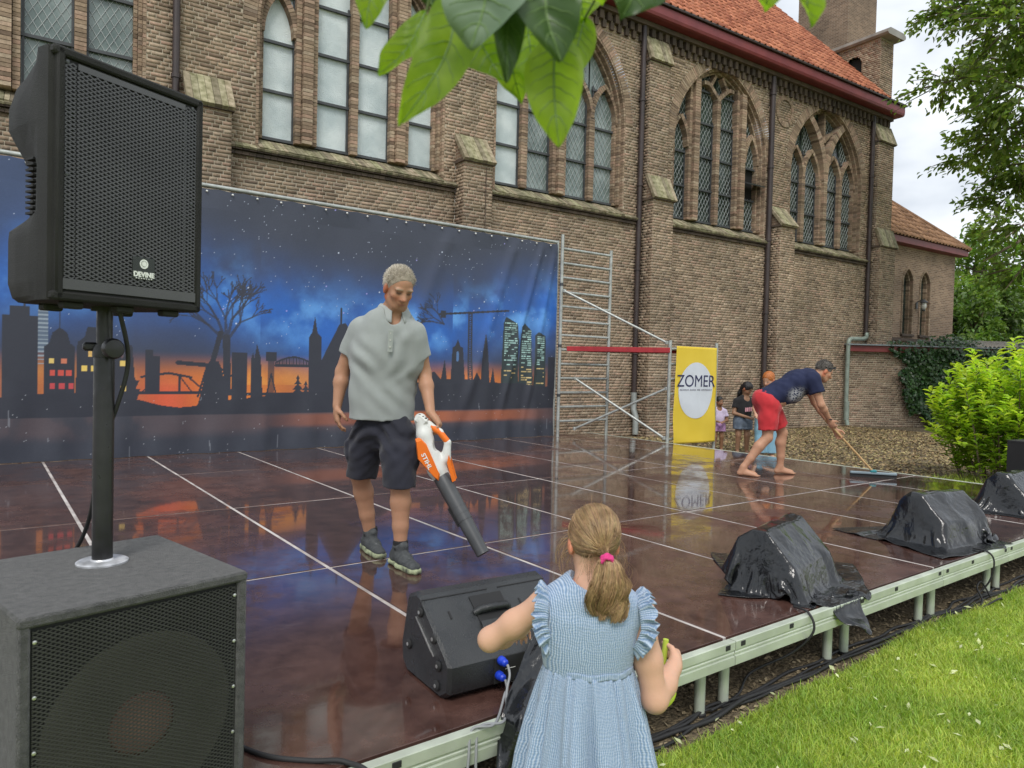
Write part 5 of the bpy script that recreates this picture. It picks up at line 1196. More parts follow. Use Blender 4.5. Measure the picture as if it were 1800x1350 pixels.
# ================================================================== figures: distance fields turned into one continuous skin
class SDF:
    def __init__(s, lo, hi, h):
        s.lo = np.array(lo,float); s.h = h; s.n = np.ceil((np.array(hi)-s.lo)/h).astype(int)+1
        s.F = np.full(s.n, .2, np.float32)
        s.ax = [s.lo[k]+np.arange(s.n[k])*h for k in range(3)]
    def blk(s, lo, hi):
        a = np.clip(np.floor((np.asarray(lo)-s.lo)/s.h).astype(int),0,s.n-1); b = np.clip(np.ceil((np.asarray(hi)-s.lo)/s.h).astype(int)+1,1,s.n)
        sl = tuple(slice(i,j) for i,j in zip(a,b)); 
        X = np.stack(np.meshgrid(*[s.ax[k][sl[k]] for k in range(3)], indexing='ij'),-1).astype(np.float32)
        return sl, X
    def smin(s, sl, d, k):
        f = s.F[sl]; 
        if k > 0: hh = np.maximum(k-np.abs(f-d),0)/k; s.F[sl] = np.minimum(f,d)-hh*hh*k*.25
        else: s.F[sl] = np.minimum(f,d)
    def cone(s, a, b, ra, rb, k=.02, flat=None, fk=1.0, cap=None):
        """tapered limb; flat: direction in which it is fk times as thick"""
        a, b = np.asarray(a,float), np.asarray(b,float); pad = max(ra,rb)*max(1,fk)+k+.03
        sl, X = s.blk(np.minimum(a,b)-pad, np.maximum(a,b)+pad)
        if X.size == 0: return s
        d = b-a; L2 = d@d+1e-12; P = X-a; t = np.clip((P@d)/L2,0,1); r = ra+(rb-ra)*t; V_ = P-t[...,None]*d
        if flat is not None:
            f = unit(flat); c = V_@f; V_ = V_-c[...,None]*f*(1-1/fk)
            dd = np.linalg.norm(V_,axis=-1)-r
            if fk < 1: dd = dd*fk
        else: dd = np.linalg.norm(V_,axis=-1)-r
        if cap is not None: dd = np.maximum(dd, (X-np.asarray(cap[0],float))@unit(cap[1]))
        s.smin(sl, dd, k); return s
    def ell(s, c, r, k=.02, ax=None):
        c = np.asarray(c,float); r = np.asarray(r,float); pad = r.max()+k+.03; sl, X = s.blk(c-pad,c+pad)
        if X.size == 0: return s
        P = X-c
        if ax is not None: P = P@np.asarray(ax,float).T
        q = np.linalg.norm(P/r,axis=-1); g = np.linalg.norm(P/(r*r),axis=-1)+1e-9
        s.smin(sl, q*(q-1)/g, k); return s
    def chainc(s, pts, rad, k=.02, flat=None, fk=1.0):
        for i in range(len(pts)-1): s.cone(pts[i],pts[i+1],rad[i],rad[i+1],k,flat,fk)
        return s
    def cut(s, p, n, sm=0.0):
        """keep the side behind the plane (p, n)"""
        X = np.stack(np.meshgrid(*s.ax, indexing='ij'),-1).astype(np.float32); d = (X-np.asarray(p,np.float32))@unit(n).astype(np.float32); s.F = np.maximum(s.F, d); return s
    def cutlocal(s, p, n, lo, hi):
        sl, X = s.blk(lo,hi); d = (X-np.asarray(p,float))@unit(n); s.F[sl] = np.maximum(s.F[sl], d); return s
    def sub_ell(s, c, r, ax=None, k=.01):
        c = np.asarray(c,float); r = np.asarray(r,float); pad = r.max()+.03; sl, X = s.blk(c-pad,c+pad); P = X-c
        if ax is not None: P = P@np.asarray(ax,float).T
        q = np.linalg.norm(P/r,axis=-1); g = np.linalg.norm(P/(r*r),axis=-1)+1e-9; d = -q*(q-1)/g; f = s.F[sl]
        hh = np.maximum(k-np.abs(f-d),0)/k; s.F[sl] = np.maximum(f,d)+hh*hh*k*.25; return s
    def wob(s, amp, fn):
        X = np.stack(np.meshgrid(*s.ax, indexing='ij'),-1).astype(np.float32); s.F = s.F+amp*fn(X[...,0],X[...,1],X[...,2]).astype(np.float32); return s
    def mesh(s, name, smooth=1, colour=None):
        F = s.F; F[0]=F[-1]=.1; F[:,0]=F[:,-1]=.1; F[:,:,0]=F[:,:,-1]=.1
        ins = F < 0; n = np.array(F.shape)
        c = [ins[i:n[0]-1+i, j:n[1]-1+j, k:n[2]-1+k] for i in (0,1) for j in (0,1) for k in (0,1)]
        sm = sum(q.astype(np.int8) for q in c); act = (sm>0)&(sm<8); idx = np.full(act.shape,-1,np.int64); cells = np.argwhere(act); idx[act] = np.arange(len(cells))
        acc = np.zeros((len(cells),3)); cnt = np.zeros(len(cells))
        cor = [(i,j,k) for i in (0,1) for j in (0,1) for k in (0,1)]
        for a in range(8):
            for b in range(a+1,8):
                da = np.array(cor[a]); db = np.array(cor[b])
                if abs(da-db).sum() != 1: continue
                fa = F[tuple((cells+da).T)]; fb = F[tuple((cells+db).T)]; x = (fa<0)!=(fb<0); t = np.where(x, fa/(fa-fb+1e-12), 0)
                acc += np.where(x[:,None], da+(db-da)*t[:,None], 0); cnt += x
        v = s.lo+(cells+acc/cnt[:,None])*s.h; quads = []
        for axis in range(3):
            u, w_ = [(1,2),(2,0),(0,1)][axis]
            sh = [slice(None)]*3; sh2 = [slice(None)]*3; sh[axis] = slice(0,n[axis]-1); sh2[axis] = slice(1,n[axis])
            e = ins[tuple(sh)] != ins[tuple(sh2)]; pos = np.argwhere(e); ok = (pos[:,u]>0)&(pos[:,w_]>0)&(pos[:,u]<n[u]-1)&(pos[:,w_]<n[w_]-1); pos = pos[ok]
            du = np.zeros(3,int); dw = np.zeros(3,int); du[u] = 1; dw[w_] = 1
            q = np.stack([idx[tuple((pos-du-dw).T)], idx[tuple((pos-dw).T)], idx[tuple(pos.T)], idx[tuple((pos-du).T)]],1)
            fl = ins[tuple(pos.T)]; q[~fl] = q[~fl][:,::-1]; quads.append(q)
        quads = np.concatenate(quads)
        for _ in range(smooth):       # light laplacian
            acc = np.zeros_like(v); cn = np.zeros(len(v))
            for i in range(4):
                a, b = quads[:,i], quads[:,(i+1)%4]; np.add.at(acc,a,v[b]); np.add.at(acc,b,v[a]); np.add.at(cn,a,1); np.add.at(cn,b,1)
            v = v*.5+.5*acc/np.maximum(cn,1)[:,None]
        me = fastmesh(name, v, quads=quads, c=None if colour is None else colour(v)); return me
def frame_from(fwd, up=(0,0,1)):
    y = unit(fwd); x = unit(np.cross(y, up)); z = np.cross(x, y); return np.array([x,y,z])
def head(S, c, face, H=.235, up=(0,0,1), k=.015, nose=1.0, child=False, jaw=1.0):
    """head of height H centred at c, looking along face; returns its axes (x right, y forward, z up)"""
    A = frame_from(face, up); u = H/.235; P = lambda x,y,z: np.asarray(c)+np.array([x,y,z])*u@A
    S.ell(P(0,-.012,.028), np.array([.077,.096,.092])*u, k, A)             # skull
    if child:
        S.ell(P(0,.018,-.035), np.array([.064,.068,.075])*u, .03*u, A)
        for sx in (-1,1): S.ell(P(sx*.034,.060,-.030), np.array([.024,.02,.024])*u, .02*u, A)
    else:
        S.ell(P(0,.022,-.040), np.array([.060*jaw,.072,.076])*u, .03*u, A)     # face
        S.ell(P(0,.055,-.092), np.array([.030*jaw,.026,.022])*u, .03*u, A)     # chin
        for sx in (-1,1):
            S.cone(P(sx*.056,-.005,-.06), P(sx*.026,.055,-.09), .016*u, .014*u, .03*u)
            S.ell(P(sx*.043,.058,-.022), np.array([.02,.017,.017])*u, .02*u, A)
            S.ell(P(sx*.032,.076,.022), np.array([.026,.012,.009])*u, .014*u, A)
    for sx in (-1,1):
        S.sub_ell(P(sx*.031,.091,.004), np.array([.019,.014,.011])*u, A, .012*u)
        S.ell(P(sx*.031,.071,.003), np.array([.014,.014,.012])*u, .004, A)
        S.ell(P(sx*.080,-.008,-.012), np.array([.010,.020,.034])*u, .006*u, A)
    S.cone(P(0,.080,.006), P(0,.104*(.5+.5*nose),-.028), .009*u, .014*u, .014*u)
    for sx in (-1,1): S.ell(P(sx*.012,.092,-.031), np.array([.010,.011,.008])*u, .008*u, A)
    S.ell(P(0,.083,-.056), np.array([.024,.014,.008])*u, .008*u, A); S.ell(P(0,.081,-.068), np.array([.021,.014,.008])*u, .008*u, A)
    return A, P
def hand(S, wrist, d, palm_n, size=1.0, curl=.5, thumb_side=1, spread=.012):
    """palm, four fingers of their own lengths and a thumb; d = wrist to knuckles, palm_n = out of the palm"""
    d = unit(d); n = unit(np.asarray(palm_n)-(np.asarray(palm_n)@d)*d); s = np.cross(d, n)*thumb_side; w_ = np.asarray(wrist,float)
    Lp = .085*size
    S.cone(w_, w_+d*Lp*.55, .023*size, .030*size, .02, n, .62); S.cone(w_+d*Lp*.4-s*.018*size, w_+d*Lp-s*.026*size, .017*size, .013*size, .014); S.cone(w_+d*Lp*.4+s*.018*size, w_+d*Lp+s*.026*size, .017*size, .013*size, .014)
    S.cone(w_+d*Lp*.5, w_+d*Lp, .022*size,.016*size,.014)
    for i, (o, ln) in enumerate(((.030,.070),(.010,.078),(-.010,.072),(-.030,.056))):
        b = w_+d*Lp*(.98 if i in (1,2) else .92)+s*o*size; dirv = unit(d+s*(o*spread*20)); r = (.0092,.0095,.009,.008)[i]*size
        ang = curl*.55
        for q, f in enumerate((.45,.32,.23)):
            dv = unit(dirv*math.cos(ang)+n*math.sin(ang)); e = b+dv*ln*f*1.05*size; S.cone(b,e,r*(1-.08*q),r*(.92-.08*q),.004); b = e; ang += curl*.75
    b = w_+d*Lp*.28+s*.026*size; m_ = b+unit(s*.75+d*.55+n*.45)*.036*size; e = m_+unit(s*.25+d*.8+n*(.3+.5*curl))*.032*size; t_ = e+unit(d*.8+n*(.3+.6*curl)-s*.1)*.024*size
    S.cone(b,m_,.015*size,.012*size,.012); S.cone(m_,e,.0115*size,.010*size,.004); S.cone(e,t_,.0100*size,.0082*size,.004)
skin_m = mat('skin', (1,1,1), .5, var=.07, vscale=18, attr=True, spec=.35, bump=.08, bscale=180)
for n_ in [skin_m.node_tree.nodes['Principled BSDF']]:
    n_.inputs['Subsurface Weight'].default_value = .12; n_.inputs['Subsurface Radius'].default_value = (.012,.005,.003); n_.inputs['Subsurface Scale'].default_value = .4
def face_paint(P, A, c, skin, hairc, u, lips=(.40,.15,.12), brow=None, eye=True, stubble=0):
    """colour by place on the head: eyes, brows, lips, cheeks"""
    c = np.asarray(c); skin = np.asarray(skin,float)
    def f(v):
        C_ = np.tile(skin,(len(v),1)); q = (v-c)@A.T/u; near = np.linalg.norm(q,axis=1) < .16; fr = near&(q[:,1]>.03)
        def blob(x,z,rx,rz,col_,k=1,front=.03):
            w_ = np.exp(-(((q[:,0]-x)/rx)**2+((q[:,2]-z)/rz)**2)**2)*k*(near&(q[:,1]>front)); C_[:] = C_*(1-w_[:,None])+np.asarray(col_)*w_[:,None]
        for sx in (-1,1):
            blob(sx*.04,-.03,.026,.022,skin*V(1.12,.82,.78),.6)
            if eye: blob(sx*.031,.003,.016,.008,(.10,.07,.06),.85,.05); 
            blob(sx*.033,.026,.024,.006,hairc if brow is None else brow,.8,.05)
            w_ = near&(np.abs(q[:,0])>.068)&(np.abs(q[:,1])<.05); C_[w_] = C_[w_]*V(1.05,.85,.8)
        blob(0,-.03,.018,.016,skin*V(1.1,.8,.75),.5,.07); blob(0,-.062,.024,.009,lips,.8,.05)
        return C_
    return f

def strands(paths, r0, n=3):
    """thin tubes, vectorised: paths (N,K,3)"""
    Pt = np.asarray(paths); N_, K = Pt.shape[:2]; T = np.gradient(Pt,axis=1); T /= np.linalg.norm(T,axis=2,keepdims=True)+1e-9
    ref = np.tile(V(.3,.5,.81),(N_,K,1)); x = np.cross(T,ref); x /= np.linalg.norm(x,axis=2,keepdims=True)+1e-9; y = np.cross(T,x)
    rr = r0*(np.concatenate([np.linspace(.8,1,2),np.ones(K-4),np.linspace(.9,.35,2)]) if K > 4 else np.linspace(1,.4,K)); vs_ = []
    for j in range(n): a = 2*math.pi*j/n; vs_.append(Pt+rr[None,:,None]*(math.cos(a)*x+math.sin(a)*y))
    v = np.stack(vs_,2).reshape(-1,3); b = (np.arange(N_)[:,None]*K*n+np.arange(K-1)[None,:]*n)[...,None]; j = np.arange(n); j2 = (j+1)%n
    qd = np.stack([b+j,b+j2,b+n+j2,b+n+j],-1).reshape(-1,4); return v, qd
def short_hair(parent, P, A, u, N_, ln, m_, r0, seed):
    """cropped hair standing off the scalp, leaning back"""
    rg = np.random.default_rng(seed); out = []; t = np.linspace(0,1,4)[:,None]; o = P(0,-.018,.036); rad = np.array([.080,.097,.090])*u
    while len(out) < N_:
        d = rg.normal(0,1,3); d /= np.linalg.norm(d)
        if d[1]-.55*(d[2]) > .34 or d[2] < -.55+.5*d[1]: continue
        p = o+(d*rad)@A; g = (d+V(0,-.55,.15)*1.0+rg.normal(0,.28,3))@A; l = ln*rg.uniform(.6,1.25); out.append(p+np.outer(t[:,0],unit(g))*l+np.outer(t[:,0]**2,V(0,0,-.25*l)))
    v, qd = strands(out,r0); tag(link('hair_strands',fastmesh('hair_strands',v,quads=qd),parent,m_,True),kind='stuff')
RZP = math.atan2(-.6,.8)     # figures are laid out in a frame whose x axis runs to the right of the view, y away, z up
def design(x0, yg, hor, sc, lean):
    return lambda x, y, f=0.0: V((x-x0-lean*(yg-y))*sc*(1+f*0), f, 1.53+(hor-y)*sc)
def wr(seed, a=18., n=5):
    r = np.random.default_rng(seed); K = [(r.normal(0,1,3)*V(1,1,.7)*a, r.uniform(0,6.28)) for _ in range(n)]
    return lambda x,y,z: sum(np.sin(k[0]*x+k[1]*y+k[2]*z+p) for k,p in K)/n
def cloth_mat(name, c, var=.10, bump=.25, bs=300, rough=.85, **k): return mat(name, c, rough, var=var, vscale=5, bump=bump, bscale=bs, sheen=.15, **k)
def sdf_obj(S, name, m_, parent, colour=None, smooth=1, **k):
    return link(name, S.mesh(name, smooth, colour), parent, m_, True, **k)
# ================================================================== man with the leaf blower
man = empty('person', (2.016,3.90,ZS), RZP, 'grey-haired man in grey polo shirt and dark cargo shorts, looking down', 'person')
Q = design(690,990,638,.00346,.022)
def q(x,y,f=0): p = Q(x,y,f); p[2] -= ZS; return p
J = dict(head=q(711,508,-.05), neck=q(696,550,.01), sr=q(637,577,.03), sl=q(737,583,.0), er=q(604,655,.07), wrr=q(598,716,.02), el=q(751,655,.06), wl=q(766,722,-.06),
         hr=q(655,742,.03), hl=q(706,742,.0), kr=q(633,842,.10), kl=q(716,846,-.13))
ar = V(J['kr'][0]+.055,.19,.10); al = V(J['kl'][0]+.01,-.13,.10)
fd = unit(V(.42,-.9,0)); face = unit(V(.46,-.72,-.50))
S = SDF((-.48,-.34,-.02),(.42,.36,1.86),.0062)
A, P = head(S, J['head'], face, .242, up=(0.03,0,1))
S.cone(J['head']+V(-.01,.03,-.05), J['neck']+V(0,.02,-.03), .060,.066,.03)
S.cone(J['neck']+V(0,.02,-.06), q(680,700,.02), .12,.105,.04,fd,.6); S.cone(J['sr'],J['sl'],.055,.055,.04)
for a,b,c,r in ((J['sr'],J['er'],J['wrr'],1),(J['sl'],J['el'],J['wl'],1)):
    S.chainc([a,a*.5+b*.5,b,b*.68+c*.32,c],[.052,.050,.041,.043,.027],.02)
hand(S, J['wrr'], V(.05,-.10,-1), V(.55,.2,0), 1.06, .55, 1)
hand(S, J['wl'], V(.62,-.22,-.75), V(-.75,-.1,-.6), 1.06, 1.15, 1)
for h_,k_,a_ in ((J['hr'],J['kr'],ar),(J['hl'],J['kl'],al)):
    S.chainc([h_+V(0,.01,-.10),k_+V(0,0,.05),k_,k_*.72+a_*.28+V(0,.018,0),k_*.35+a_*.65+V(0,.008,0),a_],[.072,.062,.056,.060,.046,.036],.02)
    S.cone(a_,a_+V(0,0,-.05),.036,.04,.02)
tan = V(.44,.235,.145)
sdf_obj(S,'body',skin_m,man,face_paint(P,A,J['head'],tan,(.30,.24,.17),.242/.235,lips=(.36,.15,.11)))
# shirt
S = SDF((-.46,-.34,.74),(.40,.36,1.60),.0062); ct_ = lambda x,y,f=0: q(x,y,f)
S.chainc([q(677,750,.02),q(679,690,.02),q(686,630,.01),q(690,590,.015)],[.205,.194,.196,.185],.04,fd,.66)
S.cone(J['sr']+V(.02,0,-.005),J['sl']+V(-.02,0,-.005),.066,.064,.05); S.cone(q(692,575,.02),J['neck']+V(0,.02,-.035),.115,.070,.05,fd,.8)
for a,b in ((J['sr'],J['er']),(J['sl'],J['el'])): S.cone(a,a*.30+b*.70,.060,.066,.03,cap=(a*.40+b*.60,b-a))
S.cone(J['sr']+V(.03,0,-.05),q(640,640,.02),.08,.07,.05); S.cone(J['sl']+V(-.03,0,-.05),q(730,640,.02),.08,.07,.05)
S.cut(q(676,738,0),(-.03,0,-1)); S.sub_ell(J['neck']+V(.018,-.055,-.005),(.050,.065,.085),None,.012)
w1 = wr(3,16); w2_ = wr(8,34)
S.wob(.005,w1); S.wob(.004,w2_); S.wob(.005, lambda x,y,z: np.sin((x*.8+z*1.1)*42+2*np.sin(x*9))*np.exp(-((z-1.0)/.10)**2-((x-.0)/.16)**2))
S.wob(.006, lambda x,y,z: np.sin((x*1.2-z*.8)*48+2*np.sin(z*20))*np.exp(-((z-1.24)/.12)**2-((x-.08)/.10)**2)); S.wob(.008, lambda x,y,z: np.sin((x*1.0+z*1.3)*38+1)*np.exp(-((z-1.22)/.12)**2-((x+.16)/.08)**2))
polo = cloth_mat('grey_polo',(.29,.315,.305),.08,.3,500)
sh = sdf_obj(S,'polo_shirt',polo,man)
n0 = J['neck']+V(.004,.010,.010); a_f = math.atan2(fd[1],fd[0]); G = []
for (r_, z_), w_ in zip(((.064,.004),(.068,.030),(.074,.036),(.082,.026),(.094,.002),(.104,-.016)),(0,0,0,.3,.8,1)):
    row = []
    for b2 in np.linspace(.34,2*math.pi-.34,48):
        fr = max(0,math.cos(b2))**1.5; a2 = a_f+b2; rr = 1.03*r_*(1+.12*fr*w_); row.append(n0+V(rr*math.cos(a2),rr*math.sin(a2)*.98,z_-.036*fr*w_-.030*fr+.012*(1-math.cos(b2))*.5))
    G.append(row)
co_ = MB().grid(np.array(G)).build('collar',cloth_mat('polo_collar',(.33,.355,.345)),sh,smooth=True,fix=False); md = co_.modifiers.new('thick','SOLIDIFY'); md.thickness = .004
pk = MB(); pc = q(699,592,-.135); pk.box(pc+V(.006,-.012,-.03),(.030,.006,.13),(unit(V(.9,.42,0)),unit(V(-.42,.9,.10)),unit(V(.03,-.06,1))),bevel=.002); pk.build('placket',cloth_mat('polo_placket',(.33,.36,.34)),sh)
for k_ in range(3): MB().lathe([(.005,0),(.005,.002),(.001,.0025)],10,pc+V(.006,-.0165,.015-.04*k_),((1,0,0),(0,0,1),(0,-1,0))).build('button',mat('button',(.5,.5,.46),.4),sh)
# shorts
S = SDF((-.42,-.36,.30),(.34,.40,.96),.0062)
S.cone(q(679,718,.02),q(680,752,.02),.150,.158,.04,fd,.70)
for h_,k_ in ((J['hr'],J['kr']),(J['hl'],J['kl'])):
    lo_ = k_+V(0,0,-.06); m0 = h_*.5+k_*.5; S.cone(h_+V(0,0,-.06),m0,.108,.104,.03); S.cone(m0,lo_,.104,.092,.03,cap=(k_+V(0,0,-.012),(0,0,-1)))
    m_ = h_*.45+k_*.55+V(-.088 if h_[0] < J['hl'][0]-.02 else .088,.0,0); S.ell(m_,(.036,.070,.085),.010)
S.wob(.011,wr(5,22)); S.wob(.006,wr(6,48)); S.wob(.009,lambda x,y,z: np.sin(z*62+6*np.sin(x*14))*np.exp(-((z-.80)/.12)**2))
sdf_obj(S,'cargo_shorts',cloth_mat('navy_cargo',(.012,.013,.024),.25,.3,400),man)
# hair
S = SDF(J['head']-.17,J['head']+.17,.0042); u = .242/.235
S.ell(P(0,-.018,.036),np.array([.081,.098,.091])*u,.0,A); S.wob(.0035,wr(12,90)); S.wob(.002,wr(13,240))
S.cut(P(0,.062,.066),unit(V(0,1,-.55)@A)); S.cut(P(0,-.02,-.045),unit(V(0,.55,-1)@A))
hr_ = sdf_obj(S,'hair',mat('grey_blond_hair',(.26,.22,.17),.8,c2=(.42,.37,.29),vscale=60,bump=.8,bscale=260),man)
short_hair(hr_,P,A,u,2600,.017,mat('grey_blond_strands',(.42,.37,.29),.55,c2=(.66,.61,.52),vscale=30,island=.35),.0011,19)
# shoes and socks
def shoe(parent, ankle, d, m_up, m_sole, m_acc, s=1.0, z0=0):
    d = unit(d); sd_ = V(-d[1],d[0],0); b = V(ankle[0],ankle[1],z0)
    S = SDF(b-V(.24,.24,.01),b+V(.24,.24,.2),.0055)
    S.cone(b-d*.045*s+V(0,0,.055),b+d*.06*s+V(0,0,.052),.040*s,.042*s,.02); S.cone(b+d*.06*s+V(0,0,.045),b+d*.175*s+V(0,0,.034),.040*s,.034*s,.02,(0,0,1),.75)
    S.cone(b-d*.03*s+V(0,0,.05),b+V(0,0,.118),.040*s,.043*s,.02); S.cone(b+d*.035*s+V(0,0,.11),b+d*.045*s+V(0,0,.125),.03,.026,.02)
    S.cut(b+V(0,0,.022),(0,0,-1)); S.wob(.002,wr(3,70)); S.sub_ell(b+V(0,0,.142),(.036*s,.036*s,.03))
    o = sdf_obj(S,'shoe',m_up,parent)
    T = SDF(b-V(.26,.26,.01),b+V(.26,.26,.06),.005); T.cone(b-d*.055*s+V(0,0,.015),b+d*.06*s+V(0,0,.015),.044*s,.046*s,.02,(0,0,1),.7); T.cone(b+d*.06*s+V(0,0,.015),b+d*.18*s+V(0,0,.018),.046*s,.037*s,.02,(0,0,1),.7)
    T.cut(b+V(0,0,.032),(0,0,1)); T.cut(b+V(0,0,.001),(0,0,-1)); T.wob(.002,lambda x,y,z: np.sin(x*160+y*90)); sdf_obj(T,'sole',m_sole,o)
    lc = MB()
    for k_ in range(4):
        c_ = b+d*(.055+.028*k_)*s+V(0,0,.098-.014*k_); lc.tube([c_-sd_*.028+V(0,0,-.014),c_+V(0,0,.0),c_+sd_*.028+V(0,0,-.014)],.0035,6)
    tag(lc.build('laces',m_acc,o), kind='stuff'); return o
up_m = mat('dark_trainer',(.035,.04,.043),.8,c2=(.075,.08,.082),vscale=40,bump=.5,bscale=160); sole_m = mat('pale_green_sole',(.05,.055,.045),.7,c2=(.42,.47,.28),vscale=26); lace_m = mat('grey_lace',(.20,.21,.21),.8)
for a_, d_ in ((ar,V(.42,-.75,0)),(al,V(.50,-.75,0))):
    so1 = shoe(man, a_, d_, up_m, sole_m, lace_m, 1.08)
    T = SDF(a_-.1,a_+.1,.005); T.cone(a_+V(0,0,.01),a_+V(0,0,.06),.046,.044,.01); T.cut(a_+V(0,0,.052),(0,0,1)); sdf_obj(T,'sock',mat('black_sock',(.012,.012,.013),.9),so1)
# ================================================================== leaf blower
HB = J['wl']+V(.03,-.045,-.075)
bl_ = empty('leaf_blower', V(2.016,3.90,ZS)+np.array(Matrix.Rotation(RZP,3,'Z')@Vector(HB)), RZP, 'white and orange battery leaf blower with long dark tube', 'leaf blower')
fo = HB[1]
def bq(x,y,f=0): return q(x,y,fo)-HB+V(0,f,0)
white_pl = mat('white_plastic',(.66,.67,.64),.42,var=.06,bump=.05,bscale=90); orange_pl = mat('orange_plastic',(.80,.17,.012),.4,var=.06); tube_m = mat('grey_black_tube',(.045,.048,.052),.42,c2=(.075,.078,.082),vscale=6,rvar=.08)
S = SDF(np.minimum(bq(730,715),bq(830,870))-.10,np.maximum(bq(730,715),bq(830,870))+.10,.0055)
S.cone(bq(750,733),bq(757,760),.036,.038,.03,(0,1,0),1.25); S.cone(bq(757,760),bq(778,818),.045,.052,.03,(0,1,0),1.25); S.cone(bq(778,818),bq(790,838),.052,.052,.03)
S.cone(bq(794,800),bq(797,772),.030,.020,.03); S.cone(bq(760,728),bq(797,768),.0,.0,.0)
S.cone(bq(797,772),bq(784,754),.018,.016,.012); S.cone(bq(784,754),bq(763,742),.017,.022,.015)
S.sub_ell(bq(779,775),(.022,.12,.040),None,.008); S.cut(bq(793,843),bq(870,975)-bq(785,830))
ho = sdf_obj(S,'housing',white_pl,bl_)
grip = MB().tube([bq(766,744,-.002),bq(783,754,-.002),bq(796,770,-.002)],.0195,12).build('grip',orange_pl,bl_,smooth=60)
for sg in (-1,1):
    po = [bq(743,766),bq(752,763),bq(762,772),bq(787,826),bq(784,838),bq(776,832),bq(747,800)]; m_ = MB(); P0 = np.array(po); off = V(0,sg*.050,0); c_ = P0.mean(0)
    a_ = P0+off; b_ = c_+(P0-c_)*.86+off+V(0,sg*.018,0); n = len(po)
    m_.add(np.concatenate([P0+off*.4,a_,b_]), [(i,(i+1)%n,n+(i+1)%n,n+i) for i in range(n)]+[(n+i,n+(i+1)%n,2*n+(i+1)%n,2*n+i) for i in range(n)]+[tuple(2*n+i for i in range(n))]); pnl = m_.build('side_panel',orange_pl,bl_,smooth=30)
    if sg < 0:
        c1 = bq(763,803); tx = unit(bq(776,828)-bq(752,780)); 
        me = text_mesh('STIHL',.045,.0006,.001); me.materials.clear(); me.materials.append(white_ink); o = link('lettering',me,pnl); up_ = np.cross(V(0,-1,0),tx); Mx = Matrix((Vector(tx),Vector(up_),Vector((0,-1,0)))).transposed().to_4x4(); Mx.translation = Vector(c1+V(0,-.0705,0)); o.matrix_local = Mx; o.scale = (.9,.8,1)
    MB().prism([(p[0]-c_[0],p[2]-c_[2]) for p in [bq(800,792),bq(812,835),bq(806,838),bq(797,805)]],c_+V(0,sg*.03,0),(1,0,0),(0,0,1),(0,sg,0),.02).build('front_panel',orange_pl,bl_)
bat = MB().box(bq(752,735)+V(0,0,.0),(.075,.085,.06),(unit(bq(766,742)-bq(748,728)),V(0,1,0),np.cross(unit(bq(766,742)-bq(748,728)),V(0,1,0))),bevel=.012).build('battery',white_pl,bl_,smooth=30)
for k_ in range(3): MB().box(bq(750+5*k_,727+3*k_)+V(0,-.02,.008),(.012,.03,.006)).build('vent',sub_black,bat)
t0, t1 = bq(783,826), V(.585,-.26,.115)-HB; td = t1-t0
def tp(s): return t0+td*s
MB().tube([tp(0),tp(.03),tp(.44),tp(.47),tp(.97),tp(1.0)],[.050,.051,.046,.046,.039,.040],24,cap=False).build('tube',tube_m,bl_,smooth=50)
MB().tube([tp(1.0),tp(.97),tp(.6)],[.0385,.037,.037],24,cap=True).build('tube_inside',sub_black,bl_,smooth=50)
for s_ in (.42,.50,.58): MB().tube([tp(s_),tp(s_+.012)],[.0475,.0475],24).build('tube_ring',tube_m,bl_,smooth=50)
MB().bar(tp(.40)+V(-.043,-.012,-.02),tp(.62)+V(-.040,-.012,-.02),.012,.014).build('tube_latch',sub_black,bl_)
# ================================================================== man with the squeegee
sq = empty('person', (7.37,4.85,ZS), RZP, 'barefoot man in navy T-shirt and red shorts bending over', 'person')
Q2 = design(1350,836,654.7,.00663,.034)
def q2(x,y,f=0): p = Q2(x,y,f); p[2] -= ZS; return p
hd = q2(1453,650,-.02); nk = q2(1431,661,.0); shn = q2(1424,664,-.16); shf = q2(1428,664,.15); hpn = q2(1352,712,-.09); hpf = q2(1362,712,.09)
eln = q2(1436,708,-.20); wn_ = q2(1457,735,-.10); elf = q2(1448,706,.16); wf = q2(1472,752,-.02)
kf = q2(1388,762,.12); af = q2(1384,822,.13); kn = q2(1348,768,-.12); an_ = q2(1306,820,-.12)
S = SDF((-.55,-.42,-.02),(1.0,.40,1.36),.0085)
A, P = head(S, hd, unit(V(.86,-.06,-.50)), .232, up=(.35,0,1))
S.cone(hd+V(-.04,0,-.03),nk+V(-.02,0,-.02),.055,.06,.03); S.cone(nk+V(-.05,0,-.04),q2(1365,705),.115,.11,.05,(0,1,0),1.3); S.cone(shn,shf,.055,.055,.04)
for a,b,c in ((shn,eln,wn_),(shf,elf,wf)): S.chainc([a,a*.5+b*.5,b,b*.7+c*.3,c],[.052,.048,.041,.042,.027],.02)
hand(S,wn_,V(.45,.1,-.7),V(.4,.55,.1),1.05,1.2,1); hand(S,wf,V(.45,-.05,-.7),V(-.1,-.7,-.2),1.05,1.2,-1)
for h_,k_,a_ in ((hpn,kn,an_),(hpf,kf,af)):
    S.chainc([h_,k_,k_*.7+a_*.3+V(-.015,0,0),k_*.3+a_*.7,a_],[.09,.058,.060,.045,.036],.02)
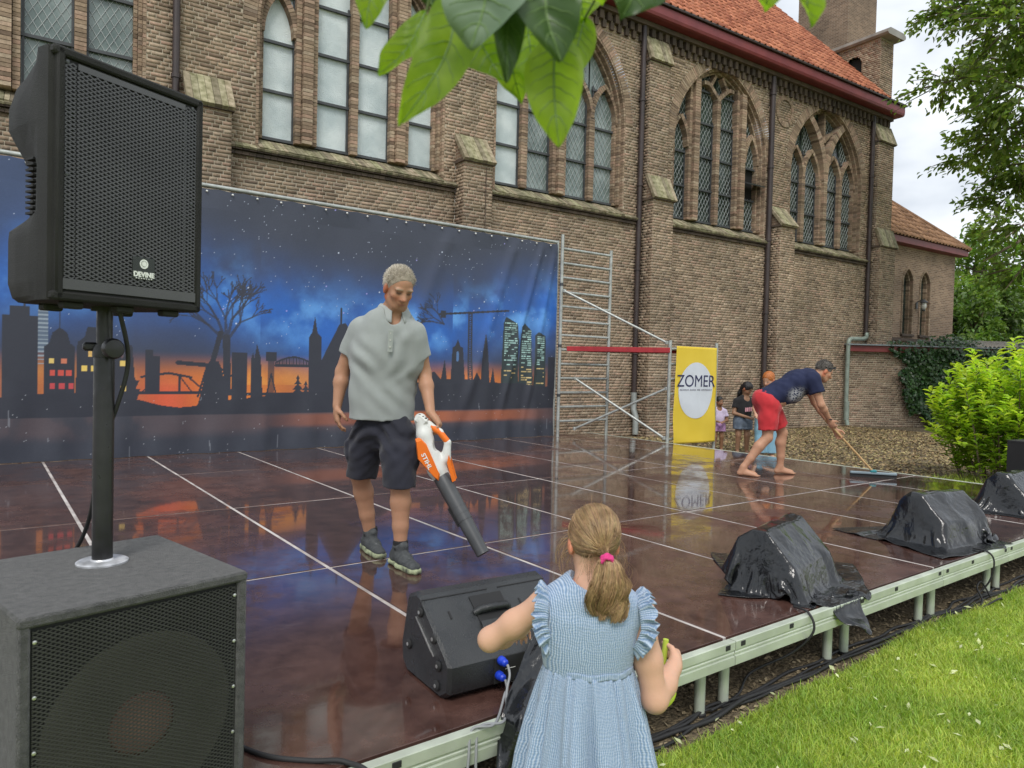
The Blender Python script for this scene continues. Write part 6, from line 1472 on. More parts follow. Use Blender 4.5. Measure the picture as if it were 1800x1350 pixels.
for a_, dd in ((an_,V(.86,-.3,0)),(af,V(.95,-.15,0))):
    dd = unit(dd); b0 = V(a_[0],a_[1],.0); S.cone(a_,b0-dd*.035+V(0,0,.033),.036,.033,.02); S.cone(b0+V(0,0,.055),b0+dd*.12+V(0,0,.028),.036,.030,.025); S.cone(b0-dd*.03+V(0,0,.03),b0+dd*.12+V(0,0,.02),.03,.036,.02,(0,0,1),.6)
    sd_ = V(-dd[1],dd[0],0)
    for i,o in enumerate((.03,.014,0,-.014,-.027)): S.cone(b0+dd*.12+sd_*o+V(0,0,.018),b0+dd*(.185-.008*i)+sd_*o*1.1+V(0,0,.011),.012,.009,.006)
S.cut(V(0,0,.002),(0,0,-1))
sdf_obj(S,'body',skin_m,sq,face_paint(P,A,hd,V(.50,.27,.17),(.06,.05,.045),.232/.235))
S = SDF((-.30,-.40,.55),(.80,.40,1.30),.0085)
S.chainc([q2(1352,703),q2(1380,688),q2(1405,672),q2(1424,664)],[.135,.135,.142,.13],.05,(0,1,0),1.3); S.cone(q2(1390,694),q2(1400,695),.085,.08,.08,(0,1,0),1.3)
S.cone(nk+V(-.03,0,-.02),nk,.10,.072,.04); S.cone(shn,shf,.08,.08,.05)
for a,b in ((shn,eln),(shf,elf)):
    S.cone(a,a*.3+b*.7,.078,.090,.03,cap=(a*.45+b*.55,b-a))
S.wob(.011,wr(21,17)); S.wob(.006,wr(22,38)); S.sub_ell(nk+V(.035,0,-.0),(.05,.06,.06)); S.cut(q2(1342,703),q2(1340,706)-q2(1375,690))
def navy_print_col(v):
    C_ = np.tile(V(.012,.018,.058),(len(v),1)); c_ = q2(1398,693,-.17); r = np.random.default_rng(5)
    k = np.exp(-(((v[:,0]-c_[0])/.11)**2+((v[:,2]-c_[2])/.085)**2)**2)*(v[:,1]<-.02); nn = .5+.5*np.sin(v[:,0]*95+3*np.sin(v[:,2]*60))*np.sin(v[:,2]*110+2*np.sin(v[:,0]*50)); k = k*(nn>.38)
    return C_*(1-k[:,None])+V(.42,.43,.45)*k[:,None]
sdf_obj(S,'t_shirt',mat('navy_tshirt',(1,1,1),.9,var=.12,vscale=5,attr=True,bump=.2,bscale=300),sq,navy_print_col)
S = SDF((-.32,-.40,.30),(.40,.40,1.02),.0085)
S.cone(q2(1349,703),q2(1356,716),.135,.142,.05,(0,1,0),1.25)
for h_,k_ in ((hpn,kn),(hpf,kf)):
    m0 = h_*.6+k_*.4; S.cone(h_,m0,.112,.108,.04); S.cone(m0,h_*.05+k_*.95,.108,.106,.04,cap=(h_*.22+k_*.78,k_-h_))
S.wob(.012,wr(31,24)); S.wob(.006,wr(32,50)); sdf_obj(S,'red_shorts',cloth_mat('red_shorts',(.50,.022,.030),.15),sq)
S = SDF(hd-.17,hd+.17,.006); u = .232/.235
S.ell(P(0,-.016,.034),np.array([.081,.098,.092])*u,0,A); S.wob(.003,wr(33,110)); S.cut(P(0,.07,.055),unit(V(0,1,-.45)@A)); S.cut(P(0,-.02,-.05),unit(V(0,.5,-1)@A)); sdf_obj(S,'hair',mat('short_dark_hair',(.075,.066,.058),.7,c2=(.16,.145,.13),vscale=60,bump=.6,bscale=300),sq); short_hair([c for c in sq.children if c.name.startswith('hair')][0],P,A,u,1600,.014,mat('dark_strands',(.06,.052,.045),.5,c2=(.17,.155,.14),vscale=30,island=.4),.0014,20)
sg_ = MB(); 
for sx in (-1,1): sg_.tube([P(sx*.078,-.03,.03),P(sx*.080,.05,.062),P(sx*.066,.078,.072)],.005,6)
for sx in (-1,1): sg_.box(P(sx*.034,.074,.088),(.052,.008,.028),A,bevel=.003)
tag(sg_.build('sunglasses',mat('dark_lens',(.012,.014,.02),.12),sq))
MB().tube([wn_*.93+eln*.07+V(.031*math.cos(t),.031*math.sin(t),-.004*math.cos(t)) for t in np.linspace(0,2*math.pi,17)],.007,6).build('watch_strap',sub_black,sq,smooth=True)
# squeegee
g1 = V(*(wn_+V(.035,.03,-.065))); g2 = V(*(wf+V(.03,-.04,-.05))); axis = unit(g2-g1); hb = g2+axis*(g2[2]-.07)/(-axis[2]); top = g1-axis*.10
M3 = np.array(Matrix.Rotation(RZP,3,'Z'))
squee = empty('squeegee', V(7.37,4.85,ZS)+M3@V(hb[0],hb[1],0), RZP, 'wide floor squeegee with long wooden handle held by the barefoot man', 'squeegee')
MB().tube([top-hb+V(0,0,hb[2]),V(0,0,hb[2])],.0125,12).build('handle',mat('pale_wood',(.48,.30,.13),.6,c2=(.62,.42,.20),vscale=14),squee,smooth=50)
bx_ = unit(V(.97,-.25,0)); by_ = np.cross(V(0,0,1),bx_)
MB().box((0,0,.055),(.50,.045,.028),(bx_,by_,V(0,0,1)),bevel=.006).build('bar',mat('blue_grey_bar',(.25,.32,.36),.4,metal=.3),squee)
MB().box((0,0,.024),(.50,.010,.044),(bx_,by_,V(0,0,1))).build('rubber_blade',rubber,squee)
MB().box((0,0,.078),(.07,.05,.035),(bx_,by_,V(0,0,1)),bevel=.01).build('socket',mat('teal_socket',(.03,.22,.25),.4),squee)
# ================================================================== children by the church wall
def child(loc, label, H_, skin, hairc, top, bottom, face, long_hair=True, skirt=False, arms='front', trousers=False, hem=.42, lean=0, name='person'):
    o = empty(name, loc, RZP, label, 'person'); k = H_/1.1; L = lambda x,f,z: V(x,f,z)*k
    S = SDF(L(-.34,-.3,-.01),L(.34,.3,1.14),.0105*k)
    hc = L(lean*.12,-.02,.985); A, P = head(S,hc,unit(face),.20*k,child=True)
    S.cone(hc+L(0,.01,-.06),L(lean*.06,.01,.84),.042*k,.045*k,.02); S.cone(L(lean*.05,.01,.80),L(0,.01,.56),.095*k,.095*k,.03,(0,1,0),.7)
    W = []
    for sx in (-1,1):
        s0 = L(sx*.115+lean*.05,.01,.80); e0_ = L(sx*.165+lean*.05,-.02,.62); w0 = L(sx*.05,-.15,.60) if arms == 'front' else L(sx*.07+arms*.12,-.16,.56)
        S.chainc([s0,e0_,w0],[.034*k,.029*k,.021*k],.015); hand(S,w0,unit(w0-e0_),V(0,-.2,-1),.62*k,.6,sx); W.append((s0,e0_))
        h0, k0, a0 = L(sx*.055,.01,.52), L(sx*.065,-.01,.29), L(sx*.07,.01,.06); S.chainc([h0,k0,a0],[.06*k,.043*k,.029*k],.02); S.cone(a0+L(0,0,-.03),a0+L(0,-.09,-.035),.028*k,.026*k,.02)
    S.cut(V(0,0,.004),(0,0,-1)); sdf_obj(S,'body',skin_m,o,face_paint(P,A,hc,skin,hairc,.20*k/.235))
    S = SDF(L(-.34,-.3,.40),L(.34,.3,.92),.0105*k); S.chainc([L(0,.01,.54),L(lean*.03,.01,.68),L(lean*.05,.01,.80)],[.118*k,.115*k,.105*k],.03,(0,1,0),.78); S.cone(W[0][0],W[1][0],.05*k,.05*k,.04)
    for s0,e0_ in W: S.cone(s0,s0*.3+e0_*.7,.046*k,.054*k,.02,cap=(s0*.42+e0_*.58,e0_-s0))
    S.wob(.006,wr(41,26)); S.cut(L(0,0,.53),(0,0,-1)); S.sub_ell(hc+L(0,-.02,-.135),(.05*k,.05*k,.05*k)); sdf_obj(S,'t_shirt',top[1] if isinstance(top,tuple) else top,o)
    S = SDF(L(-.26,-.26,.02),L(.26,.26,.62),.0105*k); S.cone(L(0,.01,.56),L(0,.01,.50),.115*k,.125*k,.03,(0,1,0),.8)
    if skirt: S.chainc([L(0,.01,.52),L(0,.01,.2),L(0,.01,hem-.03)],[.125*k,.15*k,.165*k],.03,(0,1,0),.8)
    else:
        for sx in (-1,1): S.chainc([L(sx*.055,.01,.52),L(sx*.065,0,.36),L(sx*.07,.0,hem-.03)],[.085*k,.08*k,.07*k if trousers else .08*k],.025)
    S.wob(.007,wr(43,30)); S.wob(.005,lambda x,y,z: np.sin(x*60+y*40)); S.cut(L(0,0,hem),(0,0,-1)); sdf_obj(S,'trousers' if trousers else 'shorts',bottom,o)
    S = SDF(hc-.2*k,hc+.2*k,.008*k); u = .20*k/.235; S.ell(P(0,-.018,.034),np.array([.085,.102,.095])*u,0,A)
    S.cut(P(0,.075,.06),unit(V(0,1,-.5)@A)); S.cut(P(0,-.02,-.06),unit(V(0,.6,-1)@A))
    if long_hair: S.chainc([P(-.05,-.09,.04),P(-.09,-.11,-.05),P(-.085,-.09,-.17),P(-.08,-.07,-.25)],[.04*u,.045*u,.04*u,.02*u],.03)
    S.wob(.004,wr(45,120)); sdf_obj(S,'hair',mat('hair',hairc,.5,var=.4,vscale=60,bump=.5,bscale=200),o); return o
def kid_at(x, d):
    r = (x-900)/1251*d; return V(.6*d+.8*r, .8*d-.6*r, 0)
lilac_bottom = mat('lilac_patterned_shorts',(.36,.17,.42),.85,c2=(.66,.40,.66),vscale=28)
c1 = child((11.30,8.47,0),'small dark-haired girl in lilac T-shirt and purple shorts beside the banner',1.06,V(.30,.16,.09),V(.012,.010,.010),cloth_mat('lilac_tshirt',(.60,.52,.70)),lilac_bottom,V(.35,-.9,-.12),hem=.40)
c2_ = child((11.30,7.93,0),'girl with black ponytail in black T-shirt and denim shorts',1.36,V(.32,.18,.11),V(.010,.009,.010),cloth_mat('black_tshirt',(.010,.010,.012)),mat('denim_shorts',(.09,.12,.17),.9,c2=(.17,.21,.27),vscale=20),V(.55,-.55,-.6),hem=.38,arms=1,lean=.3)
tsh = [c for c in c2_.children if c.name.startswith('t_shirt')][0]
pm_k = MB()
for k_, (w_, h_) in enumerate(((.022,.075),(.030,.070),(.014,.078),(.028,.074),(.020,.070))): pm_k.box((-.005+k_*.034,-.150+.004*k_,.84+.004*k_),(w_,.006,h_),bevel=.002)
tag(pm_k.build('shirt_print',mat('pink_print',(.72,.36,.42),.7),tsh),kind='stuff')
c3_ = child((11.21,7.38,0),'red-haired child in black top and light blue trousers behind the bending man',1.56,V(.55,.32,.22),V(.42,.13,.03),cloth_mat('dark_top',(.012,.012,.015)),cloth_mat('light_blue_trousers',(.22,.42,.56),.1),V(-.6,-.5,-.35),long_hair=False,trousers=True,hem=.07,arms=-1)
# ================================================================== girl in the foreground, seen from behind
girl = empty('person', V(.6*1.85+.8*.222, .8*1.85-.6*.222, 0), RZP, 'small girl with blond ponytail in pale blue ruffled dress, seen from behind', 'person')
Q3 = design(1050,1300,647.5,.00148,.028)
def g3(x,y,f=0): return Q3(x,y,f)
hc = g3(1062,960,.03); face = unit(V(-.14,.93,-.26))
nkb = g3(1058,1040,-.005); s_l = g3(973,1070,.01); s_r = g3(1143,1076,.01)
e_l = g3(876,1146,.05); w_l = g3(930,1165,.19); e_r = g3(1168,1230,-.01); w_r = g3(1218,1198,.09)
S = SDF((-.36,-.22,-.01),(.30,.34,1.20),.0052)
A, P = head(S, hc, face, .184, up=(.02,.05,1), child=True)
S.cone(hc+V(0,-.012,-.05),nkb,.039,.040,.03); S.cone(nkb+V(0,.0,-.03),g3(1050,1160,-.005),.07,.082,.03,(0,1,0),.7); S.cone(s_l,s_r,.036,.036,.03)
S.chainc([s_l,s_l*.45+e_l*.55,e_l,e_l*.6+w_l*.4,w_l],[.035,.034,.030,.031,.021],.02)
S.chainc([s_r,s_r*.45+e_r*.55,e_r,e_r*.55+w_r*.45,w_r],[.036,.036,.032,.032,.022],.02)
hand(S,w_l,V(.10,.8,-.25),V(.2,0,-1),.70,.9,1); hand(S,w_r,V(.30,.85,.0),V(-.8,.3,0),.70,1.25,1)
for sx in (-1,1): 
    S.chainc([V(sx*.05,.0,.56),V(sx*.055,.0,.30),V(sx*.06,-.015,.20),V(sx*.06,-.01,.05)],[.062,.043,.040,.028],.02); S.cone(V(sx*.06,-.01,.035),V(sx*.06,.08,.028),.028,.026,.02)
S.cut(V(0,0,.006),(0,0,-1))
sdf_obj(S,'body',skin_m,girl,face_paint(P,A,hc,V(.66,.39,.27),(.35,.24,.13),.184/.235),smooth=2)
# --- seersucker cloth
def seersucker():
    m, t, b, L = newmat('blue_seersucker'); N = t.nodes.new; uv = N('ShaderNodeUVMap'); uv.uv_map = 'UVMap'
    sp = N('ShaderNodeSeparateXYZ'); L(uv.outputs[0],sp.inputs[0])
    def tri(src, f, ph=0):
        m1 = N('ShaderNodeMath'); m1.operation = 'MULTIPLY_ADD'; m1.inputs[1].default_value = f; m1.inputs[2].default_value = ph; L(src,m1.inputs[0])
        m2 = N('ShaderNodeMath'); m2.operation = 'SINE'; L(m1.outputs[0],m2.inputs[0]); return m2.outputs[0]
    nz = N('ShaderNodeTexNoise'); nz.inputs['Scale'].default_value = 26; nz.inputs['Detail'].default_value = 3; L(uv.outputs[0],nz.inputs['Vector'])
    wv = N('ShaderNodeMath'); wv.operation = 'MULTIPLY_ADD'; wv.inputs[1].default_value = .014; L(nz.outputs[0],wv.inputs[0]); L(sp.outputs[0],wv.inputs[2])
    wy = N('ShaderNodeMath'); wy.operation = 'MULTIPLY_ADD'; wy.inputs[1].default_value = .03; L(nz.outputs[0],wy.inputs[0]); L(sp.outputs[1],wy.inputs[2])
    sx = tri(wv.outputs[0],1150); sy = tri(wy.outputs[0],900)
    ad = N('ShaderNodeMath'); ad.operation = 'MULTIPLY_ADD'; ad.inputs[1].default_value = .35; L(sy,ad.inputs[0]); L(sx,ad.inputs[2])
    mr = N('ShaderNodeMapRange'); mr.inputs[1].default_value = -1.5; mr.inputs[2].default_value = 1.5; L(ad.outputs[0],mr.inputs[0])
    r = N('ShaderNodeValToRGB'); e = r.color_ramp.elements; e[0].position = .25; e[1].position = .8; e[0].color = (.19,.29,.45,1); e[1].color = (.45,.54,.66,1); L(mr.outputs[0],r.inputs[0]); L(r.outputs[0],b.inputs['Base Color'])
    ns = N('ShaderNodeTexNoise'); ns.inputs['Scale'].default_value = 95; ns.inputs['Detail'].default_value = 2; mp_ = N('ShaderNodeMapping'); mp_.inputs['Scale'].default_value = (1.6,.6,1); L(uv.outputs[0],mp_.inputs[0]); L(mp_.outputs[0],ns.inputs['Vector'])
    a2 = N('ShaderNodeMath'); a2.operation = 'MULTIPLY_ADD'; a2.inputs[1].default_value = .35; L(ad.outputs[0],a2.inputs[0]); L(ns.outputs[0],a2.inputs[2])
    bp = N('ShaderNodeBump'); bp.inputs['Strength'].default_value = .55; bp.inputs['Distance'].default_value = .004; L(a2.outputs[0],bp.inputs['Height']); L(bp.outputs[0],b.inputs['Normal'])
    b.inputs['Roughness'].default_value = .9; b.inputs['Sheen Weight'].default_value = .2
    return m
SEER = seersucker()
def uvgrid(name, G, UV, parent, wrap=False, thick=.0016):
    G = np.asarray(G,float); UV = np.asarray(UV,float); a, b = G.shape[:2]; idx = np.arange(a*b).reshape(a,b)
    qd = np.stack([idx[:-1,:-1],idx[:-1,1:],idx[1:,1:],idx[1:,:-1]],-1).reshape(-1,4); me = fastmesh(name,G.reshape(-1,3),quads=qd)
    ly = me.uv_layers.new(name='UVMap'); ly.data.foreach_set('uv', UV.reshape(-1,2)[qd.ravel()].astype(np.float32).ravel())
    o = link(name, me, parent, SEER, True); md = o.modifiers.new('thick','SOLIDIFY'); md.thickness = thick; md.offset = 0; return o
# bodice from a distance field, mapped by height and angle
S = SDF((-.20,-.15,.72),(.20,.15,1.02),.0045)
S.chainc([g3(1049,1185,-.003),g3(1051,1130,-.002),g3(1054,1085,.0),g3(1056,1068,.0)],[.112,.114,.112,.10],.03,(0,1,0),.72); S.cone(s_l+V(.03,0,.003),s_r+V(-.03,0,.003),.040,.040,.04)
S.cut(g3(1049,1180),(0,0,-1)); S.sub_ell(nkb+V(0,.0,.035),(.058,.060,.050),None,.006); S.wob(.002,wr(51,60))
for p_, sx in ((s_l,-1),(s_r,1)): S.cut(p_+V(sx*.012,0,0),(sx,0,.12))
bme = S.mesh('bodice',2); vv = np.zeros(len(bme.vertices)*3); bme.vertices.foreach_get('co',vv); vv = vv.reshape(-1,3)
li = np.zeros(len(bme.loops),np.int32); bme.loops.foreach_get('vertex_index',li); ly = bme.uv_layers.new(name='UVMap'); ly.data.foreach_set('uv', np.stack([vv[li,0]+.3*vv[li,1],vv[li,2]],1).astype(np.float32).ravel())
dress = link('dress_bodice', bme, girl, SEER, True)
# gathered skirt
nA, nT = 260, 56; th = np.linspace(0,2*math.pi,nA); rg = np.random.default_rng(9); G = np.zeros((nT,nA,3)); UV = np.zeros((nT,nA,2))
ks = [(9,1.2,.5),(14,.8,2.2),(21,.7,1.0),(33,.55,.3),(47,.4,4.0)]
for i in range(nT):
    t = i/(nT-1); z = g3(1049,1174)[2]-.40*t; rx_ = .113+.080*t**.8; ry_ = .083+.09*t**.8; sh_ = .006*t
    fold = sum(a*np.sin(k*th+p+.6*math.sin(3*t+k))*(math.exp(-t*(k/16.)) if k > 15 else (1-math.exp(-t*6))) for k,a,p in ks)
    am = .048*min(1,.4+t)
    G[i,:,0] = (rx_*(1+fold*am*1.6))*np.cos(th)-.004+sh_; G[i,:,1] = (ry_*(1+fold*am*2.0))*np.sin(th)-.003-.01*t; G[i,:,2] = z+.003*fold*t+.004*np.sin(th*2)
    if i < 3: G[i,:,2] += 0
    UV[i,:,0] = th*.19; UV[i,:,1] = z
uvgrid('dress_skirt',G,UV,dress)
# waistband
nA2 = 120; th = np.linspace(0,2*math.pi,nA2); G = np.array([[( .1155*math.cos(a)-.003, .0855*math.sin(a)-.003, g3(1049,1174)[2]+z+.002*math.sin(9*a)) for a in th] for z in (-.006,-.002,.006,.011)]); uvgrid('waistband',G,np.stack([np.tile(th*.13,(4,1)),G[...,2]*.3],-1),dress)
# shoulder frills: a gathered strip from the front of the armhole over the shoulder and down the back
for sx, sj in ((-1,s_l),(1,s_r)):
    cx_ = sj[0]; n, m_ = 110, 9; G = np.zeros((n,m_,3)); UV = np.zeros((n,m_,2)); r = np.random.default_rng(60+sx)
    for i in range(n):
        t = i/(n-1); a = -1.15+t*(math.pi+1.05)          # around the armhole, back below -> over the top -> front
        base = V(cx_-sx*.012+sx*.004*math.cos(a*2), -.062*math.cos(a+.25)*.95+.002, sj[2]-.022+.062*math.sin(a)*1.0)
        base[1] = -.060*math.cos(a); base[2] = sj[2]-.03+.068*math.sin(a); base[0] -= sx*.018*max(0,-math.sin(a))
        out = unit(V(sx*.85, -.42*math.cos(a), .25+.55*math.sin(a)))
        wd = .050*math.sin(math.pi*min(1,max(0,t*.96+.04)))**.55
        for j in range(m_):
            v = j/(m_-1); ph = t*95+1.5*math.sin(t*23)
            ruf = v*(.0075*math.sin(ph)+.004*math.sin(ph*1.7+1)); nrm = V(0,-math.sin(a)*-1,math.cos(a)); nrm = unit(np.cross(out,V(0,math.sin(a),math.cos(a))))
            tang = unit(V(0,math.sin(a),math.cos(a)))
            G[i,j] = base+out*(wd*v*(1+.05*math.sin(ph)))+np.cross(tang,out)*ruf*1.5-V(0,0,.012*v*v)
            UV[i,j] = (t*.30,v*.05)
    uvgrid('frill',G,UV,dress)
# --- hair: scalp shell plus strands combed back into the ponytail
hair_m = mat('dark_blond_hair',(.23,.14,.068),.42,c2=(.40,.265,.14),vscale=25,island=.38,hue=.015,spec=.4)
u = .184/.235
S = SDF(hc-.17,hc+.17,.0045); S.ell(P(0,-.018,.032),np.array([.0815,.1005,.094])*u,0,A); S.cut(P(0,.070,.05),unit(V(0,1,-.30)@A)); S.cut(P(0,-.035,-.045),unit(V(0,.30,-1)@A)); S.wob(.0012,wr(71,200))
scalp = sdf_obj(S,'hair',mat('scalp_hair',(.20,.125,.06),.5,c2=(.30,.195,.10),vscale=30,bump=.4,bscale=300),girl)
tie = g3(1077,968,-.077); rg = np.random.default_rng(17); c0 = P(0,-.018,.032); rad = np.array([.0835,.1025,.096])*u
dt = (tie-c0)@A.T/rad; dt /= np.linalg.norm(dt)
Np = 2300; K = 12; paths = []
while len(paths) < Np:
    d = rg.normal(0,1,3); d /= np.linalg.norm(d)
    if d[2] < -.42 or d[1] > .82-.3*d[2]*0 : continue
    if d[2] < -.1 and d[1] > .35: continue
    om = math.acos(np.clip(d@dt,-1,1))
    if om < .15 or om > 2.6: continue
    lift = rg.uniform(.0005,.005); t = np.linspace(0,.985,K); j1 = rg.normal(0,.035,3)
    dd = (np.sin((1-t)*om)[:,None]*d+np.sin(t*om)[:,None]*dt)/math.sin(om)+np.sin(t*math.pi)[:,None]*j1; dd /= np.linalg.norm(dd,axis=1,keepdims=True)
    wv_ = 1+(lift*np.sin(t*math.pi)**.8+.0012*np.sin(t*9+rg.uniform(0,6)))[:,None]/.08
    p = c0+(dd*rad*wv_)@A
    p[-1] = p[-1]*.4+(tie+rg.normal(0,.004,3))*.6; paths.append(p)
v, qd = strands(paths,.00095); tag(link('hair_strands',fastmesh('hair_strands',v,quads=qd),scalp,hair_m,True),kind='stuff')
# ponytail
paths = []; K = 16; t = np.linspace(0,1,K); NP_ = 1
for _ in range(1700):
    lock = rg.integers(0,11); lr = np.random.default_rng(lock+100); lx = lr.uniform(-1,1); ly_ = lr.uniform(-.7,1); ph = lr.uniform(0,6.28); amp = lr.uniform(.006,.013); ln = lr.uniform(.115,.152)
    a = rg.normal(0,.16,2); lx += a[0]; ly_ += a[1]; ln *= rg.uniform(.92,1.06)
    spread = np.minimum(1,t*2.2)**.8*(1-.32*np.clip((t-.75)/.25,0,1))
    x = .0065*lx*(1-spread)+.046*lx*spread+amp*np.sin(t*7.5+ph)*t
    y = -.006-.030*np.sin(np.minimum(1,t*1.6)*1.7)*(.75+.3*ly_)+.015*t*t+amp*.8*np.cos(t*7.5+ph)*t
    z = .004*ly_*(1-spread)-ln*t+.012*np.sin(np.minimum(1,t*3)*math.pi)
    p = tie+np.stack([x-.004*t,y,z],1)+rg.normal(0,.0008,(K,3)); paths.append(p)
v, qd = strands(paths,.00105); tag(link('ponytail',fastmesh('ponytail',v,quads=qd),scalp,hair_m,True),kind='stuff')
S = SDF(tie-.17,tie+.06,.006); S.chainc([tie,tie+V(0,-.014,-.035),tie+V(-.002,-.014,-.08),tie+V(-.004,-.008,-.105)],[.008,.014,.016,.008],.02,(0,1,0),.4); S.wob(.003,wr(81,80)); sdf_obj(S,'ponytail_core',bpy.data.materials['scalp_hair'],scalp)
# flyaway wisps at the temples and nape
paths = []; t = np.linspace(0,1,14)
for _ in range(70):
    sx = -1 if rg.random() < .55 else 1; st = P(sx*rg.uniform(.066,.080),rg.uniform(-.03,.04),rg.uniform(-.05,.03)); ln = rg.uniform(.04,.12); a = rg.uniform(.2,1.3)
    p = st+np.stack([sx*ln*(.42*a*np.sin(t*2.2)),rg.uniform(-.03,.03)*t,-ln*(t**1.3)*.9+.02*t],1)+np.stack([.006*np.sin(t*6+rg.uniform(0,6))*t,.004*np.sin(t*5)*t,0*t],1); paths.append(p)
for _ in range(90):
    st = P(rg.uniform(-.06,.06),-.085,rg.uniform(-.075,-.03)); ln = rg.uniform(.02,.06); paths.append(st+np.stack([rg.uniform(-.02,.02)*t,-.008*np.sin(t*3),-ln*t],1))
for _ in range(60):
    d = rg.normal(0,1,3); d[2] = abs(d[2]); d /= np.linalg.norm(d); st = c0+(d*rad)@A; paths.append(st+np.outer(t,(d@A)*rg.uniform(.006,.018)+rg.normal(0,.012,3)+V(0,-.01,-.004)))
v, qd = strands(paths,.00042); tag(link('loose_hairs',fastmesh('loose_hairs',v,quads=qd),scalp,hair_m,True),kind='stuff')
pt = MB(); tn = unit(V(0,-.75,-.35)); tx = unit(np.cross(tn,V(0,0,1))); ty = np.cross(tx,tn)
an = np.linspace(0,2*math.pi,29)
for k_ in range(3): pt.tube([tie+tn*(.004+.0065*k_)+(.0125+.0015*math.sin(5*a+k_))*(math.cos(a)*tx+math.sin(a)*ty) for a in an],.0045,8)
pt.build('hair_tie',mat('pink_elastic',(.72,.05,.24),.8,bump=.6,bscale=400),girl,smooth=60)
# --- toy in her right hand
toy = empty('toy', V(.6*1.85+.8*.222, .8*1.85-.6*.222, 0)+M3@(w_r+V(-.03,.05,-.06)), RZP, 'yellow-green plastic toy held in the girl\'s right hand', 'toy')
MB().tube([(.042*math.cos(a),.01*math.sin(a),.042*math.sin(a)-.03) for a in np.linspace(0,2*math.pi,25)],.008,10).build('ring',mat('lime_plastic',(.52,.66,.06),.4),toy,smooth=True)
MB().lathe([(.002,-.008),(.030,-.006),(.034,0),(.030,.006),(.002,.008)],20,(0,0,-.03),((1,0,0),(0,0,1),(0,-1,0))).build('centre',mat('pink_plastic',(.62,.14,.28),.4),toy,smooth=True)
MB().tube([(.005,0,.01),(.012,.0,.06),(.016,.0,.115)],.008,10).build('grip',mat('lime_plastic2',(.50,.62,.08),.4),toy,smooth=50)
# ================================================================== plants
def leaf_geo(P, D, Nn, size, aspect=.5, fold=.18):
    """folded pointed leaves: base P, direction D, face normal Nn"""
    P, D, Nn = map(lambda a: np.asarray(a,float), (P,D,Nn)); D = D/(np.linalg.norm(D,axis=1,keepdims=True)+1e-9); Nn = Nn-(Nn*D).sum(1,keepdims=True)*D; Nn /= np.linalg.norm(Nn,axis=1,keepdims=True)+1e-9
    B = np.cross(D,Nn); S_ = np.asarray(size).reshape(-1,1)*np.ones((len(P),1)); w_ = S_*aspect*.5
    m1 = P+D*S_*.5-Nn*S_*.03; tip = P+D*S_-Nn*S_*.14
    l1, r1 = P+D*S_*.42+B*w_+Nn*S_*fold*.5, P+D*S_*.42-B*w_+Nn*S_*fold*.5
    l2, r2 = P+D*S_*.74+B*w_*.62+Nn*S_*fold*.2, P+D*S_*.74-B*w_*.62+Nn*S_*fold*.2
    v = np.stack([P,m1,tip,l1,r1,l2,r2],1).reshape(-1,3); b = np.arange(len(P))[:,None]*7
    return v, np.concatenate([b+[0,1,3],b+[0,4,1],b+[3,1,5],b+[1,4,6],b+[5,1,2],b+[1,6,2]])
def rdir(n, rg): d = rg.normal(0,1,(n,3)); return d/np.linalg.norm(d,axis=1,keepdims=True)
bark = mat('bark',(.10,.075,.05),.9,c2=(.20,.16,.11),vscale=8,bump=.8,bscale=30)
def tree(name, base, lobes, n, leaf, m_leaf, label, seed, trunk_h, trunk_r, droop=.5, group=None, twigs=True, aspect=.55, shell=.35):
    """trunk, limbs to every lobe, leaves on twigs through the lobe volume. lobes: (centre, radii, weight)"""
    rg = np.random.default_rng(seed); o = empty(name, base, 0, label, 'tree', group); base = np.asarray(base,float)
    t = MB(); top = V(0,0,trunk_h); t.tube([V(0,0,-.1),V(.03,.02,trunk_h*.35),V(-.02,.05,trunk_h*.7),top],[trunk_r*1.25,trunk_r,trunk_r*.75,trunk_r*.45],10)
    tk = t.build('trunk',bark,o,smooth=60); W = np.array([l[2] for l in lobes],float); W /= W.sum(); vs_, fs_ = [], []; nb = 0; lb = MB(); tw = MB()
    for (c,r,_), w_ in zip(lobes, W):
        c = np.asarray(c,float)-base; r = np.asarray(r,float); s0 = top*rg.uniform(.55,.98); mid = s0*.45+c*.55+V(0,0,.25*np.linalg.norm(c[:2]-s0[:2])*.4)
        lb.tube([s0,mid,c,c+(c-mid)*.25],[trunk_r*.35,trunk_r*.2,trunk_r*.09,trunk_r*.03],6)
        nt = max(6,int(n*w_/14)); d = rdir(nt,rg); rad = rg.uniform(shell,1,nt)**.6; ends = c+d*r*rad[:,None]
        for e in ends:
            st = c+(e-c)*.35; k = 14; u = np.linspace(.2,1,k)[:,None]; L_ = np.linalg.norm(e-st)
            path = st+(e-st)*u+V(0,0,-droop*.25*L_)*u*u+rg.normal(0,leaf*.45,(k,3)); 
            if twigs and rg.random() < .5: tw.tube([st,(st+e)/2-V(0,0,droop*.06*L_),e-V(0,0,droop*.25*L_)],[.012*leaf/.12,.009*leaf/.12,.004*leaf/.12],4,cap=False)
            D = unit(e-st)+rg.normal(0,.65,(k,3))+V(0,0,-droop*.6); N_ = rg.normal(0,.6,(k,3))+V(0,0,1)
            v, f = leaf_geo(path,D,N_,leaf*rg.uniform(.6,1.25,k),aspect); vs_.append(v); fs_.append(f+nb); nb += len(v)
    lb.build('limbs',bark,tk,smooth=60)
    if tw.n: tag(tw.build('twigs',bark,tk,fix=False),kind='stuff')
    cr = link('crown',fastmesh('crown',np.concatenate(vs_),tris=np.concatenate(fs_)),o,m_leaf); tag(cr,kind='stuff'); return o
def dpt(px, py, d): r = (px-900)/1251*d; h = 621+.025*px; return V(.6*d+.8*r+(0), .8*d-.6*r, 1.53+(h-py)/1251*d)
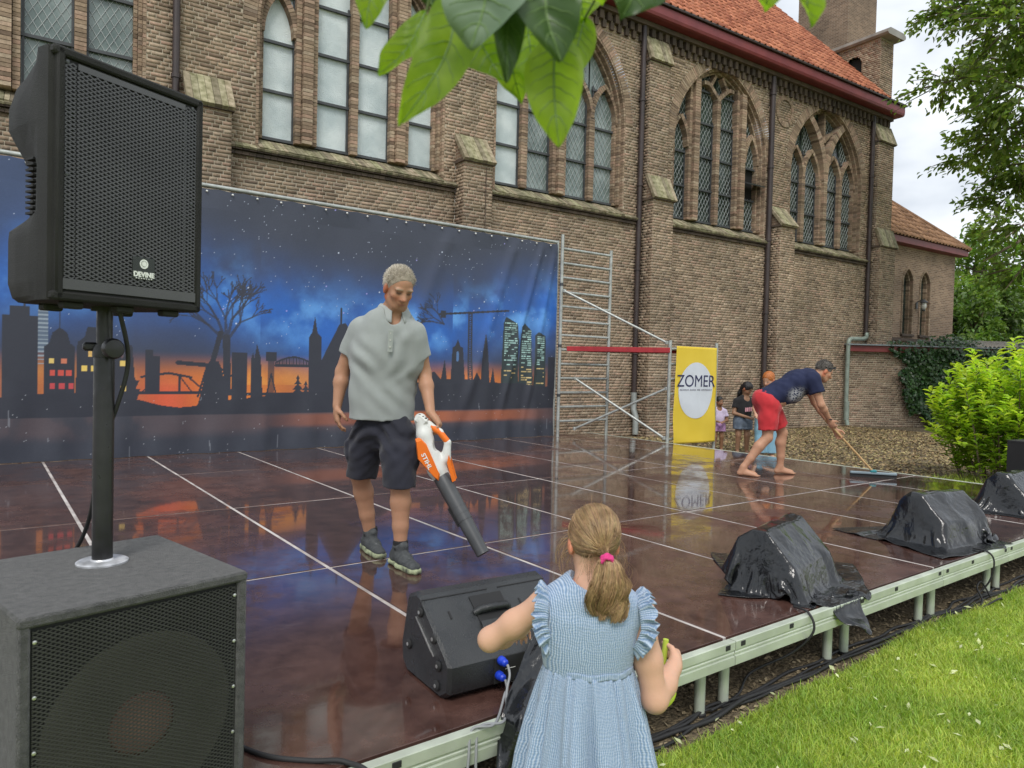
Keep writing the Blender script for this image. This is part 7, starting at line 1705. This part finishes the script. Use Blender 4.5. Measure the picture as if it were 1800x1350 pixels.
# big tree at the right, its branches hanging into the picture
beech = leafmat('tree_leaf',(.09,.145,.03),(.19,.255,.065),island=.4,trans=.55,rough=.5,vscale=.5,tmul=1.7)
D_ = 18.0; k = D_/1251
L_ = [(1765,40,100,80,1.6),(1700,15,75,45,.9),(1640,22,60,26,.35),(1648,148,66,42,.6),(1725,110,60,55,.7),(1775,160,70,70,1.3),(1745,235,62,55,1.0),(1705,275,32,28,.28),(1785,290,60,60,1.1),(1760,345,55,40,.6),(1790,395,45,45,.55),(1755,440,40,22,.16),(1790,470,40,35,.35),(1870,120,110,130,2.0),(1880,320,100,120,1.6),(1930,480,80,90,.8),(1800,-90,140,90,1.6),(1950,-40,150,140,2)]
lobes = [(dpt(x,y,D_+(i%5-2)*.9), (rx*k,1.6,rz*k), w_) for i,(x,y,rx,rz,w_) in enumerate(L_)]
tree('broadleaf_tree',(24.2,4.4,0),lobes,19000,.17,beech,'tall green broadleaf tree with branches hanging in from the right',5,10.5,.34,droop=.6)
# trees behind the side chapel and the garden building
m1 = leafmat('bright_tree',(.10,.18,.03),(.19,.29,.055),island=.35,trans=.4,vscale=.4); m2 = leafmat('dark_tree',(.05,.095,.022),(.11,.175,.04),island=.4,trans=.3,vscale=.4); m3 = leafmat('mid_tree',(.085,.155,.03),(.17,.26,.055),island=.35,trans=.35,vscale=.4)
def bgtree(px, d, z0, z1, rad, n, leaf, m_, label, seed):
    b = dpt(px,640,d); b[2] = 0; rg = np.random.default_rng(seed); lo = []
    for i in range(9):
        f = (i+.5)/9; a = i*2.4; rr = rad*math.sin(math.pi*min(.93,f*.85+.16))**.7
        lo.append((b+V(rr*.45*math.cos(a),rr*.45*math.sin(a),z0+(z1-z0)*f),(rr*.75,rr*.75,(z1-z0)*.13),rr))
    return tree('background_tree',b,lo,n,leaf,m_,label,seed,z1*.8,.22,droop=.2,group='trees behind the church',twigs=False,shell=.2)
bgtree(1705,44,3,10.6,4.2,7000,.36,m1,'bright green rounded tree rising behind the chapel roof',11)
bgtree(1668,38,.6,5.9,1.5,4000,.28,m2,'dark slim tree close beside the chapel wall',12)
bgtree(1715,36,.6,6.2,1.5,4500,.27,m3,'mid green upright tree behind the ivy',13)
bgtree(1765,37,.6,5.8,1.7,4500,.28,m2,'dark upright tree behind the bright shrub',14)
bgtree(1800,46,2,10.5,4.5,6000,.36,m3,'large green tree at the right edge behind the shrub',15)
# laurel shrub
def shrub():
    rg = np.random.default_rng(23); o = empty('laurel_shrub',(12.0,3.9,0),0,'bright yellow-green laurel shrub beyond the right end of the stage','shrub'); vs_, fs_, nb = [],[],0; v2, f2, nb2 = [],[],0; st_ = MB()
    for i in range(330):
        a = rg.uniform(0,2*math.pi); rr = math.sqrt(rg.random()); b = V(.6*rr*math.cos(a),.6*rr*math.sin(a),0); H = (2.2-.9*rr**2)*rg.uniform(.42,1.0); e = V(1.05*rr*math.cos(a)+rg.normal(0,.08),1.05*rr*math.sin(a)+rg.normal(0,.08),H)
        if i < 34: st_.tube([b,b*.5+e*.5+V(0,0,.1),e],[.014,.010,.004],5,cap=False)
        kk = int(26*H/1.4)+6; t = np.concatenate([rg.uniform(.12,.8,kk//2),np.linspace(.72,1.0,kk-kk//2)]); p = b+(e-b)*t[:,None]+V(0,0,.1)*(t*(1-t)*4)[:,None]; an = rg.uniform(0,6.28,kk)
        D = np.stack([np.cos(an),np.sin(an),rg.uniform(.0,.95,kk)],1); N_ = np.stack([-np.cos(an)*.8,-np.sin(an)*.8,np.ones(kk)],1)+rg.normal(0,.25,(kk,3)); sz = rg.uniform(.085,.15,kk)
        young = t > .80
        for sel, V_, F_, which in ((young,v2,f2,2),(~young,vs_,fs_,1)):
            if sel.sum() == 0: continue
            v, f = leaf_geo(p[sel],D[sel],N_[sel],sz[sel],.40,.22)
            if which == 2: F_.append(f+nb2); nb2 += len(v)
            else: F_.append(f+nb); nb += len(v)
            V_.append(v)
    st_.build('stems',bark,o,fix=False)
    tag(link('foliage',fastmesh('foliage',np.concatenate(vs_),tris=np.concatenate(fs_)),o,leafmat('laurel_old',(.16,.27,.02),(.28,.40,.04),island=.35,trans=.35,rough=.32,vscale=3)),kind='stuff')
    tag(link('young_shoots',fastmesh('young_shoots',np.concatenate(v2),tris=np.concatenate(f2)),o,leafmat('laurel_young',(.38,.52,.04),(.55,.66,.09),island=.25,trans=.42,rough=.32,vscale=3)),kind='stuff')
shrub()
# ivy over the garden building
def ivy():
    rg = np.random.default_rng(29); n = 12000; x = rg.uniform(1.25,6.2,n); z = rg.uniform(.0,2.75,n)
    edge = 1.5+.25*np.sin(z*4)+.15*np.sin(z*11); low_ = np.interp(x,[1.3,2.0,2.6,3.2,7],[2.2,.5,.2,.05,0])+.12*np.sin(x*9)
    keep = ((x>edge)|(z>2.25+.1*np.sin(x*7)))&(z>low_)&(z<2.55+.22*np.sin(x*2.1+1)*np.clip(x-1.8,0,1)+.08*np.sin(x*13)); x, z = x[keep], z[keep]; n = len(x)
    bul = .10+.14*np.clip((x-2)/2,0,1)+.10*np.sin(x*3+z*2)**2; y = -bul*rg.uniform(.35,1.1,n)-.06
    top = z > 2.38; y = np.where(top, y+rg.uniform(-.1,.7,n), y)
    D = np.stack([rg.normal(0,.5,n),rg.normal(-.3,.3,n),-np.ones(n)*rg.uniform(.2,1,n)],1); N_ = np.stack([rg.normal(0,.4,n),-np.ones(n),rg.uniform(0,.9,n)],1)
    D[top] = np.stack([rg.normal(0,.8,n),rg.normal(-.5,.6,n),rg.normal(0,.4,n)],1)[top]; N_[top,2] = 1.2
    o = empty('ivy',LA+ld*3.0,math.atan2(ld[1],ld[0]),'dark green ivy climbing over the low brick garden building','ivy')
    v, f = leaf_geo(np.stack([x-3,y,z],1),D,N_,rg.uniform(.07,.14,n),.85,.12); tag(link('foliage',fastmesh('foliage',v,tris=f),o,leafmat('ivy_leaf',(.018,.05,.016),(.05,.105,.03),island=.45,trans=.2,rough=.32,vscale=2)),kind='stuff')
    s_ = MB()
    for i in range(22):
        xx = rg.uniform(2.2,6); zz = np.linspace(.02,2.3,9); s_.tube(np.stack([xx-3+.15*np.sin(zz*2+i),np.full(9,-.03),zz],1),.012,5,cap=False)
    s_.build('stems',bark,o,fix=False)
ivy()
# ================================================================== leaves hanging in close to the lens
br = empty('leafy_branch',V(.36,.48,2.0),RZP,'large green leaves hanging from a branch at the top of the view','branch')
rgl = np.random.default_rng(31)
LM = [leafmat('near_leaf_bright',(.13,.24,.018),(.24,.37,.035),island=.25,trans=.6,rough=.5,vscale=26,tmul=1.8),leafmat('near_leaf_dark',(.03,.075,.018),(.06,.125,.032),island=.15,trans=.30,rough=.42,vscale=26,tmul=1.3),leafmat('near_leaf_grey',(.10,.17,.10),(.17,.25,.16),island=.1,trans=.25,rough=.6,vscale=14,tmul=1.0)]
def near_leaf(b, tip, width, d, m_, curl=.2, bend=(0,0), fold=.35, dd=0):
    f2m = lambda px,py,dep: V((px-900)/1251*dep-.025*(675-py)/1251*dep*0, dep, 1.53+(643.5+.025*(px-900)-py)/1251*dep)
    p0, p1 = f2m(b[0],b[1],d), f2m(tip[0],tip[1],d+dd); ax_ = p1-p0; L_ = np.linalg.norm(ax_); ax_ /= L_; nn = unit(V(0,-1,0)-(V(0,-1,0)@ax_)*ax_); sd_ = np.cross(ax_,nn); W = width/1251*d
    n, m2_ = 40, 21; G = np.zeros((n,m2_,3)); tws = rgl.uniform(-.5,.5); ph_ = rgl.uniform(0,6); fs_ = 1
    for i in range(n):
        t = i/(n-1); hw = W*.53*(math.sin(math.pi*t**.86)**.62)*(1.04-.16*t)*(1-.35*max(0,t-.8)/.2)+.0004
        c = p0+ax_*L_*t+nn*L_*curl*math.sin(t*2.6)+sd_*(bend[0]*W*math.sin(t*math.pi)+bend[1]*W*t*t); tw_ = tws*t*t; se = sd_*math.cos(tw_)+nn*math.sin(tw_); ne = nn*math.cos(tw_)-sd_*math.sin(tw_)
        for j in range(m2_):
            s = j/(m2_-1)*2-1; vein = .0016*abs(math.sin((t*5.5-abs(s)*1.4)*math.pi))**.5*(1-abs(s)**2)
            G[i,j] = c+se*hw*s*math.cos(fold*abs(s))+ne*(hw*abs(s)*math.sin(fold)*fs_+vein+.0025*math.sin(7*t+3*s+ph_)-.004*s*s*math.sin(t*5)+.0012*s*s*math.sin(t*14+3*s+ph_))
    o = MB().grid(G-V(*(M3.T@V(.36,.48,2.0)))).build('leaf',m_,br,smooth=True,fix=False)
    org_ = V(*(M3.T@V(.36,.48,2.0))); mid_ = G[:,m2_//2]-org_; vm = MB().tube(mid_+nn*.0003,np.linspace(.0011,.0003,n)*W/.06+.0002,5)
    for q_ in range(4,n-8,5):
        for dj in (-1,1): vm.tube(np.array([G[min(n-1,q_+int(e*.8)),m2_//2+dj*e]-org_+nn*.00025 for e in range(0,m2_//2-1,2)]),np.linspace(.0005,.00015,len(range(0,m2_//2-1,2)))*W/.06+.0001,4)
    vm.build('midrib',mat('midrib',(.15,.25,.07),.5) if 'midrib' not in bpy.data.materials else bpy.data.materials['midrib'],o,smooth=True)
    return p0
B_, K_, G_ = LM
spec = [((668,-60),(632,62),64,.62,B_,.10,(.1,0),.3),((785,0),(706,238),100,.60,B_,.16,(-.30,.12),.45),((770,30),(772,130),70,.70,B_,.1,(.3,0),.3),((842,-70),(818,102),150,.56,G_,.12,(-.05,0),.25),((893,-40),(876,156),66,.575,K_,.1,(.1,0),.5),((800,40),(872,152),105,.66,B_,.1,(0,0),.3),((945,-60),(968,122),122,.57,K_,.12,(.12,0),.4),((905,20),(928,170),92,.68,B_,.1,(0,0),.3),((962,70),(972,268),104,.60,B_,.14,(.08,0),.4),((1000,-20),(1008,60),70,.7,B_,.1,(0,0),.3),((1090,-90),(1072,46),150,.58,K_,.1,(-.1,0),.35),((1318,-70),(1322,32),86,.60,B_,.1,(0,0),.3),((1392,-50),(1400,60),56,.58,B_,.1,(.1,0),.5),((735,-50),(745,24),80,.64,K_,.1,(0,0),.3),((1000,-60),(1040,20),90,.66,B_,.1,(0,0),.3),((695,-70),(672,10),70,.66,B_,.1,(0,0),.3),((735,30),(668,150),60,.63,B_,.15,(-.2,.2),.4),((880,60),(905,190),70,.70,B_,.1,(.1,0),.3),((1010,40),(985,150),60,.69,B_,.1,(0,0),.3),((805,-40),(770,60),80,.61,K_,.1,(0,0),.4)]
roots = [near_leaf(*s_) for s_ in spec]
tw = MB(); org = V(*(M3.T@V(.36,.48,2.0))); main = [V(-.16,.63,1.93),V(-.06,.60,1.90),V(.02,.58,1.885),V(.10,.60,1.90),V(.22,.60,1.91),V(.40,.64,1.97),V(.9,.8,2.2)]
tw.tube(resample([tuple(p) for p in main],.02)-org,.0028,7)
for r_ in roots:
    j = min(main,key=lambda p_: np.linalg.norm(p_-r_)); tw.tube([r_-org,(r_+j)/2-org+V(0,0,.004),j-org],.0013,5)
tw.build('twig',mat('green_twig',(.12,.16,.05),.6),br,smooth=60)
